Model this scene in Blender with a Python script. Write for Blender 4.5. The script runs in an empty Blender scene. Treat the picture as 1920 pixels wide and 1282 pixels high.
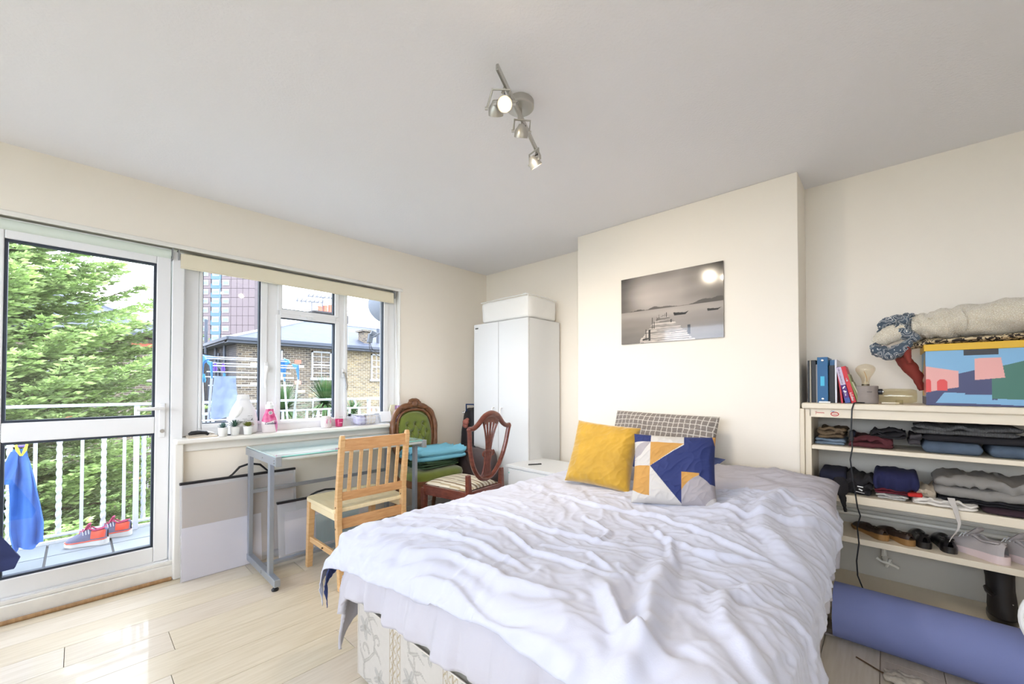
import bpy, bmesh, math, random
import numpy as np
from mathutils import Matrix, Vector, Euler
PI = math.pi
random.seed(4); RNG = np.random.default_rng(4)
sc = bpy.context.scene
col = sc.collection
# ------------------------------------------------------------------ camera
cam = bpy.data.objects.new('camera', bpy.data.cameras.new('camera')); col.objects.link(cam)
cam.location = (0, 0, 1.18)
cam.rotation_euler = (math.radians(90 + 0.9), 0, math.radians(42.9))
cam.data.sensor_width = 36; cam.data.lens = 756 / 1920 * 36
cam.data.shift_x = 0.0; cam.data.shift_y = (723.5 - 641 - 756 * math.tan(math.radians(0.9))) / 1920
cam.data.clip_start = 0.02; cam.data.clip_end = 400
sc.camera = cam
# ------------------------------------------------------------------ sky / light / exposure
def lin(c):
    c = [x / 255 for x in c[:3]]
    return tuple(x / 12.92 if x <= .04045 else ((x + .055) / 1.055) ** 2.4 for x in c) + (1,)
w = bpy.data.worlds.new('overcast_sky'); sc.world = w; w.use_nodes = True
nt = w.node_tree; bg = nt.nodes['Background']
geo = nt.nodes.new('ShaderNodeTexCoord'); ns = nt.nodes.new('ShaderNodeTexNoise'); ns.inputs['Scale'].default_value = 2.2
cr = nt.nodes.new('ShaderNodeValToRGB'); cr.color_ramp.elements[0].color = (.76, .85, 1, 1); cr.color_ramp.elements[1].color = (.87, .92, 1, 1)
cr.color_ramp.elements[0].position = .35; cr.color_ramp.elements[1].position = .65
nt.links.new(geo.outputs['Generated'], ns.inputs['Vector']); nt.links.new(ns.outputs['Fac'], cr.inputs['Fac']); nt.links.new(cr.outputs['Color'], bg.inputs['Color'])
bg.inputs['Strength'].default_value = 5.2
sc.view_settings.view_transform = 'Standard'; sc.view_settings.look = 'None'
sc.view_settings.gamma = 1; sc.view_settings.exposure = 0.86; sc.view_settings.use_curve_mapping = False
def lamp(name, kind, loc, energy, color, size=.03, rot=None, parent=None, spot=None):
    d = bpy.data.lights.new(name, kind); d.energy = energy; d.color = color
    if kind in ('POINT', 'SPOT'): d.shadow_soft_size = size
    if kind == 'SPOT': d.spot_size = spot; d.spot_blend = 1
    o = bpy.data.objects.new(name, d); col.objects.link(o); o.location = loc
    if rot: o.rotation_euler = rot
    return o
BULB_W = 24.0
BULB_C = (1, .87, .69)
# ------------------------------------------------------------------ mesh helpers
class MB:
    def __init__(s): s.v = []; s.f = []; s.n = 0
    def add(s, vs, fs):
        k = s.n; vs = [tuple(map(float, p)) for p in vs]
        s.v += vs; s.n += len(vs); s.f += [tuple(i + k for i in q) for q in fs]; return s
    def box(s, x0, y0, z0, x1, y1, z1, M=None):
        P = [(x0,y0,z0),(x1,y0,z0),(x1,y1,z0),(x0,y1,z0),(x0,y0,z1),(x1,y0,z1),(x1,y1,z1),(x0,y1,z1)]
        if M: P = [M @ Vector(p) for p in P]
        return s.add(P, [(0,3,2,1),(4,5,6,7),(0,1,5,4),(1,2,6,5),(2,3,7,6),(3,0,4,7)])
    def bar(s, p0, p1, w, h, up=(0,0,1), w1=None, h1=None):
        p0 = Vector(p0); p1 = Vector(p1); d = (p1-p0).normalized(); up = Vector(up)
        a = d.cross(up)
        if a.length < 1e-4: a = d.cross(Vector((1,0,0)))
        a.normalize(); b = a.cross(d); w1 = w if w1 is None else w1; h1 = h if h1 is None else h1
        P = []
        for p, ww, hh in ((p0,w,h),(p1,w1,h1)):
            for i, j in ((-1,-1),(1,-1),(1,1),(-1,1)): P.append(p + a*i*ww/2 + b*j*hh/2)
        return s.add(P, [(0,3,2,1),(4,5,6,7),(0,1,5,4),(1,2,6,5),(2,3,7,6),(3,0,4,7)])
    def cyl(s, p0, p1, r0, r1=None, n=16, caps=True):
        return s.tube([p0, p1], [r0, r0 if r1 is None else r1], n, caps=caps)
    def tube(s, pts, r, n=8, closed=False, caps=True, flat=1.0, upv=None):
        pts = [Vector(p) for p in pts]; m = len(pts)
        if not hasattr(r, '__len__'): r = [r]*m
        V = []; prev = None
        for i, p in enumerate(pts):
            if closed: t = pts[(i+1) % m] - pts[i-1]
            else: t = pts[min(i+1,m-1)] - pts[max(i-1,0)]
            t.normalize()
            if upv is not None: a = t.cross(Vector(upv))
            elif prev is None: a = t.cross(Vector((0,0,1)) if abs(t.z) < .9 else Vector((1,0,0)))
            else: a = prev - t*prev.dot(t)
            if a.length < 1e-6: a = t.cross(Vector((1,.1,0)))
            a.normalize(); prev = a; b = t.cross(a)
            for k in range(n):
                q = 2*PI*k/n; V.append(p + a*math.cos(q)*r[i] + b*math.sin(q)*r[i]*flat)
        F = []
        for i in range(m if closed else m-1):
            j = (i+1) % m
            for k in range(n): F.append((i*n+k, i*n+(k+1)%n, j*n+(k+1)%n, j*n+k))
        if caps and not closed: F.append(tuple(range(n))[::-1]); F.append(tuple((m-1)*n+k for k in range(n)))
        return s.add(V, F)
    def lathe(s, prof, c=(0,0,0), n=24, M=None, sx=1, sy=1, cap=True):
        V = []; F = []; m = len(prof)
        for r, z in prof:
            for k in range(n):
                q = 2*PI*k/n; p = Vector((r*math.cos(q)*sx, r*math.sin(q)*sy, z))
                V.append((M @ p if M else p) + Vector(c))
        for i in range(m-1):
            for k in range(n): F.append((i*n+k, i*n+(k+1)%n, (i+1)*n+(k+1)%n, (i+1)*n+k))
        if cap:
            if prof[0][0] > 1e-5: F.append(tuple(range(n))[::-1])
            if prof[-1][0] > 1e-5: F.append(tuple((m-1)*n+k for k in range(n)))
        return s.add(V, F)
    def prism(s, poly, lo, hi, f):   # f(a,b,h) -> point
        n = len(poly)
        V = [f(a,b,lo) for a,b in poly] + [f(a,b,hi) for a,b in poly]
        return s.add(V, [tuple(range(n))[::-1], tuple(range(n,2*n))] + [(i,(i+1)%n,n+(i+1)%n,n+i) for i in range(n)])
    def grid(s, P, cu=False, cv=False):
        P = np.asarray(P); m, n = P.shape[:2]; F = []
        for i in range(m if cu else m-1):
            for j in range(n if cv else n-1):
                F.append((i*n+j, ((i+1)%m)*n+j, ((i+1)%m)*n+(j+1)%n, i*n+(j+1)%n))
        return s.add(P.reshape(-1,3), F)
    def ball(s, c, r, nu=16, nv=10):
        if not hasattr(r,'__len__'): r = (r,r,r)
        V = []; F = []
        for i in range(nv+1):
            a = PI*i/nv
            for j in range(nu):
                b = 2*PI*j/nu; V.append((c[0]+r[0]*math.sin(a)*math.cos(b), c[1]+r[1]*math.sin(a)*math.sin(b), c[2]-r[2]*math.cos(a)))
        for i in range(nv):
            for j in range(nu): F.append((i*nu+j, i*nu+(j+1)%nu, (i+1)*nu+(j+1)%nu, (i+1)*nu+j))
        return s.add(V, F)
    def xf(s, M): s.v = [tuple(M @ Vector(p)) for p in s.v]; return s
MW = {}
def _mesh(name, mb, mat, recalc=True, smooth=35, inv=None):
    me = bpy.data.meshes.new(name)
    v = mb.v if inv is None else [tuple(inv @ Vector(p)) for p in mb.v]
    me.from_pydata(v, [], mb.f)
    if recalc and len(mb.f) < 60000:
        b = bmesh.new(); b.from_mesh(me)
        bmesh.ops.remove_doubles(b, verts=b.verts, dist=1e-6)
        bmesh.ops.recalc_face_normals(b, faces=b.faces); b.to_mesh(me); b.free()
    if smooth:
        me.polygons.foreach_set('use_smooth', [True]*len(me.polygons))
        me.set_sharp_from_angle(angle=math.radians(smooth))
    if mat: me.materials.append(mat)
    me.update(); return me
def _bev(o, bev, seg=2):
    if bev:
        m = o.modifiers.new('bevel', 'BEVEL'); m.width = bev; m.segments = seg; m.limit_method = 'ANGLE'; m.angle_limit = math.radians(40); m.harden_normals = True
def thing(name, label, cat, loc=(0,0,0), rot=(0,0,0), group=None):
    o = bpy.data.objects.new(name, None); col.objects.link(o); o.empty_display_size = .05
    o.location = loc; o.rotation_euler = rot; o['label'] = label; o['category'] = cat
    if group: o['group'] = group
    MW[o] = Matrix.Translation(loc) @ Euler(rot).to_matrix().to_4x4(); return o
def part(name, mb, mat, parent, bev=0, smooth=35, label=None, local=False, kind=None, recalc=True):
    o = bpy.data.objects.new(name, _mesh(name, mb, mat, recalc, smooth, None if local else MW[parent].inverted()))
    col.objects.link(o); o.parent = parent; MW[o] = MW[parent]; _bev(o, bev)
    if label: o['label'] = label
    if kind: o['kind'] = kind
    return o
def solo(name, mb, mat, label=None, cat=None, group=None, bev=0, smooth=35, kind=None, recalc=True, org=None):
    a = np.array(mb.v); lo = a.min(0); hi = a.max(0)
    L = Vector(org if org else ((lo[0]+hi[0])/2, (lo[1]+hi[1])/2, lo[2]))
    T = Matrix.Translation(L)
    o = bpy.data.objects.new(name, _mesh(name, mb, mat, recalc, smooth, T.inverted())); o.location = L
    col.objects.link(o); MW[o] = T; _bev(o, bev)
    if label: o['label'] = label
    if cat: o['category'] = cat
    if group: o['group'] = group
    if kind: o['kind'] = kind
    return o
def struct(name, mb, mat, bev=0, smooth=35):
    return solo(name, mb, mat, kind='structure', bev=bev, smooth=smooth, org=(0,0,0))
def B(*a): return MB().box(*a)
# ------------------------------------------------------------------ materials
def mat(name, c, rough=.55, metal=0, bump=None, var=None, trans=0, emit=None, coat=0, sheen=0, c2=None, vscale=None, ior=1.45, alpha=None):
    m = bpy.data.materials.new(name); m.use_nodes = True; N = m.node_tree.nodes; L = m.node_tree.links; p = N['Principled BSDF']
    p.inputs['Base Color'].default_value = lin(c); p.inputs['Roughness'].default_value = rough; p.inputs['Metallic'].default_value = metal
    p.inputs['Coat Weight'].default_value = coat; p.inputs['Sheen Weight'].default_value = sheen; p.inputs['IOR'].default_value = ior
    if trans: p.inputs['Transmission Weight'].default_value = trans
    if alpha is not None: p.inputs['Alpha'].default_value = alpha
    if emit: p.inputs['Emission Color'].default_value = lin(emit[0]); p.inputs['Emission Strength'].default_value = emit[1]
    if var or bump: tc = N.new('ShaderNodeTexCoord')
    if var:     # var=(scale, amount) or colour c2 mixed by noise
        n = N.new('ShaderNodeTexNoise'); n.inputs['Scale'].default_value = var[0]; n.inputs['Detail'].default_value = 4
        src = tc.outputs['Object']
        if vscale:
            mp = N.new('ShaderNodeMapping'); mp.inputs['Scale'].default_value = vscale; L.new(src, mp.inputs['Vector']); src = mp.outputs['Vector']
        L.new(src, n.inputs['Vector']); r = N.new('ShaderNodeValToRGB')
        r.color_ramp.elements[0].position = .3; r.color_ramp.elements[1].position = .7
        a = var[1]; base = lin(c)
        r.color_ramp.elements[0].color = tuple(x*(1-a) for x in base[:3])+(1,) if c2 is None else lin(c2)
        r.color_ramp.elements[1].color = tuple(min(1,x*(1+a)) for x in base[:3])+(1,) if c2 is None else base
        L.new(n.outputs['Fac'], r.inputs['Fac']); L.new(r.outputs['Color'], p.inputs['Base Color'])
    if bump:
        n = N.new('ShaderNodeTexNoise'); n.inputs['Scale'].default_value = bump[0]; n.inputs['Detail'].default_value = 3
        b = N.new('ShaderNodeBump'); b.inputs['Strength'].default_value = bump[1]; b.inputs['Distance'].default_value = bump[2] if len(bump) > 2 else .002
        L.new(tc.outputs['Object'], n.inputs['Vector']); L.new(n.outputs['Fac'], b.inputs['Height']); L.new(b.outputs['Normal'], p.inputs['Normal'])
    return m
def nodes(m): return m.node_tree.nodes, m.node_tree.links, m.node_tree.nodes['Principled BSDF']
def painted(name, rough=.6, coat=0, bump=None):
    m = mat(name, (200,200,200), rough, coat=coat, bump=bump); N, L, p = nodes(m)
    a = N.new('ShaderNodeVertexColor'); a.layer_name = 'Col'; L.new(a.outputs['Color'], p.inputs['Base Color']); return m
def setcol(o, rgb):       # rgb (n,3) in 0..255, in vertex order
    rgb = np.clip(np.asarray(rgb, float)/255, 0, 1); l = np.where(rgb <= .04045, rgb/12.92, ((rgb+.055)/1.055)**2.4)
    at = o.data.color_attributes.new('Col', 'FLOAT_COLOR', 'POINT')
    at.data.foreach_set('color', np.concatenate([l, np.ones((len(l),1))], 1).astype(np.float32).ravel())
def clear_glass(name, tint=(255,255,255), gloss=.06):
    m = bpy.data.materials.new(name); m.use_nodes = True; N = m.node_tree.nodes; L = m.node_tree.links; N.clear()
    o = N.new('ShaderNodeOutputMaterial'); t = N.new('ShaderNodeBsdfTransparent'); g = N.new('ShaderNodeBsdfGlossy'); x = N.new('ShaderNodeMixShader')
    f = N.new('ShaderNodeLayerWeight'); f.inputs['Blend'].default_value = .5; pw = N.new('ShaderNodeMath'); pw.operation = 'POWER'; pw.inputs[1].default_value = 4; ml = N.new('ShaderNodeMath'); ml.operation = 'MULTIPLY_ADD'; ml.inputs[1].default_value = .35; ml.inputs[2].default_value = .04 if gloss < .15 else .07
    L.new(f.outputs['Facing'],pw.inputs[0]); L.new(pw.outputs[0],ml.inputs[0])
    t.inputs['Color'].default_value = lin(tint); g.inputs['Roughness'].default_value = .02
    L.new(ml.outputs[0], x.inputs['Fac'])
    L.new(t.outputs[0], x.inputs[1]); L.new(g.outputs[0], x.inputs[2]); L.new(x.outputs[0], o.inputs['Surface']); return m
def film(name, c, alpha, rough=.25, bump=None):   # translucent plastic sheet
    return mat(name, c, rough, alpha=alpha, bump=bump)
# numpy value noise
def vnoise(x, y, seed=0):
    xi = np.floor(x).astype(int); yi = np.floor(y).astype(int); fx = x-xi; fy = y-yi
    fx = fx*fx*fx*(fx*(fx*6-15)+10); fy = fy*fy*fy*(fy*(fy*6-15)+10)
    def h(a, b, k):
        n = (a*374761393 + b*668265263 + (seed*7+k)*2246822519) & 0xffffffff
        n = ((n ^ (n >> 13))*1274126177) & 0xffffffff; return ((n ^ (n >> 16)) & 0xffff)/65535*2*PI
    def g(a, b, dx, dy): t = h(a, b, 1); return np.cos(t)*dx + np.sin(t)*dy
    a = g(xi,yi,x-xi,y-yi); b = g(xi+1,yi,x-xi-1,y-yi); c = g(xi,yi+1,x-xi,y-yi-1); d = g(xi+1,yi+1,x-xi-1,y-yi-1)
    return ((a*(1-fx)+b*fx)*(1-fy) + (c*(1-fx)+d*fx)*fy)*1.4
def fbm(x, y, o=4, seed=0):
    s = 0; a = 1; 
    for i in range(o): s = s + a*vnoise(x*2**i, y*2**i, seed+i); a *= .5
    return s
def ridge(x, y, seed=0, k=2.): return (1-np.clip(np.abs(vnoise(x, y, seed))*k, 0, 1))
def inpoly(u, v, pts):
    c = np.zeros(u.shape, bool); n = len(pts)
    for i in range(n):
        (x0,y0),(x1,y1) = pts[i], pts[(i+1)%n]
        if y0 == y1: continue
        c ^= ((y0 > v) != (y1 > v)) & (u < (x1-x0)*(v-y0)/(y1-y0)+x0)
    return c
def dseg(u, v, pts):
    d = np.full(u.shape, 1e9)
    for (x0,y0),(x1,y1) in zip(pts[:-1], pts[1:]):
        l = (x1-x0)**2+(y1-y0)**2+1e-12; t = np.clip(((u-x0)*(x1-x0)+(v-y0)*(y1-y0))/l, 0, 1)
        d = np.minimum(d, np.hypot(u-x0-t*(x1-x0), v-y0-t*(y1-y0)))
    return d
def dpseg(u, v, pts):   # distance to polyline plus the position 0..1 of the nearest place along it
    d = np.full(u.shape, 1e9); w_ = np.zeros(u.shape); n = len(pts)-1
    for i,((x0,y0),(x1,y1)) in enumerate(zip(pts[:-1], pts[1:])):
        l = (x1-x0)**2+(y1-y0)**2+1e-12; t = np.clip(((u-x0)*(x1-x0)+(v-y0)*(y1-y0))/l, 0, 1)
        q = np.hypot(u-x0-t*(x1-x0), v-y0-t*(y1-y0)); k = q < d; d = np.where(k, q, d); w_ = np.where(k, (i+t)/n, w_)
    return d, w_
def sheet(o, u, w_, nu, nv, fn, off=None):   # painted flat panel: corner o, edge vectors u (right) and w_ (up); fn(U,V)->rgb
    U, V = np.meshgrid(np.linspace(0,1,nu), np.linspace(0,1,nv), indexing='ij')
    o = np.array(o); P = o + U[...,None]*np.array(u) + V[...,None]*np.array(w_)
    return MB().grid(P), np.asarray(fn(U, V)).reshape(-1,3)
def text(name, s, size, M, m, parent, shear=0, ext=.0003, bold=0, label=None, top=None, align='CENTER'):
    c = bpy.data.curves.new(name, 'FONT'); c.body = s; c.size = size; c.shear = shear; c.extrude = ext; c.offset = bold; c.align_x = align; c.align_y = 'CENTER'; c.resolution_u = 2
    t = bpy.data.objects.new(name, c); col.objects.link(t); dg = bpy.context.evaluated_depsgraph_get()
    me = bpy.data.meshes.new_from_object(t.evaluated_get(dg)); bpy.data.objects.remove(t); bpy.data.curves.remove(c)
    me.name = name; me.transform(MW[parent].inverted() @ M); me.materials.clear(); me.materials.append(m)
    o = bpy.data.objects.new(name, me); col.objects.link(o); o.parent = parent; MW[o] = MW[parent]
    if label: o['label'] = label
    return o
def scribble(name, M, w_, h_, m, parent, seed=1, label=None):
    """lettering too blurred to read: a row of small letter-sized strokes"""
    rs = random.Random(seed); mb = MB(); x = -w_/2
    while x < w_/2-h_*.3:
        k = rs.choice((0,1,2)); a = h_*rs.uniform(.35,.5); t = h_*.16; lo = -h_/2; hi = h_*rs.choice((.15,.2,.5))
        mb.box(x,lo,0,x+t,hi,.0004)
        if k: mb.box(x+a-t,lo,0,x+a,h_*.15,.0004)
        if k != 1: mb.box(x,lo,0,x+a,lo+t,.0004)
        else: mb.box(x,h_*.15-t,0,x+a,h_*.15,.0004)
        x += a+h_*rs.choice((.12,.12,.35))
    return part(name, mb.xf(M), m, parent, smooth=0, label=label)
def frame_m(o, ex, ey):  # matrix with origin o, local x = ex, local y = ey
    ex = Vector(ex).normalized(); ey = Vector(ey); ey = (ey - ex*ey.dot(ex)).normalized(); ez = ex.cross(ey)
    M = Matrix.Identity(4)
    for i in range(3): M[i][0] = ex[i]; M[i][1] = ey[i]; M[i][2] = ez[i]; M[i][3] = o[i]
    return M
# common materials
WALL = mat('wall_paint', (246,239,227), .75, bump=(220,.10,.001))
CEIL = mat('ceiling_paint', (241,240,243), .8, bump=(95,.35,.004))
GLOSSW = mat('white_gloss_paint', (240,238,232), .3, bump=(60,.04))
PVC = mat('white_upvc', (240,241,243), .28)
SHELFW = mat('shelf_paint', (232,220,198), .4, bump=(30,.06))
BLACK = mat('black_plastic', (30,31,36), .4)
GASK = mat('rubber_gasket', (50,58,72), .5)
CHROME = mat('chrome', (200,200,200), .15, 1)
ALU = mat('silver_powder_coat', (168,176,188), .35, .75)
WHITEP = mat('white_plastic', (240,240,240), .35)
PAPER = mat('paper', (240,240,240), .7)
GLASS = clear_glass('window_glass')
WX, BY, RY, CH = -3.23, 2.77, 3.06, 2.40
# ================================================================== ROOM SHELL
XR, YB = 1.55, -1.9
# floor: sub-floor plus real planks
fl = struct('floor', B(WX-.02, YB, -.05, XR, RY+.02, -.012), mat('subfloor', (120,95,70), .8))
def wood(name, c, c2, vs=(18,1.2,1), rough=.33, coat=.25, s=4, bump=(40,.05)):
    return mat(name, c, rough, var=(s,.1), c2=c2, vscale=vs, bump=bump, coat=coat)
PLANKM = [wood('oak_laminate_pale', (216,206,190), (204,192,172)), wood('oak_laminate_mid', (210,198,180), (198,184,164)), wood('oak_laminate_warm', (214,202,180), (200,186,160))]
x = -1.77 + .193*18; k = 0; PM = {}
while x > WX:
    x0 = max(x-.193, WX+.001); x1 = min(x, XR)
    if x1 > x0+.01:
        y = YB - random.random()*1.2
        while y < RY:
            y0 = max(y, YB); y1 = min(y+1.28, RY)
            if y1-y0 > .05:
                wdt, ln = round(x1-x0,3), round(y1-y0,3); key = (wdt, ln); mi = random.randrange(3)
                if (key, mi) not in PM:
                    g = .0009; PM[key, mi] = _mesh('plank', B(g,g,-.012,wdt-g,ln-g,0), PLANKM[mi], smooth=0)
                o = bpy.data.objects.new('plank', PM[key, mi]); col.objects.link(o); o.parent = fl; o.location = (x0, y0, 0); _bev(o, .0007, 1)
            y += 1.28
    x -= .193
struct('ceiling', B(WX-.3, YB-.1, CH, XR+.1, RY+.1, CH+.1), CEIL)
struct('wall_back', B(WX-.3, RY, -.05, XR+.1, RY+.12, CH), WALL)
struct('wall_chimney_breast', B(-1.84, BY, 0, -.36, RY, CH), WALL, bev=.004)
struct('wall_right', B(XR, YB-.1, -.05, XR+.1, RY, CH), WALL)
struct('wall_rear', MB().box(WX-.3,YB-.1,-.05,XR,YB,.95).box(WX-.3,YB-.1,2.3,XR,YB,CH).box(WX-.3,YB-.1,.95,-3.1,YB,2.3).box(1.47,YB-.1,.95,XR,YB,2.3), WALL)  # opening left for the added window
# added window, unseen behind the camera, put in to brighten the room
m = MB().box(-3.1,YB-.08,.95,1.47,YB-.02,1.01).box(-3.1,YB-.08,2.24,1.47,YB-.02,2.3)
for x in (-3.1,-1.98,-.85,.28,1.41): m.box(x,YB-.08,1.01,x+.06,YB-.02,2.24)
w2 = struct('added_window', m, PVC, bev=.004)
# window wall with an opening: door y -.46...42 (z 0..2.04), window y .42..1.98 (z .83..2.04)
OY0, OY1, OYM, OZ = -.46, 1.985, .42, 2.045
m = MB()
m.box(WX-.26, YB, -.05, WX, OY0, CH); m.box(WX-.26, OY1, -.05, WX, RY, CH)
m.box(WX-.26, OY0, OZ, WX, OY1, CH); m.box(WX-.26, OYM, -.05, WX, OY1, .82); m.box(WX-.26, OY0, -.05, WX-.0, OYM, .0)
struct('wall_window', m, WALL)
# plaster lip of the beam above the blinds
struct('trim_1', B(WX-.002, OY0-.1, 2.035, WX+.012, OY1+.02, 2.062), GLOSSW, bev=.005)
struct('trim_2', B(WX-.26, OY1-.012, .85, WX+.006, OY1+.002, 2.04), GLOSSW, bev=.003)
for x in (-3.05,-1.93,-.80,.33): part('window_pane', MB().box(x,YB-.052,1.0,x+1.09,YB-.048,2.25), GLASS, w2, smooth=0)  # panes of the added rear window
# baseboards
struct('baseboard_window', B(WX, .44, .0, WX+.016, RY, .085), GLOSSW, bev=.004)
struct('baseboard_back', B(WX, RY-.016, 0, -1.84, RY, .085), GLOSSW, bev=.004)
struct('baseboard_breast', B(-1.84, BY-.016, 0, -.36, BY, .085), GLOSSW, bev=.004)
bead = wood('beading_wood', (176,140,98), (150,114,76), (2,18,2))
struct('trim_3', MB().tube([(WX+.026,-1.9,0.009),(WX+.026,.40,0.009)], .012, 8), bead)
struct('trim_4', MB().tube([(WX+.03,.46,0.009),(WX+.03,RY-.05,0.009)], .012, 8), bead)
# door threshold: painted kerb below the door
DX = WX-.03
m = MB().box(WX-.22, OY0, 0.0, WX+.012, .415, .085); m.box(WX-.2, OY0, .085, WX-.004, .415, .105)
struct('trim_5', m, mat('scuffed_white_paint', (236,233,226), .4, var=(9,.08), bump=(12,.3)), bev=.004)
# corner post between door and the wall under the window, with pipe boxing
struct('trim_6', MB().box(WX, .405, 0, WX+.045, .45, .83), GLOSSW, bev=.008)
# window board (sill)
struct('trim_7', B(WX-.13, .405, .822, WX+.085, OY1-.012, .853), GLOSSW, bev=.012)
struct('trim_8', B(WX, .45, .77, WX+.02, OY1-.0, .822), GLOSSW, bev=.004)
# ------------------------------------------------------------------ door
dr = solo('door_1', MB().add([],[]).box(DX-.055, -.345,.115, DX, -.262,1.985).box(DX-.055,.32,.115,DX,.388,1.985).box(DX-.055,-.262,1.93,DX,.32,1.985).box(DX-.055,-.262,.115,DX,.32,.205).box(DX-.055,-.262,.893,DX,.32,.992), PVC, kind='structure', bev=.006, org=(0,0,0))
for z0, z1 in ((.205,.893),(.992,1.93)):
    b = MB(); y0, y1 = -.262, .32
    for q in ((y0,z0,y0+.012,z1),(y1-.012,z0,y1,z1),(y0+.012,z0,y1-.012,z0+.012),(y0+.012,z1-.012,y1-.012,z1)): b.box(DX-.04,q[0],q[1],DX-.008,q[2],q[3])
    part('glazing_gasket', b, GASK, dr)
    part('door_glass', B(DX-.028, y0+.004, z0+.004, DX-.022, y1-.004, z1-.004), GLASS, dr, smooth=0)
h = part('door_handle', MB().box(DX, .338,.865, DX+.008,.368,1.075), PVC, dr, bev=.004)
part('handle_lever', MB().tube([(DX,.353,1.045),(DX+.045,.353,1.045),(DX+.05,.33,1.045),(DX+.05,.235,1.04)], [.011,.011,.01,.009], 10), WHITEP, h)
part('keyhole', MB().cyl((DX+.008,.353,.905),(DX+.014,.353,.905),.011,n=16), CHROME, h)
# door frame
m = MB().box(WX-.12,OY0,.10,WX-.02,-.35,2.02).box(WX-.12,.392,.10,WX-.02,.452,2.02).box(WX-.12,-.35,1.988,WX-.02,.392,2.03).box(WX-.12,-.35,.086,WX-.02,.392,.112)
struct('trim_9', m, PVC, bev=.005)
# ------------------------------------------------------------------ window frame
FX = -3.30
zb, zt = .853, 2.035
wi = solo('window_1', MB().box(FX-.07,.452,zb,FX,.535,zt).box(FX-.07,.535,zb,FX,1.868,.925).box(FX-.07,.905,.925,FX,1.012,zt).box(FX-.07,1.43,.925,FX,1.515,zt).box(FX-.07,1.868,zb,FX,OY1-.012,zt).box(FX-.07,.535,1.985,FX,1.868,zt), PVC, kind='structure', bev=.006, org=(0,0,0))
part('sash_frame', MB().box(FX-.01,.535,.905,FX+.012,.552,2.0).box(FX-.01,.89,.905,FX+.012,.93,2.0).box(FX-.01,.552,.905,FX+.012,.89,.93), PVC, wi, bev=.003)
part('sash_frame', MB().box(FX-.01,.99,.905,FX+.012,1.02,1.71).box(FX-.01,1.425,.905,FX+.012,1.46,1.71).box(FX-.01,1.02,.905,FX+.012,1.425,.918).box(FX-.01,1.02,1.69,FX+.012,1.425,1.72), PVC, wi, bev=.003)
part('transom', MB().box(FX-.06,1.012,1.69,FX+.008,1.43,1.755), PVC, wi, bev=.005)
part('sash_frame', MB().box(FX-.01,1.0,1.74,FX+.012,1.028,2.0).box(FX-.01,1.42,1.74,FX+.012,1.452,2.0), PVC, wi, bev=.003)
part('sash_frame', MB().box(FX-.01,1.50,.905,FX+.012,1.522,2.0).box(FX-.01,1.86,.905,FX+.012,1.90,2.0).box(FX-.01,1.522,.905,FX+.012,1.86,.93), PVC, wi, bev=.003)
for (y0,y1,z0,z1) in ((.552,.89,.93,1.985),(1.02,1.425,.918,1.69),(1.028,1.42,1.755,1.985),(1.522,1.86,.93,1.985)):
    b = MB()
    for q in ((y0,z0,y0+.006,z1),(y1-.01,z0,y1,z1),(y0+.006,z0,y1-.01,z0+.006),(y0+.006,z1-.006,y1-.01,z1)): b.box(FX-.035,q[0],q[1],FX-.004,q[2],q[3])
    part('glazing_gasket', b, GASK, wi)
    part('window_pane', B(FX-.028,y0+.002,z0+.002,FX-.022,y1-.002,z1-.002), GLASS, wi, smooth=0)
def whandle(y, z, s):
    h = part('window_handle', MB().box(FX+.012,y-.012,z-.02,FX+.022,y+.012,z+.05), WHITEP, wi, bev=.004)
    part('handle_lever', MB().tube([(FX+.02,y,z+.02),(FX+.045,y,z+.015),(FX+.05,y-.01*s,z-.03),(FX+.052,y-.016*s,z-.09),(FX+.05,y-.012*s,z-.13)],[.009,.009,.009,.008,.008],8), WHITEP if s > 0 else CHROME, h)
whandle(.925, 1.30, 1); whandle(1.487, 1.27, -1)
h = part('window_handle', MB().box(FX+.012,1.20,1.70,FX+.024,1.27,1.715), WHITEP, wi, bev=.003)
part('handle_lever', MB().tube([(FX+.02,1.235,1.71),(FX+.045,1.235,1.713),(FX+.05,1.19,1.712),(FX+.05,1.14,1.71)],.007,8), WHITEP, h)
# ------------------------------------------------------------------ roller blinds
BL = mat('blind_fabric', (236,228,204), .85, bump=(150,.1)); BLT = mat('blind_tube', (222,232,222), .6)
t = thing('roller_blind', 'cream roller blind rolled up above the balcony door', 'blind', (WX-.03,-.02,2.0))
part('roller_tube', MB().cyl((WX-.035,-.44,2.0),(WX-.035,.385,2.0),.028,n=24), BLT, t, label='pale rolled fabric tube')
part('blind_fabric', B(WX-.066,-.43,1.925,WX-.062,.375,2.0), BL, t)
part('bottom_bar', MB().tube([(WX-.064,-.43,1.927),(WX-.064,.375,1.927)],.008,8), BL, t)
part('bracket', B(WX-.07,.388,1.965,WX-.0,.394,2.034), mat('grey_plastic',(150,152,154),.5), t)
part('bracket', B(WX-.07,-.45,1.965,WX-.0,-.444,2.034), bpy.data.materials['grey_plastic'], t)
t = thing('roller_blind', 'cream roller blind pulled a little down over the three-part window', 'blind', (WX-.03,1.2,2.0))
part('roller_tube', MB().cyl((WX-.04,.43,2.003),(WX-.04,1.93,2.003),.022,n=24), BL, t)
part('blind_fabric', B(WX-.014,.43,1.925,WX-.011,1.925,2.012), BL, t)
part('bottom_bar', MB().tube([(WX-.0125,.43,1.925),(WX-.0125,1.925,1.925)],.005,8), BL, t)
part('bracket', B(WX-.075,1.935,1.97,WX-.005,1.941,2.034), bpy.data.materials['grey_plastic'], t)
part('bracket', B(WX-.075,.418,1.97,WX-.005,.424,2.034), bpy.data.materials['grey_plastic'], t)
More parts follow.
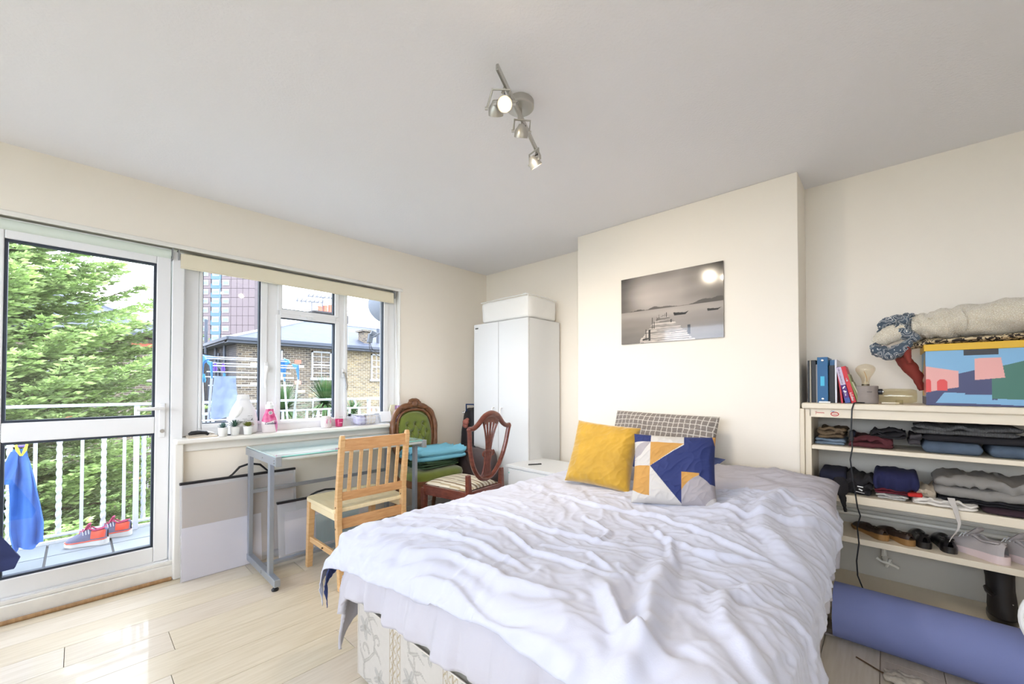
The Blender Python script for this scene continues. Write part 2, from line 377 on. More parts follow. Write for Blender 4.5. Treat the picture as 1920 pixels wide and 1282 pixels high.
part('bead_cord', MB().tube([(WX-.03,1.945,1.99),(WX-.02,1.95,1.6),(WX-.0,1.96,1.2),(WX+.03,1.975,1.0),(WX+.07,1.97,.87),(WX+.095,1.94,.80),(WX+.10,1.90,.84),(WX+.05,1.93,1.0),(WX-.0,1.955,1.25),(WX-.03,1.95,1.99)],.0022,6), WHITEP, t)
# ------------------------------------------------------------------ shelf unit in the recess
SY = 2.755
def shelf_unit():
    t = thing('shelf_unit', 'cream painted built-in open shelf unit beside the chimney breast', 'shelving', (.6,2.9,0))
    x0, x1 = -.345, 1.50
    part('top_board', MB().box(x0-.003,SY-.02,1.055,x1,RY,1.088), SHELFW, t, bev=.008)
    part('fascia', B(x0+.03,SY,1.01,x1,SY+.02,1.055), SHELFW, t, bev=.002)
    part('side_panel', B(-.336,SY,0,-.306,RY,1.055), SHELFW, t, bev=.004)
    part('side_panel', B(-.358,SY-.012,.0,-.336,SY+.012,1.055), SHELFW, t, bev=.004)
    part('side_panel', B(1.47,SY,0,1.5,RY,1.055), SHELFW, t, bev=.004)
    for a, b in ((.835,.858),(.567,.608),(.362,.392)): part('shelf', B(-.306,SY,a,1.47,RY-.002,b), SHELFW, t, bev=.003)
    part('base_board', B(-.306,SY-.005,.085,1.47,RY-.002,.112), SHELFW, t, bev=.003)
    part('plinth', B(-.306,SY+.01,0,1.47,SY+.03,.085), SHELFW, t)
    part('back_panel', B(-.306,RY-.002,.11,1.47,RY+.001,1.055), mat('shelf_back_paint',(196,192,182),.7), t)
    red = mat('sticker_red',(205,62,62),.5); blu = mat('sticker_blue',(120,160,205),.5)
    M = frame_m((-.262,SY-.0008,1.034),(1,0,0),(0,0,1))
    part('sticker_lettering', MB().tube([M @ Vector(q) for q in ((.0-.02,.006,0),(-.023,.008,0),(-.026,.005,0),(-.024,.001,0),(-.021,.004,0),(-.0235,-.006,0),(-.0245,-.008,0))],.0009,5).tube([M @ Vector((-.02+.0007*k,.0005+.002*math.sin(k*1.05),0)) for k in range(48)],.0009,5), red, t, label='red script sticker', kind='stuff')
    part('sticker', MB().tube([(-.205+.016*math.cos(a),SY-.001,1.03+.010*math.sin(a)) for a in np.linspace(0,2*PI,20,endpoint=False)],.0022,6,closed=True), red, t, label='red oval sticker')
    scribble('sticker_lettering', frame_m((-.205,SY-.001,1.03),(1,0,0),(0,0,1)), .018, .006, red, t, 3)
    part('sticker', MB().tube([(-.222,SY-.001,1.043),(-.217,SY-.001,1.047),(-.212,SY-.001,1.044),(-.206,SY-.001,1.047),(-.214,SY-.001,1.041)],.0015,6), blu, t, label='small blue sticker')
    return t
shelf_unit()
# radiator pipe and valves inside the shelves
VP = mat('valve_paint',(222,218,206),.4)
t = thing('heating_pipe', 'cream heating pipes running behind the shoes on the third shelf', 'pipe', (.5,3.03,.45))
part('pipe_run', MB().tube([(-.30,3.03,.50),(1.46,3.03,.50)],.018,10), VP, t)
part('pipe_run', MB().tube([(-.30,3.04,.45),(1.46,3.04,.45)],.012,10), VP, t)
t = thing('thermostat_valve', 'white thermostatic valve on the back of the second shelf', 'valve', (-.02,3.0,.71))
part('valve_head', MB().lathe([(.0,-.03),(.022,-.03),(.024,-.02),(.024,.02),(.018,.026),(0,.026)],(-.02,3.0,.70),n=20,M=Matrix.Rotation(PI/2,3,'Y').to_4x4()), VP, t)
part('valve_stem', MB().cyl((.006,3.0,.70),(.04,3.0,.70),.011,.009,n=12).cyl((.03,3.0,.70),(.03,3.055,.70),.008,n=10), VP, t)
t = thing('wheel_valve', 'small cream radiator valve with cross handle under the shoe shelf', 'valve', (-.02,2.99,.25))
part('valve_stem', MB().tube([(-.02,3.05,.36),(-.02,3.02,.34),(-.02,3.0,.28),(-.02,2.985,.255)],.012,10), VP, t)
part('valve_hub', MB().cyl((-.015,2.985,.25),(-.005,2.955,.235),.016,n=14), VP, t)
part('cross_handle', MB().tube([(-.05,2.955,.25),(-.03,2.95,.238),(-.005,2.95,.236),(.02,2.95,.228),(.035,2.955,.22)],[.008,.006,.009,.006,.008],8).tube([(.005,2.95,.262),(-.004,2.95,.236),(-.012,2.95,.214)],[.007,.007,.006],8), VP, t)
# ------------------------------------------------------------------ ceiling spot bar
SATIN = mat('satin_nickel',(190,188,182),.32,.85)
def spot_lamp():
    c = Vector((-1.142,1.279,CH)); a = Vector((-1.02,1.018,2.335)); b = Vector((-1.25,1.55,2.315))
    t = thing('ceiling_spotlight', 'brushed metal ceiling light bar with four spot heads, one lit towards the camera', 'ceiling light', c)
    part('canopy', MB().lathe([(.0,-.03),(.055,-.03),(.06,-.026),(.06,0)],c,n=36), SATIN, t, bev=.002)
    part('bar', MB().bar(a,b,.012,.024), SATIN, t, bev=.003)
    part('bar_stem', MB().cyl(c+Vector((0,0,-.03)),c+Vector((.0,0,-.07)),.01,n=12), SATIN, t)
    d = (b-a); EM = mat('lit_bulb',(255,236,200),.3,emit=((255,226,180),28)); n = 0
    cdir = lambda p, q: (Vector(q)-Vector(p)).normalized()
    heads = [(a+d*.16,(-.04,-.03,0),None,(-.75,.35,.6)),(a+d*.30,(.0,-.0,0),(-1.047,1.086,2.245),(0,0,1.18)),(a+d*.52,(0,0,0),(-1.128,1.272,2.262),(-.9,.3,1.4)),(a+d*.90,(0,0,0),(-1.213,1.462,2.242),(-1.1,1.9,.4))]
    for i,(p,_,hp,aim) in enumerate(heads):
        p = Vector(p); hp = Vector(hp) if hp else p+Vector((-.045,-.01,-.075)); ax = (Vector((-.5,.5,-.7)),cdir(hp,aim),Vector((-.42,.36,-.82)),Vector((.12,.62,-.8)))[i].normalized()
        side = ax.cross(Vector((0,0,1))).normalized(); up = side.cross(ax)
        br = part('bracket', MB().cyl(p, p+(hp-p)*.35, .006, n=10).tube([hp+side*.034, hp+side*.034-ax*.02+(p-hp)*.55, hp-side*.034-ax*.02+(p-hp)*.55, hp-side*.034], .0045, 6, upv=ax), SATIN, t)
        [part('pivot_knob', MB().cyl(hp+side*.03*s_,hp+side*.042*s_,.006,n=10), SATIN, br) for s_ in (-1,1)]
        M = frame_m(hp, side, up); 
        M2 = Matrix.Identity(4)
        for r in range(3): M2[r][0]=side[r]; M2[r][1]=up[r]; M2[r][2]=ax[r]; M2[r][3]=0
        hd = part('spot_head', MB().lathe([(.0,-.028),(.012,-.028),(.016,-.02),(.027,-.004),(.029,.014),(.029,.022),(.026,.022),(.026,.012),(.0,.006)],hp,n=24,M=M2), SATIN, t)
        part('bulb', MB().lathe([(0,.020),(.014,.018),(.020,.013),(.022,.008),(0,.008)] if i != 1 else [(0,.024),(.012,.022),(.019,.016),(.022,.008),(0,.008)],hp,n=20,M=M2), EM, hd)
        part('flex', MB().tube([p+(hp-p)*.2, p+(hp-p)*.45+side*.015, hp-ax*.025],.0025,6), BLACK, t)
        lp = hp + ax*.04
        o = lamp('spot_bulb_light','SPOT',lp,BULB_W*(.8,1.4,.5,.48)[i],BULB_C,.022,rot=ax.to_track_quat('-Z','Y').to_euler(),spot=math.radians((105,112,150,150)[i]))
        o.parent = t; o.matrix_parent_inverse = MW[t].inverted()
spot_lamp()
# ================================================================== DESK
DY0, DY1, DZ = .772, 1.802, .77
t = thing('desk', 'narrow glass-topped desk with silver metal frame below the window', 'desk', (-2.87,1.29,0))
for y in (DY0+.016, DY1-.016):
    part('top_rail', B(-3.17,y-.014,DZ-.052,-2.565,y+.014,DZ-.004), ALU, t, bev=.003)
    part('leg', B(-3.125,y-.012,.06,-3.085,y+.012,DZ-.05), ALU, t, bev=.002)
    part('leg', B(-2.71,y-.012,.06,-2.67,y+.012,DZ-.05), ALU, t, bev=.002)
    part('foot_bar', B(-3.17,y-.016,.03,-2.562,y+.016,.072), ALU, t, bev=.003)
    for x in (-3.13,-2.60):
        part('rubber_foot', MB().lathe([(.0,0),(.018,0),(.02,.008),(.012,.016),(.006,.018),(.006,.03)],(x,y,0),n=16), BLACK, t, label='black screw foot')
    s = MB()
    for x,z in ((-2.585,DZ-.02),(-2.585,DZ-.036),(-2.80,DZ-.028),(-2.80,.055),(-2.80,.045)): s.cyl((x,y-.0195,z),(x,y+.0195,z),.0035,n=10)
    part('bolt', s, CHROME, t, kind='stuff')
part('front_rail', MB().tube([(-2.585,DY0+.03,DZ-.016),(-2.585,DY1-.03,DZ-.016)],.012,12), mat('pale_metal',(214,224,226),.3,.3), t)
part('rear_rail', B(-3.16,DY0+.03,DZ-.03,-3.14,DY1-.03,DZ-.008), ALU, t)
part('back_brace', B(-3.112,DY0+.03,.465,-3.10,DY1-.03,.49), ALU, t, bev=.002)
part('floor_brace', MB().box(-2.905,DY0+.03,.045,-2.86,DY1-.03,.062), ALU, t, bev=.002)
gl = mat('glass_top',(206,234,236),.03,trans=.15,coat=1,alpha=.82); 
part('glass_top', B(-3.165,DY0+.006,DZ-.003,-2.572,DY1-.006,DZ+.004), gl, t, label='pale aqua glass table top')
part('glass_edge', MB().box(-2.573,DY0+.03,DZ-.003,-2.5705,DY1-.03,DZ+.004), mat('glass_edge',(150,220,212),.2), t, label='aqua polished glass edge')
for y in (DY0+.016,DY1-.016): part('end_cap', B(-2.568,y-.016,DZ-.054,-2.556,y+.016,DZ+.004), mat('grey_cap',(150,156,162),.4), t, bev=.002)
# ------------------------------------------------------------------ wooden chair
def wooden_chair():
    P_ = wood('birch_wood',(222,184,134),(206,162,110),(3,3,22),.38); S_ = wood('birch_seat',(238,224,188),(230,212,170),(2,20,3),.4); R_ = wood('beech_rail',(212,166,118),(194,144,94),(20,3,20),.4)
    t = thing('wooden_chair', 'light birch slat-back wooden chair pushed in at the glass desk', 'chair', (-2.56,1.25,0))
    xb, xf, y0, y1 = -2.36, -2.76, 1.045, 1.475
    for y in (y0, y1):
        part('back_leg', MB().tube([(xb+.05,y,0),(xb+.005,y,.25),(xb,y,.45),(xb+.012,y,.62),(xb+.05,y,.885),(xb+.052,y,.895)],[.021,.024,.026,.024,.021,.014],4,upv=(0,1,0)) if 0 else MB().bar((xb+.045,y,0),(xb,y,.40),.032,.034,(1,0,0)).bar((xb,y,.40),(xb,y,.52),.032,.042,(1,0,0)).bar((xb,y,.52),(xb+.045,y,.865),.032,.034,(1,0,0),.032,.028).bar((xb+.045,y,.865),(xb+.048,y,.893),.032,.028,(1,0,0),.026,.018), P_, t, bev=.004)
        part('front_leg', MB().bar((xf-.03,y+(.0),0),(xf,y,.435),.034,.034,(1,0,0),.04,.04), P_, t, bev=.003)
        part('side_stretcher', MB().bar((xf-.01,y,.185),(xb+.01,y,.185),.018,.034), P_, t, bev=.003)
        part('side_apron', MB().bar((xf,y,.41),(xb,y,.41),.018,.05), S_, t, bev=.003)
        s = MB()
        for x,z in ((xb,.47),(xb,.345),(xb+.04,.82),(-2.55,.185)): s.cyl((x,y-.0175,z),(x,y+.0175,z),.005,n=10)
        part('screw_cap', s, mat('dark_screw',(90,70,50),.5) if 'dark_screw' not in bpy.data.materials else bpy.data.materials['dark_screw'], t, kind='stuff')
    # seat with rounded front corners
    pts = []
    x0, x1, a, b = xf-.045, xb+.0, y0-.028, y1+.028
    for cx, cy, q0 in ((x0+.055,a+.055,180),(x1-.02,a+.02,270),(x1-.02,b-.02,0),(x0+.055,b-.055,90)):
        r = .055 if cx < -2.6 else .02
        for k in range(7): q = math.radians(q0+15*k); pts.append((cx+r*math.cos(q), cy+r*math.sin(q)))
    part('seat', MB().prism(pts,.435,.458,lambda p,q,h:(p,q,h)), S_, t, bev=.005, label='paler varnished wooden seat')
    part('front_apron', MB().bar((xf,y0,.41),(xf,y1,.41),.05,.018,(1,0,0)), P_, t, bev=.002)
    part('back_rail', MB().bar((xb+.043,y0,.835),(xb+.043,y1,.835),.018,.072), R_, t, bev=.004, label='wide top rail')
    part('back_rail', MB().bar((xb+.005,y0,.53),(xb+.005,y1,.53),.018,.05), R_, t, bev=.003)
    part('back_rail', MB().bar((xb-.002,y0,.368),(xb-.002,y1,.368),.018,.062), R_, t, bev=.003)
    for k in range(6): 
        y = y0+.062*(k+1)-.003
        part('back_slat', MB().bar((xb+.006,y,.55),(xb+.04,y,.805),.022,.012,(1,0,0)), P_, t, bev=.003)
wooden_chair()
# ------------------------------------------------------------------ button-back green chair
def green_chair():
    WN = wood('walnut',(128,86,56),(100,62,38),(6,6,6),.35); GV = mat('green_velvet',(104,116,38),.8,sheen=.6,var=(14,.12),bump=(120,.15)); 
    L = (-2.95,2.07,0); t = thing('upholstered_chair', 'antique carved chair with green buttoned velvet back and green seat', 'chair', L, rot=(0,0,math.radians(-2)))
    # local: chair faces +x ; seat x -.12.. .27, y -.26...26
    xb = -.15
    sp = []
    for q in np.linspace(0,2*PI,40,endpoint=False):
        c, s_ = math.cos(q), math.sin(q); r = .27
        sp.append((.07+.21*math.copysign(abs(c)**.55,c), (.26 if c > -.3 else .235)*math.copysign(abs(s_)**.55,s_)))
    part('seat_rail', MB().prism(sp,.36,.42,lambda a,b,h:(a,b,h)), WN, t, bev=.006, local=True)
    g = []
    for k, (sc_, z) in enumerate(((.97,.415),(1.0,.44),(.97,.468),(.85,.485),(.55,.496),(.15,.50))): g.append([(.07+(a-.07)*sc_, b*sc_, z) for a,b in sp])
    part('seat', MB().grid(np.array(g), cv=True).add([(a,b,.50) for a,b in [(.07,0)]],[]), GV, t, local=True, smooth=80)
    for sx,sy in ((.24,-.22),(.24,.22)):
        part('front_leg', MB().tube([(sx-.01,sy,.38),(sx+.012,sy*1.05,.30),(sx+.005,sy,.17),(sx-.012,sy*.98,.06),(sx+.01,sy*1.03,.0)],[.032,.028,.018,.013,.017],10), WN, t, local=True)
    for sy in (-.19,.19): part('back_leg', MB().tube([(-.12,sy,.40),(-.14,sy,.2),(-.19,sy*1.05,0)],[.024,.02,.016],8), WN, t, local=True)
    # back frame: spoon shaped outline
    def out(q, s=1.):
        c, s_ = math.cos(q), math.sin(q); w = .215*(1.0+.10*max(s_,0)-.16*max(-s_,0)); return (w*s*math.copysign(abs(c)**.72,c), .735+.27*s*math.copysign(abs(s_)**.8,s_))
    lean = lambda z: xb-.05*(z-.48)/.5
    N_ = 64
    pts = [(lean(out(q)[1]), out(q)[0], out(q)[1]) for q in np.linspace(0,2*PI,N_,endpoint=False)]
    rr = [.021+.006*math.sin(q*6)**2 for q in np.linspace(0,2*PI,N_,endpoint=False)]
    part('back_frame', MB().tube(pts, rr, 10, closed=True), WN, t, local=True, label='carved walnut back frame')
    part('back_frame', MB().tube([(lean(out(q,.84)[1])+.004, out(q,.82)[0], out(q,.86)[1]) for q in np.linspace(0,2*PI,N_,endpoint=False)], .012, 8, closed=True), WN, t, local=True, label='inner carved border')
    cr_ = MB()
    cr_.tube([(xb-.05,-.17,.93),(xb-.052,-.12,.985),(xb-.05,-.06,1.0),(xb-.05,0,1.02),(xb-.05,.06,1.0),(xb-.052,.12,.985),(xb-.05,.17,.93)],[.014,.022,.026,.03,.026,.022,.014],10)
    cr_.tube([(xb-.045,-.05,1.045),(xb-.04,-.02,1.05),(xb-.04,.02,1.05),(xb-.045,.05,1.045)],[.012,.02,.02,.012],8)
    for s in (-1,1): cr_.ball((xb-.035,s*.045,1.03),(.016,.022,.016)); cr_.ball((xb-.035,s*.115,.985),(.014,.03,.014)); cr_.tube([(xb-.05,s*.20,.90),(xb-.045,s*.225,.84),(xb-.045,s*.228,.76)],[.014,.018,.012],8)
    cr_.ball((xb-.03,0,1.02),(.02,.03,.03))
    part('crest', cr_, WN, t, local=True, label='carved leaf crest')
    # buttoned pad
    nu, nv = 90, 90; U, V = np.meshgrid(np.linspace(-1,1,nu), np.linspace(-1,1,nv), indexing='ij')
    y = U*np.sqrt(1-.5*V*V*.8)*.17; z = .735+V*np.sqrt(1-.5*U*U*.8)*.215
    r = np.sqrt(np.clip(1-np.maximum(abs(U),abs(V))**4,0,1)); h = .035*r
    bt = [(-.08,.84),(0,.84),(.08,.84),(-.115,.765),(-.04,.765),(.04,.765),(.115,.765),(-.08,.69),(0,.69),(.08,.69),(-.04,.615),(.04,.615),(-.115,.615),(.115,.615)]
    for (by,bz) in bt: h -= .026*np.exp(-((y-by)**2+(z-bz)**2)/(2*.013**2))
    for i,(ay,az) in enumerate(bt):
        for (by,bz) in bt[i+1:]:
            if .05 < math.hypot(ay-by,az-bz) < .10 and abs(az-bz) > .03: h -= .008*np.exp(-dseg(y,z,[(ay,az),(by,bz)])**2/(2*.0045**2))
    X = xb-.05*(z-.48)/.5+h
    part('back_cushion', MB().grid(np.stack([X,y,z],-1)), GV, t, local=True, smooth=80, label='green diamond-buttoned velvet pad')
    part('back_cover', MB().add([(lean(out(q)[1])-.012,out(q,.83)[0],out(q,.85)[1]) for q in np.linspace(0,2*PI,32,endpoint=False)],[tuple(range(32))]), GV, t, local=True)
    b = MB()
    for (by,bz) in bt: b.ball((xb-.05*(bz-.48)/.5+.012,by,bz),(.006,.009,.009),10,6)
    part('button', b, GV, t, local=True, kind='stuff')
green_chair()
# ------------------------------------------------------------------ shield-back chair
def shield_chair():
    MH = wood('mahogany',(120,64,50),(88,42,34),(5,5,14),.28,coat=.4)
    t = thing('dining_chair', 'mahogany shield-back dining chair with striped cream and brown seat', 'chair', (-2.36,2.01,0), rot=(0,0,math.radians(5)))
    # local: faces -x, back at x=+.2
    for s in (-1,1):
        part('front_leg', MB().bar((-.225,s*.205,0),(-.215,s*.21,.42),.026,.026,(1,0,0),.042,.042), MH, t, bev=.004, local=True)
        part('back_leg', MB().bar((.27,s*.17,0),(.215,s*.175,.40),.026,.03,(1,0,0),.036,.04).bar((.215,s*.175,.40),(.21,s*.18,.56),.036,.04,(1,0,0),.028,.03), MH, t, bev=.004, local=True)
        part('side_rail', MB().bar((-.215,s*.212,.405),(.215,s*.178,.405),.022,.07), MH, t, bev=.003, local=True)
    part('front_rail', MB().tube([(-.22,-.2,.405),(-.245,-.1,.405),(-.252,0,.405),(-.245,.1,.405),(-.22,.2,.405)],.035,4,upv=(0,0,1),flat=.4), MH, t, local=True)
    part('rear_rail', MB().bar((.215,-.175,.405),(.215,.175,.405),.024,.075), MH, t, bev=.003, local=True)
    # seat
    nu, nv = 60, 60; U, V = np.meshgrid(np.linspace(-1,1,nu), np.linspace(-1,1,nv), indexing='ij')
    X = -.02+U*.205-.02*(1-V*V)*(U < 0)*(-U); Y = V*(.198-.028*(U+1)/2); Z = .442+.034*np.clip((1-U**4)*(1-V**4),0,1)**.5
    o = part('seat', MB().grid(np.stack([X,Y,Z],-1)), painted('striped_fabric',.7,bump=(200,.1)), t, local=True, smooth=80, label='cream seat pad with brown and olive stripes', recalc=False)
    c = np.full((nu,nv,3),(226,218,200.)); s = (Y*1.0+.0)*14
    f = (s*1.0) % 1
    c[(f > .0) & (f < .17)] = (150,128,98); c[(f > .17) & (f < .25)] = (92,70,58); c[(f > .55) & (f < .62)] = (186,168,132); c[(f > .62) & (f < .72)] = (168,150,118)
    setcol(o, c.reshape(-1,3))
    # shield back in local plane: x = .21 + lean
    lx = lambda z: .21+.055*(z-.45)/.5
    def S(y,z): return (lx(z),y,z)
    half = [(0,.505),(.06,.52),(.12,.575),(.165,.655),(.195,.75),(.212,.85),(.222,.885)]
    top = [(.222,.885),(.18,.885),(.14,.905),(.10,.94),(.06,.968),(.0,.982)]
    def smooth(ps,n=24):
        ps = np.array(ps,float); m = len(ps); tt = np.linspace(0,m-1,n); out = []
        for a in tt:
            i = min(int(a),m-2); f = a-i; p0 = ps[max(i-1,0)]; p1 = ps[i]; p2 = ps[i+1]; p3 = ps[min(i+2,m-1)]
            out.append(.5*((2*p1)+(-p0+p2)*f+(2*p0-5*p1+4*p2-p3)*f*f+(-p0+3*p1-3*p2+p3)*f**3))
        return out
    for s in (-1,1): part('shield_side', MB().tube([S(s*a,b) for a,b in smooth(half)],[.0165]*24,8,upv=(1,0,0)), MH, t, local=True)
    tp = [(-a,b) for a,b in top][:-1]+top[::-1]
    part('crest_rail', MB().tube([S(a,b) for a,b in smooth(tp,44)],[.017+.006*math.exp(-((k-22)/9)**2) for k in range(44)],10,upv=(1,0,0)), MH, t, local=True)
    # splat: fan of ribs above, lyre below
    for k in range(-2,3):
        ribs = [(k*.010,.66),(k*.013,.74),(k*.022,.83),(k*.034,.90),(k*.040,.945)]
        part('splat_rib', MB().tube([S(a,b) for a,b in smooth(ribs,14)],[.0065,.006,.006,.006,.006,.006,.007,.007,.007,.008,.009,.010,.012,.013],6,upv=(1,0,0)), MH, t, local=True)
    part('splat_fan', MB().prism([(-.085,.925),(-.07,.90),(-.03,.925),(0,.915),(.03,.925),(.07,.90),(.085,.925),(.05,.975),(0,.985),(-.05,.975)],-.008,.008,lambda a,b,h:(lx(b)+h,a,b)), MH, t, bev=.002, local=True)
    ly = [(-.03,.72),(-.05,.705),(-.055,.68),(-.038,.672),(-.032,.62),(-.045,.56),(-.06,.525),(.06,.525),(.045,.56),(.032,.62),(.038,.672),(.055,.68),(.05,.705),(.03,.72),(.0,.725)]
    part('splat_panel', MB().prism(ly,-.007,.007,lambda a,b,h:(lx(b)+h,a,b)), MH, t, bev=.003, local=True)
    for k in range(-2,3): part('splat_rib', MB().tube([S(k*.010,.705)[0:1]+(k*.010,.705) if 0 else (lx(.705)+.009,k*.010,.705),(lx(.62)+.009,k*.009,.62),(lx(.54)+.009,k*.014,.54)],.004,6), MH, t, local=True)
    for s in (-1,1): part('splat_scroll', MB().tube([(lx(.69)+.004,s*.045,.675),(lx(.69)+.004,s*.06,.685),(lx(.70)+.004,s*.062,.70),(lx(.71)+.004,s*.05,.712)],.006,6), MH, t, local=True)
shield_chair()
# ------------------------------------------------------------------ wardrobe
WM = mat('wardrobe_white',(224,226,227),.35)
t = thing('wardrobe', 'white two-door wardrobe in the corner', 'wardrobe', (-2.56,2.80,0))
wx0,wx1,wy0,wy1,wz = -2.90,-2.215,2.585,3.03,1.765
part('body', MB().box(wx0,wy0+.018,.05,wx0+.016,wy1,wz).box(wx1-.016,wy0+.018,.05,wx1,wy1,wz).box(wx0,wy0+.018,wz-.016,wx1,wy1,wz).box(wx0,wy0+.018,.05,wx1,wy1,.066).box(wx0+.016,wy1-.006,.066,wx1-.016,wy1,wz-.016), WM, t, bev=.001)
part('plinth', B(wx0+.0,wy0+.03,0,wx1,wy1-.02,.05), WM, t)
mid = -2.57
for a,b,hx,hs in ((wx0,mid-.0015,mid-.055,1),(mid+.0015,wx1,mid+.05,-1)):
    d = part('door', B(a+.001,wy0,.055,b-.001,wy0+.016,wz-.001), WM, t, bev=.0015)
    part('door_handle', MB().tube([(hx,wy0,.985),(hx,wy0-.022,.985),(hx,wy0-.028,.97),(hx,wy0-.028,.90),(hx,wy0-.022,.885),(hx,wy0,.885)],.006,8), WHITEP, d)
part('badge', B(wx0+.02,wy0-.002,wz-.045,wx0+.06,wy0,wz-.032), mat('badge_grey',(90,90,88),.4), t, label='small dark maker badge')
part('screw_cap', MB().cyl((wx0+.04,wy0-.0015,wz-.07),(wx0+.04,wy0,wz-.07),.005,n=12), WHITEP, t)
# storage bag on wardrobe
nu, nv = 48, 20
def softbox(x0,y0,z0,x1,y1,z1,n=22,amp=.006,seed=0,p=10):
    cx,cy,cz = (x0+x1)/2,(y0+y1)/2,(z0+z1)/2; hx,hy,hz = (x1-x0)/2,(y1-y0)/2,(z1-z0)/2; V = []; F = []; idx = {}
    def vid(q):
        if q not in idx: idx[q] = len(V); V.append([2*a/n-1 for a in q])
        return idx[q]
    for ax in range(3):
        for side in (0,n):
            for i in range(n):
                for j in range(n):
                    qs = []
                    for (di,dj) in ((0,0),(1,0),(1,1),(0,1)):
                        q = [0,0,0]; q[ax] = side; q[(ax+1)%3] = i+di; q[(ax+2)%3] = j+dj; qs.append(vid(tuple(q)))
                    F.append(tuple(qs if side else qs[::-1]))
    V = np.array(V); r = (np.abs(V)**p).sum(1)**(1/p); V = V/r[:,None]*np.maximum(np.abs(V).max(1),1e-6)[:,None]
    P = V*[hx,hy,hz]; s = 1/max(hx,hy,hz)*2.2
    nn = fbm((P[:,0]+P[:,2]*.7)*s+seed*3.1,(P[:,1]-P[:,2]*.6)*s+seed,3,seed)
    P = P*(1+0*nn[:,None]); nrm = V/np.linalg.norm(V,axis=1)[:,None]; P = P+nrm*(nn*amp)[:,None]
    return MB().add(P+[cx,cy,cz],F)
FAB = mat('white_nonwoven',(238,238,236),.8,bump=(300,.2))
t = thing('storage_bag', 'white fabric storage bag lying on top of the wardrobe', 'bag', (-2.53,2.80,wz))
part('bag_body', softbox(-2.83,2.60,wz+.002,-2.225,3.02,wz+.205,24,.006,3), FAB, t, smooth=80)
part('piping', MB().tube([(-2.82,2.604,wz+.2),(-2.5,2.60,wz+.206),(-2.235,2.604,wz+.204),(-2.232,2.8,wz+.205),(-2.235,3.01,wz+.2)],.004,6).tube([(-2.233,2.604,wz+.01),(-2.23,2.602,wz+.1),(-2.233,2.604,wz+.2)],.004,6), FAB, t)
part('zip_tab', MB().box(-2.29,2.598,wz+.205,-2.25,2.62,wz+.215), FAB, t, bev=.003)
# ------------------------------------------------------------------ bedside table
t = thing('bedside_table', 'small white bedside table between the wardrobe and the bed', 'table', (-2.0,2.56,0))
part('body', MB().box(-2.235,2.36,.02,-1.76,2.765,.53), WM, t, bev=.002)
part('table_top', B(-2.245,2.345,.53,-1.75,2.768,.552), WM, t, bev=.003)
part('drawer_front', B(-2.225,2.352,.36,-1.77,2.36,.52), WM, t, bev=.002)
part('screw_cap', MB().cyl((-2.218,2.349,.49),(-2.218,2.352,.49),.006,n=10), mat('pale_green_cap',(150,200,190),.5), t)
t = thing('pen', 'black pen lying on the bedside table', 'pen', (-2.0,2.6,.552))
part('pen_barrel', MB().tube([(-2.09,2.44,.557),(-2.03,2.53,.557)],.0045,8), BLACK, t); part('pen_clip', MB().bar((-2.045,2.508,.5625),(-2.032,2.527,.5625),.002,.002), CHROME, t)
# ------------------------------------------------------------------ bags near the wardrobe
DK = mat('black_nylon',(28,28,34),.6,bump=(60,.3)); BR = mat('brown_grey_canvas',(78,66,66),.7,bump=(60,.3))
t = thing('travel_bag', 'dark brown soft suitcase standing behind the shield-back chair', 'bag', (-2.72,2.45,0))
part('bag_body', softbox(-2.99,2.36,0,-2.50,2.55,.62,20,.014,5,6), BR, t, smooth=80)
part('zip_piping', MB().tube([(-2.97,2.37,.44),(-2.96,2.36,.55),(-2.86,2.355,.605),(-2.72,2.355,.60),(-2.66,2.35,.56)],.006,6), mat('dusty_pink_trim',(120,74,70),.6), t)
part('carry_handle', MB().tube([(-2.90,2.45,.60),(-2.87,2.45,.635),(-2.80,2.45,.645),(-2.74,2.45,.632),(-2.71,2.45,.60)],.009,8), DK, t)
t = thing('backpack', 'tall black backpack leaning in the gap left of the wardrobe', 'bag', (-3.05,2.72,0))
part('bag_body', softbox(-3.14,2.6,0,-2.93,2.93,.97,20,.02,8,5), DK, t, smooth=80)
part('top_strap', MB().tube([(-3.05,2.62,.93),(-3.03,2.60,1.0),(-2.96,2.64,1.0),(-2.95,2.66,.93)],.008,6), mat('navy_webbing',(36,56,96),.6), t)
part('buckle', MB().tube([(-3.06+.014*math.cos(a),2.594,.92+.014*math.sin(a)) for a in np.linspace(0,6.28,12,endpoint=False)],.003,6,closed=True), CHROME, t)
solo('rolled_cloth', MB().ball((-2.99,2.56,.83),(.032,.03,.030)).ball((-3.0,2.565,.80),(.03,.025,.03)).ball((-2.98,2.57,.855),(.02,.02,.016)), mat('dusty_pink_cloth',(160,98,86),.8,bump=(30,.5)), 'small dusty pink cloth bundle beside the black backpack', 'cloth')
solo('duffel_bag', softbox(-2.58,2.06,0,-2.25,2.33,.20,16,.012,9,4), mat('dark_blue_nylon',(36,44,60),.6,bump=(50,.3)), 'low dark blue bag on the floor under the shield-back chair', 'bag', smooth=80)
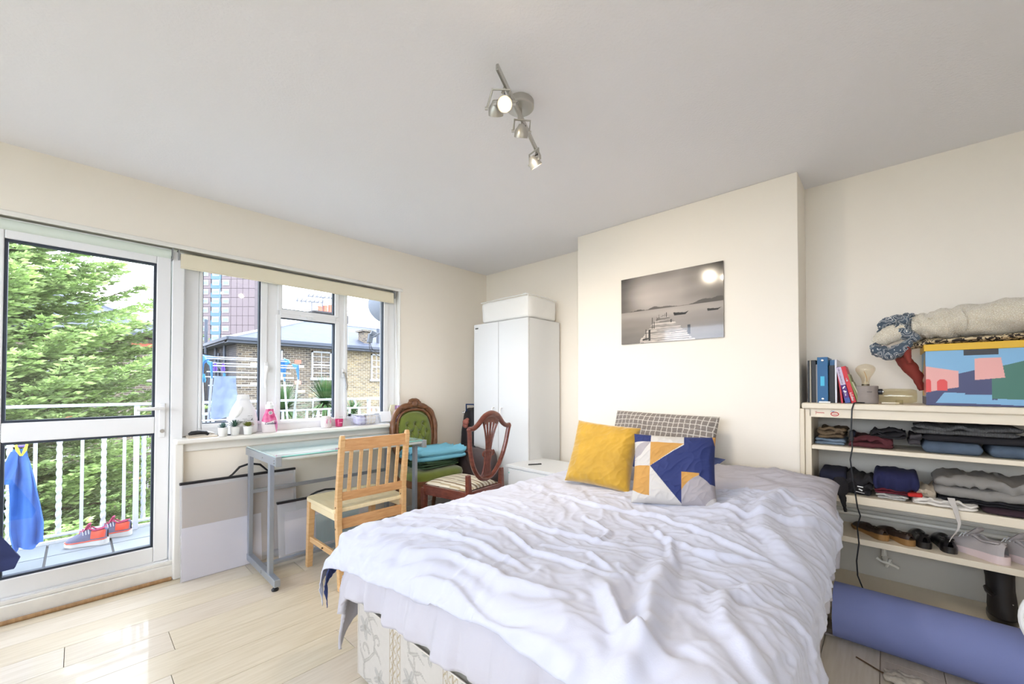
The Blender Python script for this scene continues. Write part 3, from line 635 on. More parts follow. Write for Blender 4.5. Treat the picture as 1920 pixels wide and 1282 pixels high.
# ------------------------------------------------------------------ folded fabric helper
def folded(x0,y0,z0,x1,y1,h,plies=3,seed=0,axis=0,amp=.006,droop=0.0):
    """a garment folded into soft plies: the fold runs along x at the front (y0)"""
    m = MB(); th = h/plies; rs = random.Random(seed)
    for k in range(plies):
        n, q = 34, 18; a0 = x0+rs.uniform(0,.012); a1 = x1-rs.uniform(0,.015); b0 = y0+rs.uniform(0,.012); zc = z0+th*(k+.5)
        U = np.linspace(0,1,n); C = np.linspace(0,2*PI,q,endpoint=False)
        cu = np.cos(C); su = np.sin(C)
        yy = (b0+y1)/2+(y1-b0)/2*np.sign(cu)*np.abs(cu)**.35; zz = zc+th/2*1.12*np.sign(su)*np.abs(su)**.7
        P = np.zeros((n,q,3))
        e = np.clip(np.minimum(U,1-U)*14,0,1)**.5
        for i in range(n):
            P[i,:,0] = a0+(a1-a0)*U[i]; P[i,:,1] = (b0+y1)/2+(yy-(b0+y1)/2)*(.9+.1*e[i]); P[i,:,2] = zc+(zz-zc)*(.25+.75*e[i])
        nn = fbm(P[:,:,0]*16+seed*5.3,P[:,:,1]*16+k*.4+seed,3,seed)
        zf = (k+.5)/plies
        P[:,:,2] += nn*amp*(1+zf)*(1 if k else .3); P[:,:,1] += nn*amp*1.2*(P[:,:,1] < (y0+y1)/2)
        P[:,:,2] = np.maximum(P[:,:,2], z0+.0005)
        m.grid(P, cv=True)
        a = m.n-n*q; m.f.append(tuple(range(a,a+q))[::-1]); m.f.append(tuple(range(a+(n-1)*q,a+n*q)))
    return m
def rot_mb(m, ang, c):
    return m.xf(Matrix.Translation(c) @ Matrix.Rotation(ang,4,'Z') @ Matrix.Translation([-a for a in c]))
solo('folded_cloth', rot_mb(folded(-3.04,1.87,.502,-2.72,2.27,.06,3,11,amp=.008),.1,(-2.9,2.07,0)), mat('dark_green_cotton',(54,78,56),.85,bump=(120,.3)), 'dark green folded cloth under the turquoise one on the green chair', 'cloth', smooth=70)
solo('folded_cloth', rot_mb(folded(-3.05,1.86,.564,-2.70,2.34,.085,2,14,amp=.018),-.06,(-2.9,2.07,0)), mat('turquoise_cotton',(118,186,212),.85,bump=(120,.3)), 'turquoise blue folded cloth on top of the green chair seat', 'cloth', smooth=70)
# ------------------------------------------------------------------ picture
def jetty(U, V):
    h = vnoise(U*3,V*5,3)
    A = 1.45                       # aspect
    x = U*A; y = 1-V
    c = np.zeros(U.shape)
    hz = .52
    sky = 170+34*np.exp(-((U-.33)**2/.05+(y-.32)**2/.03))-62*np.exp(-(U/.14)**2)-70*np.clip((U-.62)/.38,0,1)*(1-y*1.2)-30*np.clip(.12-y,0,1)*8+10*vnoise(U*4,y*9,5)-26*np.clip((U-.8)/.2,0,1)
    sea = 178-44*np.clip((y-.55)/.45,0,1)-24*np.abs(U-.55)*1.6+5*vnoise(U*5,y*14,9)+12*np.exp(-((y-.58)/.05)**2)
    c = np.where(y < hz, sky, sea)
    hill = hz-.004-.050*np.exp(-((U-.83)/.08)**2)-.06*np.exp(-((U-.97)/.07)**2)-.035*np.exp(-((U-.36)/.05)**2)-.02*np.exp(-((U-.2)/.04)**2)-.022*np.exp(-((U-.48)/.08)**2)-.01*np.abs(vnoise(U*30,0*U,2))
    c = np.where((y > hill) & (y < hz) & (U > .09), 92+20*np.exp(-((U-.5)/.2)**2), c)
    def poly(p, val):
        nonlocal c; k = inpoly(U, y, p); c = np.where(k, val, c)
    # boats
    poly([(.55,.60),(.56,.645),(.665,.645),(.695,.60),(.66,.615)], 45); poly([(.86,.60),(.865,.635),(.95,.635),(.985,.60),(.95,.612)], 52)
    # jetty: planks from the far end to the near edge
    n = 26; 
    rng = np.random.default_rng(5)
    for k in range(n):
        a = (k/n)**1.9; b = ((k+1)/n)**1.9; y0 = .625+.375*a; y1 = .625+.375*b
        cxl = .40-.215*a; cxr = .478+.275*a**.9
        j = rng.uniform(-.012,.012)*(.3+a); tilt = rng.uniform(-.008,.008)*(.2+a)
        poly([(cxl+j,y0),(cxr+j,y0+tilt),(cxr+.01+j,y1+tilt),(cxl-.008+j,y1)], rng.uniform(150,222))
        k2 = inpoly(U,y,[(cxl+j,y0),(cxr+j,y0+tilt),(cxr+j,y1),(cxl+j,y1)]); c = np.where(k2, c+34*vnoise(U*16,y*90,7+k), c)
        poly([(cxl+j,y1-.2*(y1-y0)),(cxr+.01+j,y1-.2*(y1-y0)+tilt),(cxr+.01+j,y1+tilt),(cxl+j,y1)], 62)
    for (px,py,ph,pw) in ((.335,.80,.16,.008),(.355,.80,.10,.008),(.27,.95,.15,.007),(.30,.97,.16,.02),(.525,.735,.05,.008),(.48,.655,.07,.005),(.465,.65,.05,.004),(.405,.655,.05,.004),(.385,.70,.06,.004),(.685,.92,.13,.026)):
        poly([(px,py),(px,py-ph),(px+pw,py-ph),(px+pw,py)], 48)
    poly([(.235,.94),(.27,.93),(.30,.93),(.30,.955),(.235,.965)], 60)
    c = np.clip(c, 25, 245)
    return np.stack([c*1.0, c*.945, c*.90], -1)
t = thing('wall_picture', 'black and white canvas-like print of a wooden jetty and two boats on the breast wall', 'picture', (-1.096,BY,1.73))
part('picture_backing', B(-1.446,BY-.013,1.488,-.746,BY,1.970), mat('picture_edge',(150,142,132),.5), t, bev=.001)
s, c = sheet((-1.446,BY-.0136,1.488),(.70,0,0),(0,0,.482),300,210,jetty)
o = part('print', s, painted('glossy_print',.12,coat=.6), t, smooth=0, recalc=False); setcol(o, c)
# ------------------------------------------------------------------ portfolios leaning against the wall
KR = mat('brown_card',(172,150,128),.6,var=(3,.05)); FILM = film('clear_polythene',(226,226,232),.28,.12,bump=(6,.4,.01))
def portfolio(y0,y1,z1,xt,xb_,label,inner,handle,hy):
    t = thing('portfolio_case', label, 'folder', ((xt+xb_)/2,(y0+y1)/2,0))
    def pt(y,z,o=0): f = z/z1; return (xb_+(xt-xb_)*f+o, y, z)
    def leaf(a,b,za,zc,o,th=.002):
        P = [pt(a,za,o),pt(b,za,o),pt(b,zc,o),pt(a,zc,o)]; Q = [(p[0]+th,p[1],p[2]) for p in P]
        return MB().add(P+Q,[(0,1,2,3),(7,6,5,4),(0,4,5,1),(1,5,6,2),(2,6,7,3),(3,7,4,0)])
    part('rear_sleeve', leaf(y0,y1,.002,z1-.01,-.006), FILM, t)
    for nm,a,b,za,zc,o,m,lb in inner: part(nm, leaf(a,b,za,zc,o,.0015), m, t, label=lb)
    part('front_sleeve', leaf(y0-.004,y1+.004,.002,z1-.01,.012,.001), FILM, t)
    part('closing_bar', MB().bar(pt(y0-.005,z1-.005,.004),pt(y1+.005,z1-.005,.004),.022,.016), BLACK, t, bev=.003)
    part('carry_handle', MB().tube([pt(hy-.12,z1,.004),pt(hy-.10,z1+.012,.004),pt(hy-.06,z1+.055*handle,.006),pt(hy,z1+.07*handle,.006),pt(hy+.06,z1+.055*handle,.006),pt(hy+.10,z1+.012,.004),pt(hy+.12,z1,.004)],[.008,.01,.012,.012,.012,.01,.008],8,flat=.6), BLACK, t)
WP = mat('cool_white_paper',(232,228,238),.6)
portfolio(.432,1.08,.585,-3.17,-3.115,'large clear portfolio case with brown card and white paper, leaning left of the desk leg',[('card_sheet',.44,1.07,.05,.55,.0,KR,'brown card'),('paper_sheet',.436,.86,.004,.315,.006,WP,'white paper')],1,.80)
portfolio(.945,1.62,.375,-3.09,-3.045,'lower clear portfolio case with drawings and teal fabric under the desk',[('paper_sheet',.99,1.30,.02,.30,.0,mat('grey_paper',(206,202,210),.6),'pale grey drawing'),('fabric_swatch',1.19,1.52,.03,.24,.006,mat('teal_fabric',(92,150,146),.7,var=(8,.18),vscale=(1,8,1)),'teal striped fabric'),('paper_sheet',.985,1.18,.02,.24,.005,WP,'white paper')],.45,1.27)
# ================================================================== BED
bx0,bx1,by0,by1 = -1.58,-.23,.785,2.745
bed = thing('divan_bed', 'double divan bed with cream damask base, unmade, head against the breast wall', 'bed', ((bx0+bx1)/2,(by0+by1)/2,0))
DAM = painted('damask',.55,bump=(240,.12))
def scroll(cx, cy, r0, turns, a0, sgn=1, n=16):
    return [(cx+r0*(1-k/n*.75)*math.cos(a0+sgn*turns*2*PI*k/n), cy+r0*(1-k/n*.75)*math.sin(a0+sgn*turns*2*PI*k/n)) for k in range(n+1)]
def damask(X, Z):     # metres: X along the face, Z up
    c = np.full(X.shape+(3,), (196,192,186.))
    c += (2*vnoise(X*60,Z*60,2))[...,None]
    per = .315; u = X % per
    col_g = np.array((166,162,156.)); 
    k0 = .240; band = (u > k0) & (u < k0+.072)
    for e in (0,.022,.047,.070):
        c[np.abs(u-k0-e) < .0022] = (164,150,128)
    for e in (.011,.0345,.0585):
        q = (np.abs(u-k0-e-.007*np.sin(Z*2*PI/.045)) < .0022) & band; c[q] = (166,152,124)
        q = (np.hypot((u-k0-e), ((Z+.011) % .0225)-.011) < .0042) & band; c[q] = (174,162,136)
    # flower scroll in the field between bands, repeated
    fu = u; zz = (Z+.06*np.floor(X/per)) % .30
    def st(pts, w0, w1=None):
        d, w_ = dpseg(fu, zz, pts); ww = w0 if w1 is None else w0+(w1-w0)*w_
        ww = ww*1.35; c[(d < ww)] = col_g; c[(d < ww*.3)] = (184,181,174)
    st([(.06,-.02),(.045,.03),(.05,.07),(.09,.10),(.125,.135),(.13,.18),(.105,.215),(.085,.25),(.08,.30)],.005,.003)
    st(scroll(.15,.185,.026,.8,PI,-1),.005,.002); st(scroll(.055,.12,.03,.7,0,1),.005,.002); st([(.05,.07),(.02,.10),(.012,.14)],.006,.001); st([(.13,.15),(.16,.135),(.18,.11)],.006,.001)
    st([(.085,.25),(.12,.265),(.15,.25)],.006,.001); st([(.08,.26),(.05,.28),(.04,.30)],.006,.001); st([(.06,.0),(.10,.02),(.14,.0)],.007,.001)
    for (cx,cy,R) in ((.055,.205,.050),(.165,.055,.046)):
        a = np.arctan2(zz-cy,fu-cx); r = np.hypot(fu-cx,zz-cy)
        k = r < R*(.72+.28*np.cos(5*a+.6)); c[k] = (170,168,164); c[k & (np.abs(np.sin(2.5*a+.3)) < .12)] = (190,188,182); c[r < R*.22] = (156,152,146)
    return c
def panel(name, o, u, v, lu, lv, step=.0035):
    nu, nv = int(lu/step), int(lv/step)
    s, c = sheet(o, u, v, nu, nv, lambda U,V: damask(U*lu, V*lv)); ob = part(name, s, DAM, bed, smooth=0, recalc=False); setcol(ob, c)
plain = mat('divan_ticking',(206,200,190),.7,bump=(200,.1))
part('divan_base', B(bx0+.003,by0+.003,.03,bx1-.003,by1,.30), plain, bed, bev=.006)
panel('foot_panel',(bx0+.002,by0,.02),(bx1-bx0-.004,0,0),(0,0,.285),1.345,.285)
part('side_panel', B(bx0,by0+.004,.02,bx0+.003,by1,.305), plain, bed); part('side_panel', B(bx1-.003,by0+.004,.02,bx1+.001,by1,.305), plain, bed)
part('corner_piping', MB().tube([(bx0,by0,.02),(bx0,by0,.305)],.003,6).tube([(bx1,by0,.02),(bx1,by0,.305)],.003,6).tube([(bx0,by0,.305),(bx1,by0,.305),(bx1,by1,.305)],.003,6), plain, bed)
part('mattress', softbox(bx0+.01,by0+.01,.31,bx1-.01,by1,.545,26,.002,1,12), mat('mattress_grey',(150,150,152),.8,bump=(90,.3)), bed, smooth=70)
for x in (bx0+.12,bx1-.12):
    for y in (by0+.12,by1-.12): part('castor', MB().cyl((x-.012,y,.016),(x+.012,y,.016),.016,n=14), BLACK, bed)
# --- cloth draped over the mattress
def drape(a0,a1,b0,b1,z0,R,hem,step,amp,pleat=(0,0,0),seed=0,inset=.0,extra=None,puff=0.):
    na, nb = int((a1-a0)/step), int((b1-b0)/step)
    A, Bm = np.meshgrid(np.linspace(a0,a1,na), np.linspace(b0,b1,nb), indexing='ij')
    X0,X1,Y0,Y1 = bx0+R-inset-.03, bx1-R+inset-.012, by0+R-inset-.02, 9.
    dx = np.where(A < X0, A-X0, np.where(A > X1, A-X1, 0)); dy = np.where(Bm < Y0, Bm-Y0, 0)
    h = np.hypot(dx,dy); hs = np.maximum(h,1e-9); nx, ny = dx/hs, dy/hs
    cx, cy = np.clip(A,X0,X1), np.maximum(Bm,Y0)
    q = R*PI/2; th = np.minimum(h/R,PI/2); out = R*np.sin(th); dn = R*(1-np.cos(th))+np.maximum(h-q,0)
    # pleats along the perimeter
    per = np.where(np.abs(dx) > np.abs(dy), cy, cx)+np.where(h > 0, np.arctan2(ny,nx)*.12, 0)
    ramp = np.clip((h-.3*q)/.18,0,1)
    pl = np.abs(vnoise(per*pleat[0],h*1.2+seed,seed+11))*1.5+.5*vnoise(per*pleat[0]*2.3,h*2,seed+12)
    out = out+ramp*(pleat[1]*pl+pleat[2])
    X = cx+nx*out; Y = cy+ny*out
    Z = z0-dn
    # gentle sag and hollows of the top
    Z += .016*vnoise(A*1.7+seed,Bm*1.7,seed+1)*(1+0*h)
    if extra is not None: Z += extra(A,Bm)
    # wrinkles
    wx = A+.10*vnoise(A*2.1,Bm*2.1,seed+2); wy = Bm+.10*vnoise(A*2.1+9,Bm*2.1,seed+3)
    f = np.zeros(A.shape)
    for i,(ang,sx,sy,am,k) in enumerate(((.25,2.2,9.0,1.0,1.9),(-.55,2.6,11.0,.75,2.2),(1.15,3.0,12.0,.55,2.4),(-1.1,3.4,13.0,.5,2.4),(.0,6.,20.,.28,2.4),(.75,6.,19.,.25,2.4))):
        ca, sa = math.cos(ang), math.sin(ang); p = wx*ca+wy*sa; r = -wx*sa+wy*ca
        msk = np.clip(.5+1.3*vnoise(A*2.4+i*7,Bm*2.4-i*3,seed+20+i),0,1.2)
        f += am*msk*ridge(p*sx+i*13,r*sy+i*5,seed+30+i,k)**2.2
    f *= amp
    Z += f*np.where(h > q, .25, 1); X += nx*f*np.clip(h/q,0,1); Y += ny*f*np.clip(h/q,0,1)
    return A,Bm,X,Y,Z,h
def shell(P, th):      # closed thin cloth from a grid of points
    m,n = P.shape[:2]; du = np.gradient(P,axis=0); dv = np.gradient(P,axis=1); N_ = np.cross(du,dv); N_ /= np.linalg.norm(N_,axis=2)[...,None]+1e-12
    Q = P-N_*th; M_ = MB().grid(P); k = M_.n; M_.grid(Q)
    M_.f = M_.f[:(m-1)*(n-1)]+[f[::-1] for f in M_.f[(m-1)*(n-1):]]
    def e(a,b): M_.f.append((a,b,b+k,a+k))
    for i in range(m-1): e((i+1)*n,i*n); e(i*n+n-1,(i+1)*n+n-1)
    for j in range(n-1): e(j,j+1); e((m-1)*n+j+1,(m-1)*n+j)
    return M_
LAV = mat('pale_lavender_cotton',(198,201,218),.75,bump=(260,.12),sheen=.2); WHC = mat('white_quilt_cotton',(190,188,197),.8,bump=(200,.15),sheen=.2)
# pillows' and bunched bedding's bulge near the head
def headrise(A,Bm): return .05*np.exp(-((Bm-2.72)/.24)**2)+.055*np.exp(-((A+.42)/.30)**2-((Bm-2.35)/.34)**2)-.012*np.exp(-((A+.9)/.5)**2-((Bm-1.75)/.25)**2)
A,Bm,X,Y,Z,h = drape(bx0-.36,bx1+.255,by0-.195,2.70,.580,.085,0,.009,.0035,(9,.040,.02),5,.005,headrise,0)
# left-foot corner of the quilt droops outward
g = np.exp(-((A-(bx0-.36))**2+(Bm-(by0-.195))**2)/(2*.09**2)); Y -= .03*g; Z -= .05*g
Zl = np.maximum(Z,.04)
qu = solo('quilt', shell(np.stack([X,Y,Zl],-1),.012), WHC, 'white puffy quilt hanging with ruffled edge over the divan base', 'quilt', smooth=180, recalc=False)
# top cover: hem height varies along the foot and the right side, folds placed by hand
RID = [([(-.53,1.30),(-.476,1.108),(-.425,.935),(-.394,.80),(-.392,.70)],.030,.028),([(-.60,1.02),(-.53,.93),(-.45,.86),(-.33,.84)],.020,.018),([(-1.25,.80),(-1.0,.86),(-.80,.83),(-.62,.88)],.016,.014),
 ([(-1.50,.83),(-1.3,.95),(-1.05,.98),(-.8,.93)],.013,.013),([(-1.55,1.0),(-1.35,1.12),(-1.1,1.14),(-.85,1.05),(-.6,1.1)],.012,.012),([(-1.58,1.22),(-1.35,1.3),(-1.05,1.27),(-.7,1.33)],.011,.011),
 ([(-.36,2.45),(-.40,2.1),(-.36,1.85),(-.22,1.6)],.022,.035),([(-.62,2.0),(-.45,1.95),(-.3,2.0),(-.2,2.1)],.016,.018),([(-1.3,1.72),(-1.0,1.66),(-.75,1.74),(-.55,1.66),(-.3,1.55)],.014,.012),
 ([(-.72,1.62),(-.60,1.50),(-.55,1.38),(-.5,1.3)],.012,.012),([(-.6,1.5),(-.45,1.46),(-.3,1.5)],.014,.016),([(-.95,1.5),(-.8,1.42),(-.78,1.30)],.010,.010),([(-.25,1.35),(-.33,1.2),(-.3,1.05),(-.2,.95)],.018,.02),
 ([(-.9,1.15),(-.75,1.18),(-.62,1.12)],.010,.010),([(-1.15,.72),(-.95,.76),(-.7,.72),(-.5,.76)],.014,.014)]
def folds(A,Bm):
    z = headrise(A,Bm)
    wa = A+.02*vnoise(A*6,Bm*6,71); wb = Bm+.02*vnoise(A*6,Bm*6,72)
    for pts,am,sg in RID:
        d,t_ = dpseg(wa,wb,pts); z = z+am*np.exp(-(d/sg)**2)*np.clip(np.sin(PI*np.clip(t_*.9+.05,0,1))*1.6,0,1)-.35*am*np.exp(-((d-2.0*sg)/sg)**2)
    return z
na = 250
U, V = np.meshgrid(np.linspace(0,1,320), np.linspace(0,1,320), indexing='ij')
def drape2():
    # free-form cloth coordinates with a slanting hem
    foot = np.interp(U,[0,.08,.25,.5,.75,1],[by0-.30,by0-.17,by0-.115,by0-.075,by0-.065,by0-.09])
    right = np.interp(1-V,[0,.25,.45,.62,.8,1],[bx1+.06,bx1+.11,bx1+.12,bx1+.20,bx1+.27,bx1+.30])
    left = np.interp(V,[0,.15,1],[bx0-.34,bx0-.27,bx0-.26])
    A = left+(right-left)*U; Bm = foot+(2.50+.10*np.sin(U*5)-foot)*V
    R = .08; X0,X1,Y0 = bx0+R-.045, bx1-R+.03, by0+R-.035
    dx = np.where(A < X0, A-X0, np.where(A > X1, A-X1, 0)); dy = np.where(Bm < Y0, Bm-Y0, 0)
    h = np.hypot(dx,dy); hs = np.maximum(h,1e-9); nx, ny = dx/hs, dy/hs; cx, cy = np.clip(A,X0,X1), np.maximum(Bm,Y0)
    q = R*PI/2; th = np.minimum(h/R,PI/2); out = R*np.sin(th)+.02*np.clip(h/q,0,1); dn = R*(1-np.cos(th))+np.maximum(h-q,0)*.96
    per = np.where(np.abs(dx) > np.abs(dy), cy, cx)+np.where(h > 0, np.arctan2(ny,nx)*.12, 0); ramp = np.clip((h-.5*q)/.2,0,1)
    out = out+ramp*(.03*np.abs(vnoise(per*5,h*1.2,88))*1.5+.022)
    Z = .606-dn+.016*vnoise(A*1.7+5,Bm*1.7,6)+folds(A,Bm)*np.where(h > q,.3,1); f = np.zeros(A.shape)
    wx = A+.09*vnoise(A*2.3,Bm*2.3,2)+.02*vnoise(A*9,Bm*9,4); wy = Bm+.09*vnoise(A*2.3+9,Bm*2.3,3)+.02*vnoise(A*9+4,Bm*9,5)
    for i,(ang,sx,sy,am,k) in enumerate(((.15,1.6,7.0,.8,1.6),(-.5,2.0,9.0,.7,1.7),(.95,2.2,9.0,.6,1.8),(-1.15,3.2,9.0,.5,1.8),(.1,5.,15.,.46,2.1),(.8,5.,14.,.44,2.1),(-.8,6.,15.,.44,2.1),(1.5,7,13,.44,2.1),(.4,12,26,.26,2.2),(-.7,11,27,.24,2.2),(1.3,14,24,.22,2.2))):
        ca, sa = math.cos(ang), math.sin(ang); p = wx*ca+wy*sa; r = -wx*sa+wy*ca
        msk = np.clip(.55+1.5*vnoise(A*2.6+i*7,Bm*2.6-i*3,40+i),0,1.3)
        f += am*msk*ridge(p*sx+i*13,r*sy+i*5,50+i,k)**1.25
    f *= .0100
    Z = Z+f*np.where(h > q,.25,1); X = cx+nx*(out+f*np.clip(h/q,0,1)); Y = cy+ny*(out+f*np.clip(h/q,0,1))
    # left-foot corner flap: lifted outwards like a wing
    g = np.exp(-(V/.22)**2)*np.where(A < X0,np.clip((X0-A)/.30,0,1),0)**1.5; X -= .135*g; Z += .075*g; Y -= .02*g
    return X,Y,Z
X,Y,Z = drape2(); P = np.stack([X,Y,Z],-1)
cv = thing('duvet_cover', 'pale lavender-white crumpled duvet cover spread on the bed', 'bedding', (-.9,1.6,.55))
part('cover_cloth', shell(P,.003), LAV, cv, smooth=180, recalc=False)
NAVY = mat('navy_cotton',(62,76,128),.8,bump=(200,.15))
# navy lining that shows at the turned corner
k = 30; C_ = P[:k,:int(k*1.5)].copy(); C_ = C_+np.array([.026,.010,-.004]); part('lining', shell(C_,.002), NAVY, cv, smooth=180, recalc=False, label='navy blue lining turned out at the corner')
# bottom sheet / extra pillow under the cover at the head right
def cushion(w_,h_,t_,n=70,seed=0,pinch=.06,amp=.006,pw=.5):
    U, V = np.meshgrid(np.linspace(-1,1,n), np.linspace(-1,1,n), indexing='ij')
    x = U*w_/2*(1-pinch*(1-V*V)*np.abs(U)**3); z = V*h_/2*(1-pinch*(1-U*U)*np.abs(V)**3)
    th = t_/2*np.clip((1-U**4)*(1-V**4),0,1)**pw
    ed = (1-np.maximum(abs(U),abs(V)))
    wr = amp*(1.4*vnoise(U*2.5,V*2.5,seed)+ridge(U*3+1,V*2.2,seed+1,2)**2*.8+ridge((U+V)*2,(U-V)*4,seed+2,2)**2*.7)*np.clip(ed*9,0,1)
    c = (np.clip(np.abs(U)*np.abs(V),0,1)**5); wr += -amp*1.6*np.abs(np.sin(np.arctan2(V,U)*14))*np.clip(np.maximum(abs(U),abs(V))-.55,0,1)*np.clip(ed*9,0,1)
    F = np.stack([x,-(th+wr),z],-1); K = np.stack([x,(th+wr*.5),z],-1)
    m = MB().grid(F); a = m.n; m.grid(K[::-1]); 
    return m,(U,V),n*n
def put(m,loc,rz,rx,ry=0): M = Matrix.Translation(loc) @ Matrix.Rotation(rz,4,'Z') @ Matrix.Rotation(rx,4,'X') @ Matrix.Rotation(ry,4,'Y'); return m.xf(M)
PC = mat('white_pillowcase',(184,181,190),.8,bump=(200,.15))
m,_,_ = cushion(.66,.42,.15,60,31,.03,.008); solo('pillow', put(m,(-.50,2.44,.635),.05,math.radians(-80)), PC, 'white pillow lying flat at the right side of the bed head, half under the cover', 'pillow', smooth=80, recalc=False)
m,_,_ = cushion(.62,.42,.13,60,33,.03,.006); solo('pillow', put(m,(-1.25,2.46,.635),-.03,math.radians(-84)), PC, 'white pillow lying flat at the left side of the bed head behind the mustard cushion', 'pillow', smooth=80, recalc=False)
# gingham pillow standing against the wall
m,(U,V),nn = cushion(.70,.42,.14,280,41,.03,.008)
o = solo('pillow', put(m,(-1.10,2.60,.80),math.radians(-2),math.radians(-20),math.radians(1)), painted('gingham',.85,bump=(200,.2)), 'grey pillow with white window-check grid propped against the wall', 'pillow', smooth=80, recalc=False)
def ging(U,V):
    gx = (U*.35+.006*vnoise(V*3,U*2,4))/.034; gz = (V*.21+.004*vnoise(U*4,V,5))/.034
    c = np.full(U.shape+(3,),(132,124,118.)); k = (np.abs(gx-np.round(gx)) < .07)|(np.abs(gz-np.round(gz)) < .07); c[k] = (206,200,192); return c
cc = np.concatenate([ging(U,V).reshape(-1,3), ging(U,V)[::-1].reshape(-1,3)]); setcol(o,cc)
# mustard cushion
m,_,_ = cushion(.375,.375,.13,80,51,.05,.0045)
solo('cushion', put(m,(-1.205,2.06,.785),math.radians(14),math.radians(-24),math.radians(5)), mat('mustard_velvet',(188,146,34),.62,sheen=.7,var=(9,.14),bump=(180,.1)), 'mustard yellow velvet cushion at the head of the bed', 'cushion', smooth=80, recalc=False)
# geometric cushion
m,(U,V),nn = cushion(.385,.355,.13,240,61,.05,.0035)
def geom(U,V):
    u = (U+1)/2; y = (1-V)/2
    NV,WH,OC,GR = (38,50,104.),(200,196,192.),(192,144,76.),(164,158,162.)
    c = np.full(U.shape+(3,),WH)
    def P_(p,k): c[inpoly(u,y,p)] = k
    P_([(-.1,-.1),(.23,-.1),(.23,.145),(-.1,.145)],NV)
    c[(np.hypot(u-.23,(y-.40))<.26)&(u < .23)&(y<.42)&(y>.145)] = GR
    P_([(.23,.145),(.23,.52),(.0,.40),(.1,.35)],WH)
    c[(np.hypot(u-.23,(y-.145)*1.0)>.30)&(u<.23)&(y>.14)&(y<.5)&(y<.30)] = NV
    P_([(.23,.15),(.63,.15),(.23,.50)],OC); P_([(-.1,.50),(.23,.50),(.23,1.1),(-.1,1.1)],OC)
    c[(np.hypot(u-.23,y-.50)>.40)&(u < .23)&(y > .5)] = WH
    P_([(.63,-.1),(1.1,-.1),(1.1,.68),(.60,.55),(.60,.97),(.23,.50),(.63,.17)],NV)
    P_([(.23,.50),(.60,.97),(.6,1.1),(.23,1.1)],WH)
    k = (u > .60)&(y > .55); c[k] = WH; c[k & (np.hypot(u-1.02,y-.98)<.46)] = GR; c[k & (np.hypot(u-1.02,y-.98)>=.46)] = OC
    c[k & (np.hypot(u-.60,y-.55)<.0)] = OC; c[k & (np.hypot(u-1.08,y-1.06)<.24)] = WH
    c[k & (u > .8) & (y < .68) & (np.hypot(u-.60,y-1.0)>.46)] = NV
    c[(u > .955)&(y < .13)&(u-.955 > (y-.0)*.3)] = OC
    return c
o = solo('cushion', put(m,(-.775,2.0,.765),math.radians(19),math.radians(-24),math.radians(0)), painted('printed_cotton',.75,bump=(220,.1)), 'navy, ochre and white geometric patterned cushion in front of the grey check pillow', 'cushion', smooth=80, recalc=False)
setcol(o, np.concatenate([geom(U,V).reshape(-1,3), geom(U,V)[::-1].reshape(-1,3)]))
m,_,_ = cushion(.80,.36,.05,40,71,.02,.004); solo('folded_cloth', put(m,(-1.12,2.50,.71),0,math.radians(-82)), NAVY, 'navy blue cloth behind the cushions, only its corners showing', 'cloth', smooth=80, recalc=False)
# ================================================================== THINGS ON THE TOP SHELF
TZ = 1.088
def boxbook(name,label,x,w_,h_,d_,c,tilt=0,cat='book',group='books and folders standing on the shelf',extra=None,y0=2.80,pages=True):
    """upright book: spine towards the room; tilt leans its top to the left"""
    t = thing(name,label,cat,(x,y0,TZ),rot=(0,-tilt,0),group=group)
    cm = mat(label.split(' ')[0]+'_cover_%d'%len(bpy.data.materials),c,.45)
    z0 = abs(math.sin(tilt))*w_*1.0
    part('cover', MB().box(0,0,0,w_*.12,d_,h_).box(w_*.88,0,0,w_,d_,h_).box(0,0,0,w_,.003,h_) if pages else MB().box(0,0,0,w_,d_,h_), cm, t, bev=.001, local=True)
    if pages: part('pages', B(w_*.12,.003,.003,w_*.88,d_-.002,h_-.003), PAPER, t, local=True)
    if extra: extra(t,w_,h_)
    return t
g_ = None
WB = mat('white_ink',(240,240,240),.5)
def bl_extra(t,w_,h_):
    part('rivet', MB().lathe([(0,-.001),(.006,0),(.006,.002),(.003,.003),(0,.003)],(w_/2,-.001,h_-.018),n=14,M=Matrix.Rotation(PI/2,4,'X')), CHROME, t, local=True)
    part('rivet', MB().lathe([(0,-.001),(.006,0),(.006,.002),(.003,.003),(0,.003)],(w_/2,-.001,.022),n=14,M=Matrix.Rotation(PI/2,4,'X')), CHROME, t, local=True)
    part('spine_label', B(w_*.3,-.001,h_*.37,w_*.68,0,h_*.58), mat('cyan_label',(58,178,214),.4), t, local=True, label='bright cyan label window')
boxbook('notebook','thin black notebook, leftmost on the shelf top',-.326,.008,.235,.2,(30,30,32))
boxbook('notebook','thin grey-beige notebook between two black ones at the far left',-.317,.007,.235,.2,(160,150,132))
boxbook('folder','black folder left of the bright blue ring binder',-.309,.019,.236,.22,(28,28,30))
boxbook('notebook','slim grey notebook touching the blue binder on its left',-.289,.008,.212,.2,(150,146,146))
boxbook('ring_binder','translucent bright blue ring binder with two rivets',-.280,.046,.250,.23,(24,92,140),cat='binder',extra=bl_extra,y0=2.775,pages=False)
boxbook('folder','light blue folder behind the black book right of the binder',-.232,.022,.236,.21,(94,142,186),y0=2.84)
boxbook('book','black book right of the blue binder',-.233,.026,.205,.03,(34,34,36),y0=2.80)
boxbook('folder','thin white folder standing beside the black book',-.206,.008,.236,.22,(226,226,232))
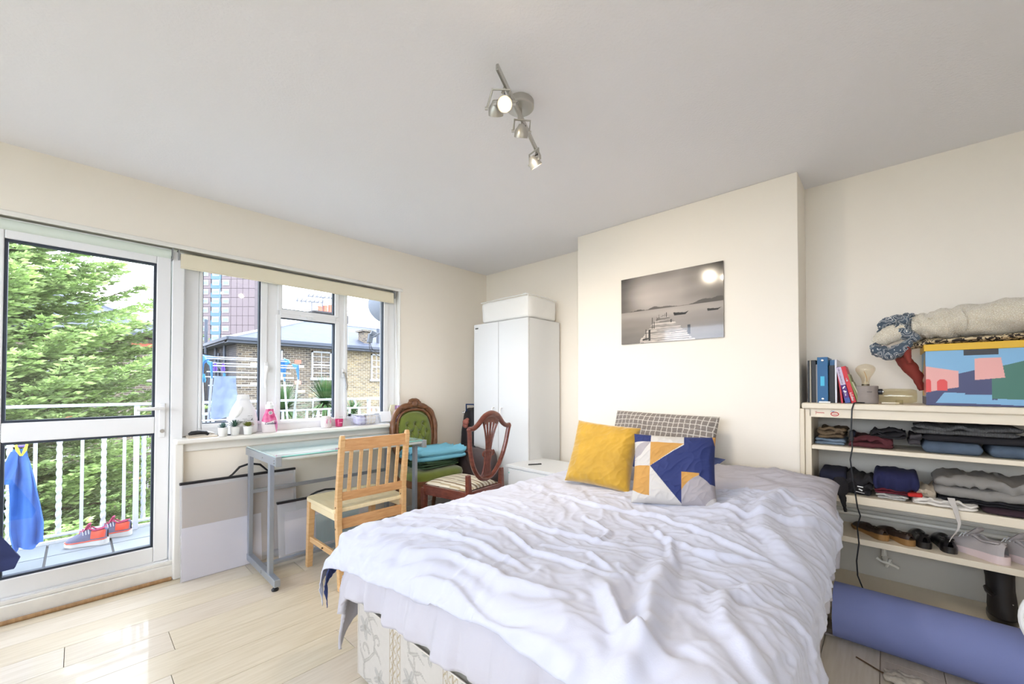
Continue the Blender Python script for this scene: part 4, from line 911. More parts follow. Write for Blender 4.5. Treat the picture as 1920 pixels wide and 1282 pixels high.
def pu(t,w_,h_):
    part('spine_panel', B(.0,-.0012,h_*.5,w_,0,h_*.99), mat('lilac_print',(200,184,206),.4), t, local=True, label='pale lilac upper half of the spine')
    part('spine_panel', B(.0,-.0012,0,w_,0,h_*.14), mat('blue_print',(52,76,150),.4), t, local=True, label='blue foot of the spine')
    DI = mat('dark_ink',(70,50,90),.5)
    scribble('spine_lettering', MW[t] @ frame_m((w_/2,-.0016,h_*.74),(0,0,-1),(1,0,0)), .085, .008, DI, t, 5); scribble('spine_lettering', MW[t] @ frame_m((w_/2,-.0012,h_*.24),(0,0,-1),(1,0,0)), .026, .008, WB, t, 6)
    part('spine_mark', MB().bar((w_*.25,-.0014,h_*.40),(w_*.75,-.0014,h_*.46),.001,.006).bar((w_*.25,-.0014,h_*.34),(w_*.75,-.0014,h_*.30),.001,.006), WB, t, local=True)
def rd(t,w_,h_):
    for s,a,z,l in ((8,.17,.012,.045),(9,.62,.008,.022)): scribble('spine_lettering', MW[t] @ frame_m((w_/2,-.0012,h_*a),(0,0,-1),(1,0,0)), l, z, WB, t, s)
boxbook('book','red thin book leaning against the white folder',-.180,.008,.188,.2,(196,40,56),tilt=.10)
boxbook('book','purple textbook with lilac upper spine, leaning left',-.163,.022,.196,.2,(84,34,120),tilt=.20,extra=pu)
boxbook('book','bright red textbook leaning left over the purple one',-.137,.020,.200,.2,(204,34,44),tilt=.225,extra=rd)
boxbook('book','slim olive green booklet, last of the leaning books',-.112,.008,.16,.2,(120,124,62),tilt=.27)
boxbook('booklet','translucent pale green booklet leaning beside the bulb lamp',-.098,.006,.12,.18,(176,174,140),tilt=.33,cat='booklet')
solo('white_adapter', MB().box(-.272,2.745,TZ,-.222,2.772,TZ+.009), WHITEP, 'small flat white box in front of the blue binder', 'box', bev=.003)
# lamp with filament bulb
LY = 2.84; LX = -.082
t = thing('bulb_lamp','round grey concrete table lamp with a clear filament bulb','lamp',(LX,LY,TZ))
CON = mat('concrete_grey',(150,140,134),.8,bump=(60,.2),var=(20,.06))
part('lamp_base', MB().lathe([(0,0),(.048,0),(.051,.003),(.051,.090),(.048,.093),(.022,.093),(.020,.088),(0,.088)],(LX,LY,TZ),n=40), CON, t)
part('socket', MB().cyl((LX,LY,TZ+.085),(LX,LY,TZ+.103),.016,n=20), mat('socket_brass',(120,110,90),.4,.6), t)
GB = clear_glass('bulb_glass',(252,248,238),.30)
part('bulb_glass', MB().lathe([(.015,.095),(.0155,.115),(.020,.135),(.033,.158),(.0405,.175),(.040,.188),(.032,.199),(.018,.206),(.006,.209),(0,.210)],(LX,LY,TZ),n=32,cap=False), GB, t, recalc=False, smooth=80)
part('filament', MB().tube([(LX+.006*math.cos(a*2.6),LY+.003*math.sin(a),TZ+.115+.055*abs(math.sin(a*1.3))) for a in np.linspace(0,6,40)],.0012,5), mat('filament',(196,150,80),.4,.4), t)
part('glass_stem', MB().tube([(LX,LY,TZ+.10),(LX,LY,TZ+.13),(LX,LY,TZ+.15)],[.006,.003,.002],8), GB, t)
sw = part('dimmer_knob', MB().cyl((LX+.05,LY-.006,TZ+.062),(LX+.066,LY-.008,TZ+.062),.015,n=20), BLACK, t, label='black dimmer knob')
part('knob_cap', MB().cyl((LX+.0661,LY-.008,TZ+.062),(LX+.070,LY-.0085,TZ+.062),.009,n=20), CHROME, sw)
part('base_print', MB().box(LX+.006,LY-.0515,TZ+.060,LX+.026,LY-.0498,TZ+.063), mat('dark_print',(80,72,70),.5), t)
t = thing('lamp_cord','long black cord hanging from the bulb lamp down past the shelves','cord',(-.10,2.72,0))
part('cable', MB().tube([(LX-.0,LY-.045,TZ+.004),(-.115,2.765,TZ+.006),(-.125,2.735,TZ+.004),(-.133,2.728,1.06),(-.137,2.722,.95),(-.133,2.72,.86),(-.142,2.72,.80),(-.133,2.722,.70),(-.123,2.722,.62),(-.116,2.715,.56),(-.105,2.715,.52),(-.118,2.715,.46),(-.112,2.715,.38),(-.122,2.712,.29),(-.118,2.70,.22),(-.10,2.69,.17),(-.08,2.66,.12)],.0032,8), BLACK, t)
part('inline_switch', MB().tube([(-.1365,2.7215,.95),(-.1368,2.7213,.945),(-.1345,2.721,.90),(-.134,2.721,.895)],[.004,.0085,.0085,.004],10), BLACK, t)
# crumpled clear plastic bag / bottle
PB = clear_glass('clear_plastic',(248,245,232),.28)
prof = [(.004,0),(.016,.0),(.018,.03),(.022,.035),(.034,.09),(.036,.14),(.033,.17),(.020,.188),(.006,.185)]
t = thing('clear_vase','clear pale glass bottle lying on its side behind the lamp','bottle',(.05,2.93,TZ))
part('bottle_body', MB().lathe([(.006,0),(.03,.002),(.037,.02),(.038,.10),(.034,.14),(.020,.19),(.014,.215),(.014,.23)],(.115,2.95,TZ+.04),n=28,M=Matrix.Rotation(-PI/2,4,'Y'),cap=False), PB, t, recalc=False, smooth=80)
part('bottle_neck', MB().lathe([(.015,.228),(.017,.23),(.017,.24),(.014,.242)],(.115,2.95,TZ+.04),n=24,M=Matrix.Rotation(-PI/2,4,'Y'),cap=False), PB, t, recalc=False)
t = thing('pump_stand','small clear plastic piece with a rod beside the lamp','plastic piece',(.02,2.80,TZ))
part('rod', MB().cyl((-.02,2.80,TZ+.006),(.045,2.80,TZ+.006),.004,n=10), mat('pale_rod',(236,226,206),.4), t); part('disc', MB().cyl((.045,2.80,TZ),(.045,2.80,TZ+.022),.014,n=16), PB, t, recalc=False)
# patterned storage box
X0,X1,Y0,Y1,H0 = .138,.72,2.765,3.05,.262
t = thing('storage_box','large cardboard storage box with yellow lid and blue, pink and green shapes','box',((X0+X1)/2,(Y0+Y1)/2,TZ))
LB,NV,PK,GN,RD,YL = (122,172,208.),(58,62,104.),(226,164,156.),(58,112,96.),(218,66,62.),(220,176,32.)
def front(U,V):
    x = U*.80/.582*.582; x = U*(X1-X0); y = V*H0; c = np.full(U.shape+(3,),LB)   # metres
    s = .62   # visible part: photo px -> metres; photo front spans 0..~.26 m
    def P_(p,k): c[inpoly(x,y,p)] = k
    P_([(0,0),(.6,0),(.6,.012),(0,.012)],NV); P_([(0,0),(.115,.012),(.135,.105),(.22,.13),(.22,0)],NV) 
    P_([(-.01,-.01),(.03,.0),(.06,.012),(.6,.006),(.6,-.01)],NV)
    P_([(0,.0),(0,.12),(.065,.13),(.12,.145),(.17,.16),(.178,.20),(.178,.055),(.06,.062),(.03,.01)],NV)
    P_([(.065,.135),(.16,.165),(.20,.17),(.2,.06),(.06,.06)],NV)
    P_([(.035,.012),(.068,.052),(.205,.052),(.205,.010)],LB); P_([(.205,.01),(.205,.02),(.6,.0),(.6,-.01)],LB); P_([(.035,.012),(.205,.012),(.6,.004),(.6,.016),(.21,.03)],LB)
    P_([(.205,.035),(.205,.17),(.6,.30),(.6,.02)],GN)
    P_([(0,.06),(0,.185),(.105,.160),(.105,.085),(.07,.078),(.02,.066)],PK)
    P_([(.155,.118),(.155,.216),(.232,.218),(.243,.128)],PK)
    for cx,w_,b,h_ in ((.006,.010,.062,.052),(.053,.017,.070,.036)):
        c[((np.abs(x-cx) < w_)&(y > b)&(y < b+h_))|((np.hypot(x-cx,(y-b-h_)*1.)<w_)&(y >= b+h_))] = RD
    return c
def side(U,V):
    x = U*(Y1-Y0); y = V*H0; c = np.full(U.shape+(3,),LB)     # U from the near corner to the wall
    def P_(p,k): c[inpoly(x,y,p)] = k
    P_([(0,-.01),(.3,-.01),(.3,.04),(0,.04)],NV)
    P_([(.05,.045),(.05,.25),(.26,.16),(.26,.04)],YL); P_([(0,.05),(0,.19),(.05,.2),(.2,.15),(.2,.07),(.08,.04)],PK); 
    for cx in (.03,.10,.16): c[((np.abs(x-cx) < .018)&(y > .06)&(y < .10))|((np.hypot(x-cx,y-.10)<.018)&(y>=.1))] = RD
    return c
CB = mat('box_card',(120,168,204),.5); part('box_body', B(X0+.001,Y0+.001,TZ+.001,X1,Y1,TZ+H0), CB, t)
bp = painted('box_print',.4)
s,c = sheet((X0,Y0,TZ+.001),(X1-X0,0,0),(0,0,H0),330,150,front); o = part('front_print',s,bp,t,smooth=0,recalc=False); setcol(o,c)
s,c = sheet((X0,Y0,TZ+.001),(0,Y1-Y0,0),(0,0,H0),120,110,side); o = part('side_print',s,bp,t,smooth=0,recalc=False); setcol(o,c)
part('box_lid', B(X0-.006,Y0-.006,TZ+H0-.004,X1+.006,Y1+.004,TZ+H0+.028), mat('yellow_card',(222,176,34),.45), t, bev=.002, label='yellow lid')
part('handle_hole', B(X0+.122,Y0-.001,TZ+H0-.03,X0+.225,Y0+.0015,TZ+H0-.004), BLACK, t, label='black slot under the lid')
# fleece blanket, patterned blanket etc. on the box
BZ = TZ+H0+.028
SH = mat('sherpa_fleece',(232,222,200),.95,sheen=.5); N,L,p = nodes(SH)
tc = N.new('ShaderNodeTexCoord'); vo = N.new('ShaderNodeTexVoronoi'); vo.inputs['Scale'].default_value = 130; vo.feature = 'DISTANCE_TO_EDGE'; bm_ = N.new('ShaderNodeBump'); bm_.inputs['Strength'].default_value = .9; bm_.inputs['Distance'].default_value = .006
n2 = N.new('ShaderNodeTexNoise'); n2.inputs['Scale'].default_value = 40; ad = N.new('ShaderNodeVectorMath'); sc2 = N.new('ShaderNodeVectorMath'); sc2.operation = 'SCALE'; sc2.inputs['Scale'].default_value = .012
L.new(tc.outputs['Object'],n2.inputs['Vector']); L.new(n2.outputs['Color'],sc2.inputs[0]); L.new(tc.outputs['Object'],ad.inputs[0]); L.new(sc2.outputs[0],ad.inputs[1]); L.new(ad.outputs[0],vo.inputs['Vector'])
rp = N.new('ShaderNodeValToRGB'); rp.color_ramp.elements[1].position = .12; rp.color_ramp.elements[0].color = lin((206,190,160)); rp.color_ramp.elements[1].color = lin((234,226,208)); L.new(vo.outputs['Distance'],rp.inputs['Fac']); L.new(rp.outputs['Color'],p.inputs['Base Color'])
L.new(vo.outputs['Distance'],bm_.inputs['Height']); L.new(bm_.outputs['Normal'],p.inputs['Normal'])
PAI = mat('paisley_fleece',(84,96,108),.9,sheen=.3); N,L,p = nodes(PAI)
tc = N.new('ShaderNodeTexCoord'); wv = N.new('ShaderNodeTexWave'); wv.inputs['Scale'].default_value = 9; wv.inputs['Distortion'].default_value = 14; wv.inputs['Detail'].default_value = 1.2; wv.inputs['Detail Scale'].default_value = 2.6; wv.wave_type = 'RINGS'
rp = N.new('ShaderNodeValToRGB'); rp.color_ramp.interpolation = 'CONSTANT'; rp.color_ramp.elements[0].color = lin((70,84,98)); rp.color_ramp.elements[1].position = .62; rp.color_ramp.elements[1].color = lin((214,212,208))
e_ = rp.color_ramp.elements.new(.84); e_.color = lin((92,106,118))
L.new(tc.outputs['Object'],wv.inputs['Vector']); L.new(wv.outputs['Fac'],rp.inputs['Fac']); L.new(rp.outputs['Color'],p.inputs['Base Color'])
LEO = mat('dark_floral_cream',(216,196,158),.9); N,L,p = nodes(LEO)
tc = N.new('ShaderNodeTexCoord'); n1 = N.new('ShaderNodeTexNoise'); n1.inputs['Scale'].default_value = 34; n1.inputs['Distortion'].default_value = 2.2; rp = N.new('ShaderNodeValToRGB'); rp.color_ramp.interpolation = 'CONSTANT'
rp.color_ramp.elements[0].color = lin((52,44,40)); rp.color_ramp.elements[1].position = .49; rp.color_ramp.elements[1].color = lin((216,196,158)); L.new(tc.outputs['Object'],n1.inputs['Vector']); L.new(n1.outputs['Fac'],rp.inputs['Fac']); L.new(rp.outputs['Color'],p.inputs['Base Color'])
def roll(pts, ra, rb, n=28, amp=.01, seed=0, caps=True, m=60):
    pts = np.array(pts,float); k = len(pts); T = np.linspace(0,k-1,m); C_ = np.stack([np.interp(T,np.arange(k),pts[:,i]) for i in range(3)],1)
    ra = np.interp(T,np.arange(k),ra); rb = np.interp(T,np.arange(k),rb); Pn = np.zeros((m,n,3)); q = np.linspace(0,2*PI,n,endpoint=False)
    for i in range(m):
        tg = C_[min(i+1,m-1)]-C_[max(i-1,0)]; tg /= np.linalg.norm(tg); sd = np.cross(tg,(0,0,1.)); sd /= np.linalg.norm(sd)+1e-9; up = np.cross(sd,tg)
        nn = fbm(np.cos(q)*1.3+T[i]*2.1+seed,np.sin(q)*1.3+T[i]*.8,3,seed)
        Pn[i] = C_[i]+np.outer(np.cos(q)*(ra[i]+nn*amp),sd)+np.outer(np.sin(q)*(rb[i]+nn*amp),up)
    M_ = MB().grid(Pn,cv=True)
    if caps: M_.f += [tuple(range(n))[::-1],tuple((m-1)*n+j for j in range(n))]
    return M_
solo('patterned_blanket', roll([(.06,2.86,BZ-.005),(.14,2.88,BZ+.014),(.4,2.9,BZ+.02),(.72,2.9,BZ+.02)],[.03,.10,.125,.12],[.012,.018,.022,.02],24,.004,3), LEO, 'thin cream blanket with black floral print between box lid and fleece', 'blanket', smooth=80)
t = thing('fleece_blanket','cream sherpa fleece blanket rolled on top of the box, its patterned side turned out','blanket',(.4,2.9,BZ+.03))
part('fleece_roll', roll([(.085,2.87,BZ+.100),(.16,2.88,BZ+.098),(.26,2.9,BZ+.108),(.45,2.9,BZ+.125),(.74,2.91,BZ+.125)],[.075,.10,.115,.12,.12],[.062,.066,.076,.082,.082],30,.016,8), SH, t, smooth=80)
part('patterned_flap', roll([(.105,2.83,BZ+.155),(.075,2.83,BZ+.145),(.055,2.82,BZ+.10),(.085,2.80,BZ+.055),(.115,2.795,BZ+.025)],[.022,.034,.036,.034,.012],[.012,.02,.028,.026,.012],18,.010,4,m=30), PAI, t, smooth=80, label='slate grey paisley side of the fleece')
part('patterned_flap', roll([(.09,2.86,BZ+.13),(.035,2.85,BZ+.145),(-.012,2.85,BZ+.115),(-.02,2.85,BZ+.075)],[.02,.022,.020,.008],[.02,.026,.022,.010],18,.010,9,m=30), PAI, t, smooth=80)
part('fleece_fold', roll([(.07,2.83,BZ+.09),(.02,2.83,BZ+.065),(-.02,2.83,BZ+.045),(-.045,2.83,BZ+.025)],[.05,.05,.042,.012],[.036,.044,.038,.012],20,.008,6,m=30), SH, t, smooth=80)
part('patterned_flap', roll([(-.050,2.825,BZ+.02),(-.03,2.82,BZ-.015),(.01,2.81,BZ-.04),(.055,2.80,BZ-.015),(.09,2.79,BZ+.03)],[.016,.034,.034,.032,.012],[.016,.028,.030,.028,.012],18,.008,2,m=30), PAI, t, smooth=80)
RC = mat('rust_red_cotton',(132,54,44),.85,bump=(100,.3))
t = thing('red_cloth','rust red cloth hanging between the patterned blanket and the storage box','cloth',(.11,2.84,1.2))
part('hanging_fold', roll([(.075,2.80,BZ-.005),(.078,2.80,BZ-.05),(.085,2.80,BZ-.085)],[.022,.024,.018],[.014,.014,.010],14,.004,5,m=16), RC, t, smooth=80, label='rolled lighter end')
part('cloth_drape', roll([(.05,2.86,BZ-.05),(.08,2.87,BZ-.09),(.112,2.88,BZ-.15),(.128,2.89,BZ-.22)],[.045,.036,.022,.006],[.02,.03,.024,.006],14,.006,7,m=20), RC, t, smooth=80)
# ------------------------------------------------------------------ clothes on the shelves
def cl(name,c,b=(90,.35),var=None): return mat(name,c,.9,bump=b,var=var)
def cords(name,c,c2,sc_=90,ax='X'):
    m = mat(name,c,.9); N,L,p = nodes(m); tc = N.new('ShaderNodeTexCoord'); wv = N.new('ShaderNodeTexWave'); wv.inputs['Scale'].default_value = sc_; wv.bands_direction = ax; wv.inputs['Distortion'].default_value = .6
    r = N.new('ShaderNodeValToRGB'); r.color_ramp.elements[0].color = lin(c2); r.color_ramp.elements[1].color = lin(c); L.new(tc.outputs['Object'],wv.inputs['Vector']); L.new(wv.outputs['Fac'],r.inputs['Fac']); L.new(r.outputs['Color'],p.inputs['Base Color'])
    b = N.new('ShaderNodeBump'); b.inputs['Strength'].default_value = .5; b.inputs['Distance'].default_value = .002; L.new(wv.outputs['Fac'],b.inputs['Height']); L.new(b.outputs['Normal'],p.inputs['Normal']); return m
S1,S2,S3 = .8585,.6085,.3925
DEN = cl('pale_denim',(108,124,140),(160,.3),(20,.12)); DEN2 = cl('blue_denim',(80,94,112),(160,.3),(20,.12)); BLK = cl('black_cotton',(34,32,36)); NVB = cl('navy_cotton_dark',(28,30,56)); MAR = cl('maroon_cotton',(86,38,44)); DNV = cl('deep_navy_knit',(26,28,48))
def garment(name,label,m_,cat,*a,**k):
    ang = k.pop('ang',0); mb = folded(*a,**k)
    if ang: mb = rot_mb(mb,ang,((a[0]+a[3])/2,(a[1]+a[4])/2,0))
    return solo(name,mb,m_,label,cat,'folded clothes on the shelves',smooth=70)
garment('folded_jeans','pale blue denim at the left end of the upper shelf',DEN,'jeans',-.300,2.79,S1,-.155,3.02,.036,plies=2,seed=1,amp=.005)
garment('folded_trousers','brown ribbed corduroy folded on the pale denim',cords('brown_corduroy',(128,108,82),(78,64,50)),'trousers',-.29,2.79,S1+.037,-.155,3.0,.055,plies=3,seed=2,amp=.010,ang=-.03)
garment('folded_jumper','maroon crumpled top in the middle of the upper shelf',MAR,'jumper',-.155,2.785,S1,.03,3.0,.055,plies=2,seed=3,amp=.014)
garment('folded_trousers','black trousers with pale hem edges on the maroon top',BLK,'trousers',-.07,2.79,S1+.055,.07,3.0,.040,plies=3,seed=4,amp=.014)
garment('rolled_sock','small rolled dark navy garment beside the corduroy',DNV,'sock',-.150,2.80,S1+.052,-.115,2.90,.026,plies=1,seed=5,amp=.003)
garment('folded_jeans','mid blue denim at the right of the upper shelf',DEN2,'jeans',.115,2.78,S1,.33,3.02,.052,plies=1,seed=6,amp=.004)
garment('folded_jeans','mid blue denim cut off by the right edge, upper shelf',DEN2,'jeans',.333,2.78,S1,.55,3.02,.050,plies=1,seed=16,amp=.004)
garment('folded_trousers','black folded trousers on the right-hand denim',BLK,'trousers',.12,2.80,S1+.053,.55,3.02,.035,plies=1,seed=7,amp=.004)
TW = cords('grey_check_tweed',(104,104,104),(52,52,54),70); garment('folded_trousers','grey checked tweed trousers topmost at the right of the upper shelf',TW,'trousers',.09,2.79,S1+.089,.44,3.02,.045,plies=2,seed=8,amp=.006)
garment('folded_shirt','plain dark grey shirt layer under the tweed',cl('charcoal',(66,62,66)),'shirt',.07,2.80,S1+.030,.125,3.0,.05,plies=2,seed=9,amp=.01)
garment('folded_jeans','dark navy folded jeans at the left end of the middle shelf',NVB,'jeans',-.300,2.78,S2,-.17,3.02,.045,plies=3,seed=21,amp=.006)
garment('folded_jumper','dark navy jumper topmost at the left of the middle shelf',DNV,'jumper',-.290,2.78,S2+.045,-.16,3.02,.065,plies=1,seed=22,amp=.010)
garment('folded_shirt','black crumpled top with small white print on the middle shelf',BLK,'top',-.175,2.775,S2,-.05,3.0,.095,plies=3,seed=23,amp=.016)
solo('hanging_sleeve', roll([(-.19,2.80,S2+.085),(-.185,2.76,S2+.06),(-.178,2.742,S2+.01),(-.172,2.740,S2-.05),(-.165,2.742,S2-.085)],[.025,.03,.028,.022,.010],[.012,.012,.010,.010,.006],12,.004,5,m=24), BLK, 'black sleeve hanging over the edge of the middle shelf', 'sleeve', smooth=70)
solo('white_print', MB().bar((-.118,2.77,S2+.05),(-.095,2.768,S2+.048),.002,.005).bar((-.112,2.77,S2+.037),(-.098,2.768,S2+.030),.002,.006).bar((-.125,2.77,S2+.022),(-.09,2.768,S2+.018),.001,.002), PAPER, 'small white printed marks on the black crumpled top', 'print')
garment('folded_jumper','big dark navy jumper in the middle of the middle shelf',cl('navy_knit',(34,36,74)),'jumper',-.065,2.77,S2+.048,.125,3.02,.085,plies=1,seed=24,amp=.020)
garment('folded_shirt','maroon shirt under the big navy jumper',cl('wine',(102,32,46)),'shirt',-.055,2.775,S2+.026,.10,3.0,.026,plies=2,seed=25,amp=.006)
garment('folded_shirt','bright red edge of a shirt under the navy jumper',cl('bright_red',(196,44,40)),'shirt',.06,2.765,S2+.03,.125,2.95,.02,plies=1,seed=26,amp=.005)
garment('folded_shirt','white and grey striped shirt lowest in the middle pile',cords('white_grey_stripe',(222,220,214),(150,148,146),120,'Y'),'shirt',-.05,2.77,S2,.075,3.0,.026,plies=2,seed=27,amp=.005)
garment('folded_shirt','white crumpled shirt right of the striped pile',cl('off_white',(226,220,212)),'shirt',.085,2.755,S2,.30,2.95,.030,plies=2,seed=28,amp=.012)
garment('folded_shirt','black layer under the grey sweatshirt',BLK,'shirt',.17,2.78,S2+.028,.55,3.0,.024,plies=2,seed=29,amp=.004)
garment('folded_sweatshirt','grey marl sweatshirt heaped at the right of the middle shelf',cl('grey_marl',(140,136,132),(160,.3)),'sweatshirt',.155,2.775,S2+.054,.50,3.02,.095,plies=2,seed=30,amp=.013)
garment('folded_shirt','beige crumpled sheer top between navy jumper and sweatshirt',cl('beige_sheer',(180,166,146)),'shirt',.09,2.80,S2+.03,.17,2.95,.055,plies=2,seed=31,amp=.016)
garment('folded_shirt','dark plum layer at the far right of the middle shelf',cl('plum',(52,34,44)),'shirt',.31,2.76,S2,.60,3.0,.027,plies=1,seed=32,amp=.003)
t = thing('grey_ribbon','pale grey cotton tie hanging from the sweatshirt over the shelf edge','ribbon',(.25,2.75,S2-.1))
P_ = np.array([[(.212+.03*(1-k/9)*s+[0,.004,.012,.016,.02,.024,.02,.012,.0,-.008][k],2.748-.002*k+.004*s,S2+.055-.022*k) if k<20 else 0 for s in (-.4,.0,.4)] for k in range(10)])
part('strip', shell(P_,.002), cl('pale_tie',(196,190,184)), t, smooth=80)
# ------------------------------------------------------------------ shoes
def shoe(name,label,loc,rz,upc,solec,L_=.27,sneaker=True,group=None,stripe=None,opencol=None,accent=None,scale=1,low=False):
    t = thing(name,label,'shoe',loc,rot=(0,0,rz),group=group)
    # local: toe towards +x, x 0..L
    U = np.linspace(0,1,30); hw = np.interp(U,[0,.04,.15,.35,.55,.75,.9,.97,1],[.012,.026,.033,.030,.036,.046,.040,.022,.006])*(L_/.27)
    if sneaker: top = np.interp(U,[0,.05,.15,.30,.42,.55,.7,.85,.95,1],[.080,.092,.088,.082,.098,.086,.066,.052,.040,.025])
    else: top = np.interp(U,[0,.05,.15,.35,.5,.62,.8,.92,1],[.055,.066,.064,.052,.050,.058,.050,.040,.018])
    if low: top = top*.85
    if stripe: top = top*1.35; hw = hw*1.12
    sh_ = np.interp(U,[0,.2,.5,.8,1],[.030,.028,.022,.020,.024]) if sneaker else np.interp(U,[0,.25,.35,.8,1],[.024,.020,.012,.010,.010])
    if stripe: sh_ = sh_+.008
    n = 22; R_ = []; 
    for i,u in enumerate(U):
        ring = []
        for k in range(n+1):
            a = PI*k/n; y = hw[i]*math.cos(a)*(1-.12*math.sin(a)); z = sh_[i]+(top[i]-sh_[i])*math.sin(a)**.75
            o0,o1 = (.07,.46) if sneaker else (.06,.52)
            if o0 < u < o1:
                f = min(1,min(u-o0,o1-u)/.05)
                if abs(math.cos(a)) < .60*f: z = sh_[i]+.012+(z-sh_[i]-.012)*(1-f)
            ring.append((u*L_,y,z))
        R_.append(ring)
    part('upper', MB().grid(np.array(R_)), upc, t, local=True, smooth=50)
    ol = [(u*L_+(0.004 if u>.5 else -.004),h_*1.08) for u,h_ in zip(U,hw)]; poly = ol+[(a,-b) for a,b in ol[::-1]]
    m_ = MB(); k = len(poly); zt = [np.interp(p[0]/L_,U,sh_)+.006 for p in poly]; zb_ = [np.interp(p[0]/L_,[0,.8,1],[.0,.0,.012]) for p in poly]
    V_ = [(a,b,z) for (a,b),z in zip(poly,zb_)]+[(a*1.0,b*1.04,z*.6) for (a,b),z in zip(poly,zt)]+[(a,b*.98,z) for (a,b),z in zip(poly,zt)]
    F_ = [tuple(range(k))[::-1],tuple(range(2*k,3*k))]+[(r*k+i,r*k+(i+1)%k,(r+1)*k+(i+1)%k,(r+1)*k+i) for r in (0,1) for i in range(k)]
    so = part('sole', m_.add(V_,F_), solec, t, local=True, smooth=60)
    if accent: part('midsole_band', MB().tube([(u*L_,s*h_*1.10,np.interp(u,U,sh_)+.004) for s in (1,) for u,h_ in zip(U,hw)],.004,6).tube([(u*L_,-h_*1.10,np.interp(u,U,sh_)+.004) for u,h_ in zip(U,hw)],.004,6), accent, t, local=True)
    col_ = [(u*L_, s*h_*.55, z*.995) for s in (1,) for u,h_,z in zip(U[3:14],hw[3:14],top[3:14])]
    loop = [(u*L_,h_*.62,z*.96) for u,h_,z in zip(U[2:14],hw[2:14],top[2:14])]+[(u*L_,-h_*.62,z*.96) for u,h_,z in zip(U[2:14][::-1],hw[2:14][::-1],top[2:14][::-1])]
    part('collar', MB().tube(loop,.0055 if sneaker else .003,6,closed=True), opencol or upc, t, local=True)
    if sneaker:
        part('tongue', MB().tube([(.60*L_,0,.070),(.48*L_,0,.098),(.40*L_,0,.118),(.37*L_,0,.128)],[.018,.022,.024,.020],8,upv=(0,0,1),flat=.35) if not stripe else MB().tube([(.62*L_,0,.09),(.52*L_,0,.115),(.47*L_,0,.140),(.44*L_,0,.158)],[.018,.024,.027,.020],8,upv=(0,0,1),flat=.3), opencol or upc, t, local=True)
        lc = MB()
        for k in range(4): u = .46+.06*k; z = np.interp(u,U,top); w_ = np.interp(u,U,hw)*.55; lc.tube([(u*L_,-w_,z-.01),(u*L_+.006,0,z+.008),(u*L_,w_,z-.01)],.0028,6)
        part('laces', lc, stripe[1] if stripe else WHITEP, t, local=True)
        if stripe:
            for k in range(3):
                m2 = MB()
                for s in (-1,1):
                    ps = []
                    for j in range(5):
                        u = .40+.065*k+.045*j/4; fa = .15+.55*j/4; a = math.acos(min(.98,1-fa*.75)); w_ = np.interp(u,U,hw); zz = np.interp(u,U,sh_)+(np.interp(u,U,top)-np.interp(u,U,sh_))*math.sin(a)**.75
                        ps.append((u*L_,s*(w_*math.cos(a)*(1-.12*math.sin(a))+.0015),zz))
                    m2.tube(ps,.0042,5,flat=.5)
                part('side_stripe', m2, stripe[0], t, local=True)
            part('heel_panel', MB().tube([(-.002,.022,.05),(-.006,0,.055),(-.002,-.022,.05)],[.022,.026,.022],8,upv=(0,0,1)) if 0 else MB().grid(np.array([[(u*L_,s*(np.interp(u,U,hw)*math.cos(a)*(1-.12*math.sin(a))+.002),np.interp(u,U,sh_)+(np.interp(u,U,top)-np.interp(u,U,sh_))*math.sin(a)**.75) for a in np.linspace(.12,.95,7)] for u in np.linspace(.02,.36,9) for s in (1,)])).grid(np.array([[(u*L_,-(np.interp(u,U,hw)*math.cos(a)*(1-.12*math.sin(a))+.002),np.interp(u,U,sh_)+(np.interp(u,U,top)-np.interp(u,U,sh_))*math.sin(a)**.75) for a in np.linspace(.12,.95,7)] for u in np.linspace(.02,.36,9)])), accent or upc, t, local=True, recalc=False, label='bright heel panel')
    return t
tanL = mat('dark_brown_leather',(58,44,38),.45,bump=(60,.1)); insole = mat('tan_sole',(150,112,66),.6); blkL = mat('black_leather',(26,24,26),.3,coat=.3)
shoe('flat_shoe','dark brown shoe with tan sole, leftmost on the third shelf',(-.015,2.80,S3),math.radians(122),tanL,insole,.225,False,'pair of brown shoes',low=True)
shoe('flat_shoe','dark brown shoe with tan sole, second from the left on the third shelf',(.080,2.795,S3),math.radians(122),tanL,insole,.225,False,'pair of brown shoes',low=True)
shoe('flat_shoe','black leather shoe, left one of the black pair',(.128,2.80,S3),math.radians(97),blkL,blkL,.22,False,'pair of black shoes')
shoe('flat_shoe','black leather shoe, right one of the black pair',(.212,2.80,S3),math.radians(97),blkL,blkL,.22,False,'pair of black shoes')
GR_ = mat('pale_grey_mesh',(178,170,168),.8,bump=(220,.4)); PKS = mat('pinkish_white_foam',(226,206,204),.6)
shoe('trainer','pale grey and pink trainer on the third shelf',(.378,2.785,S3),math.radians(134),GR_,PKS,.26,True,'pair of pale trainers')
shoe('trainer','pale grey and pink trainer cut off at the right edge of the photo',(.50,2.80,S3),math.radians(128),GR_,PKS,.26,True,'pair of pale trainers')
solo('hair_clip', MB().bar((-.225,2.82,S3+.004),(-.20,2.79,S3+.004),.008,.006).bar((-.232,2.815,S3+.004),(-.222,2.822,S3+.004),.006,.004), BLACK, 'small dark hair clip lying left of the brown shoes', 'hair clip', bev=.001)
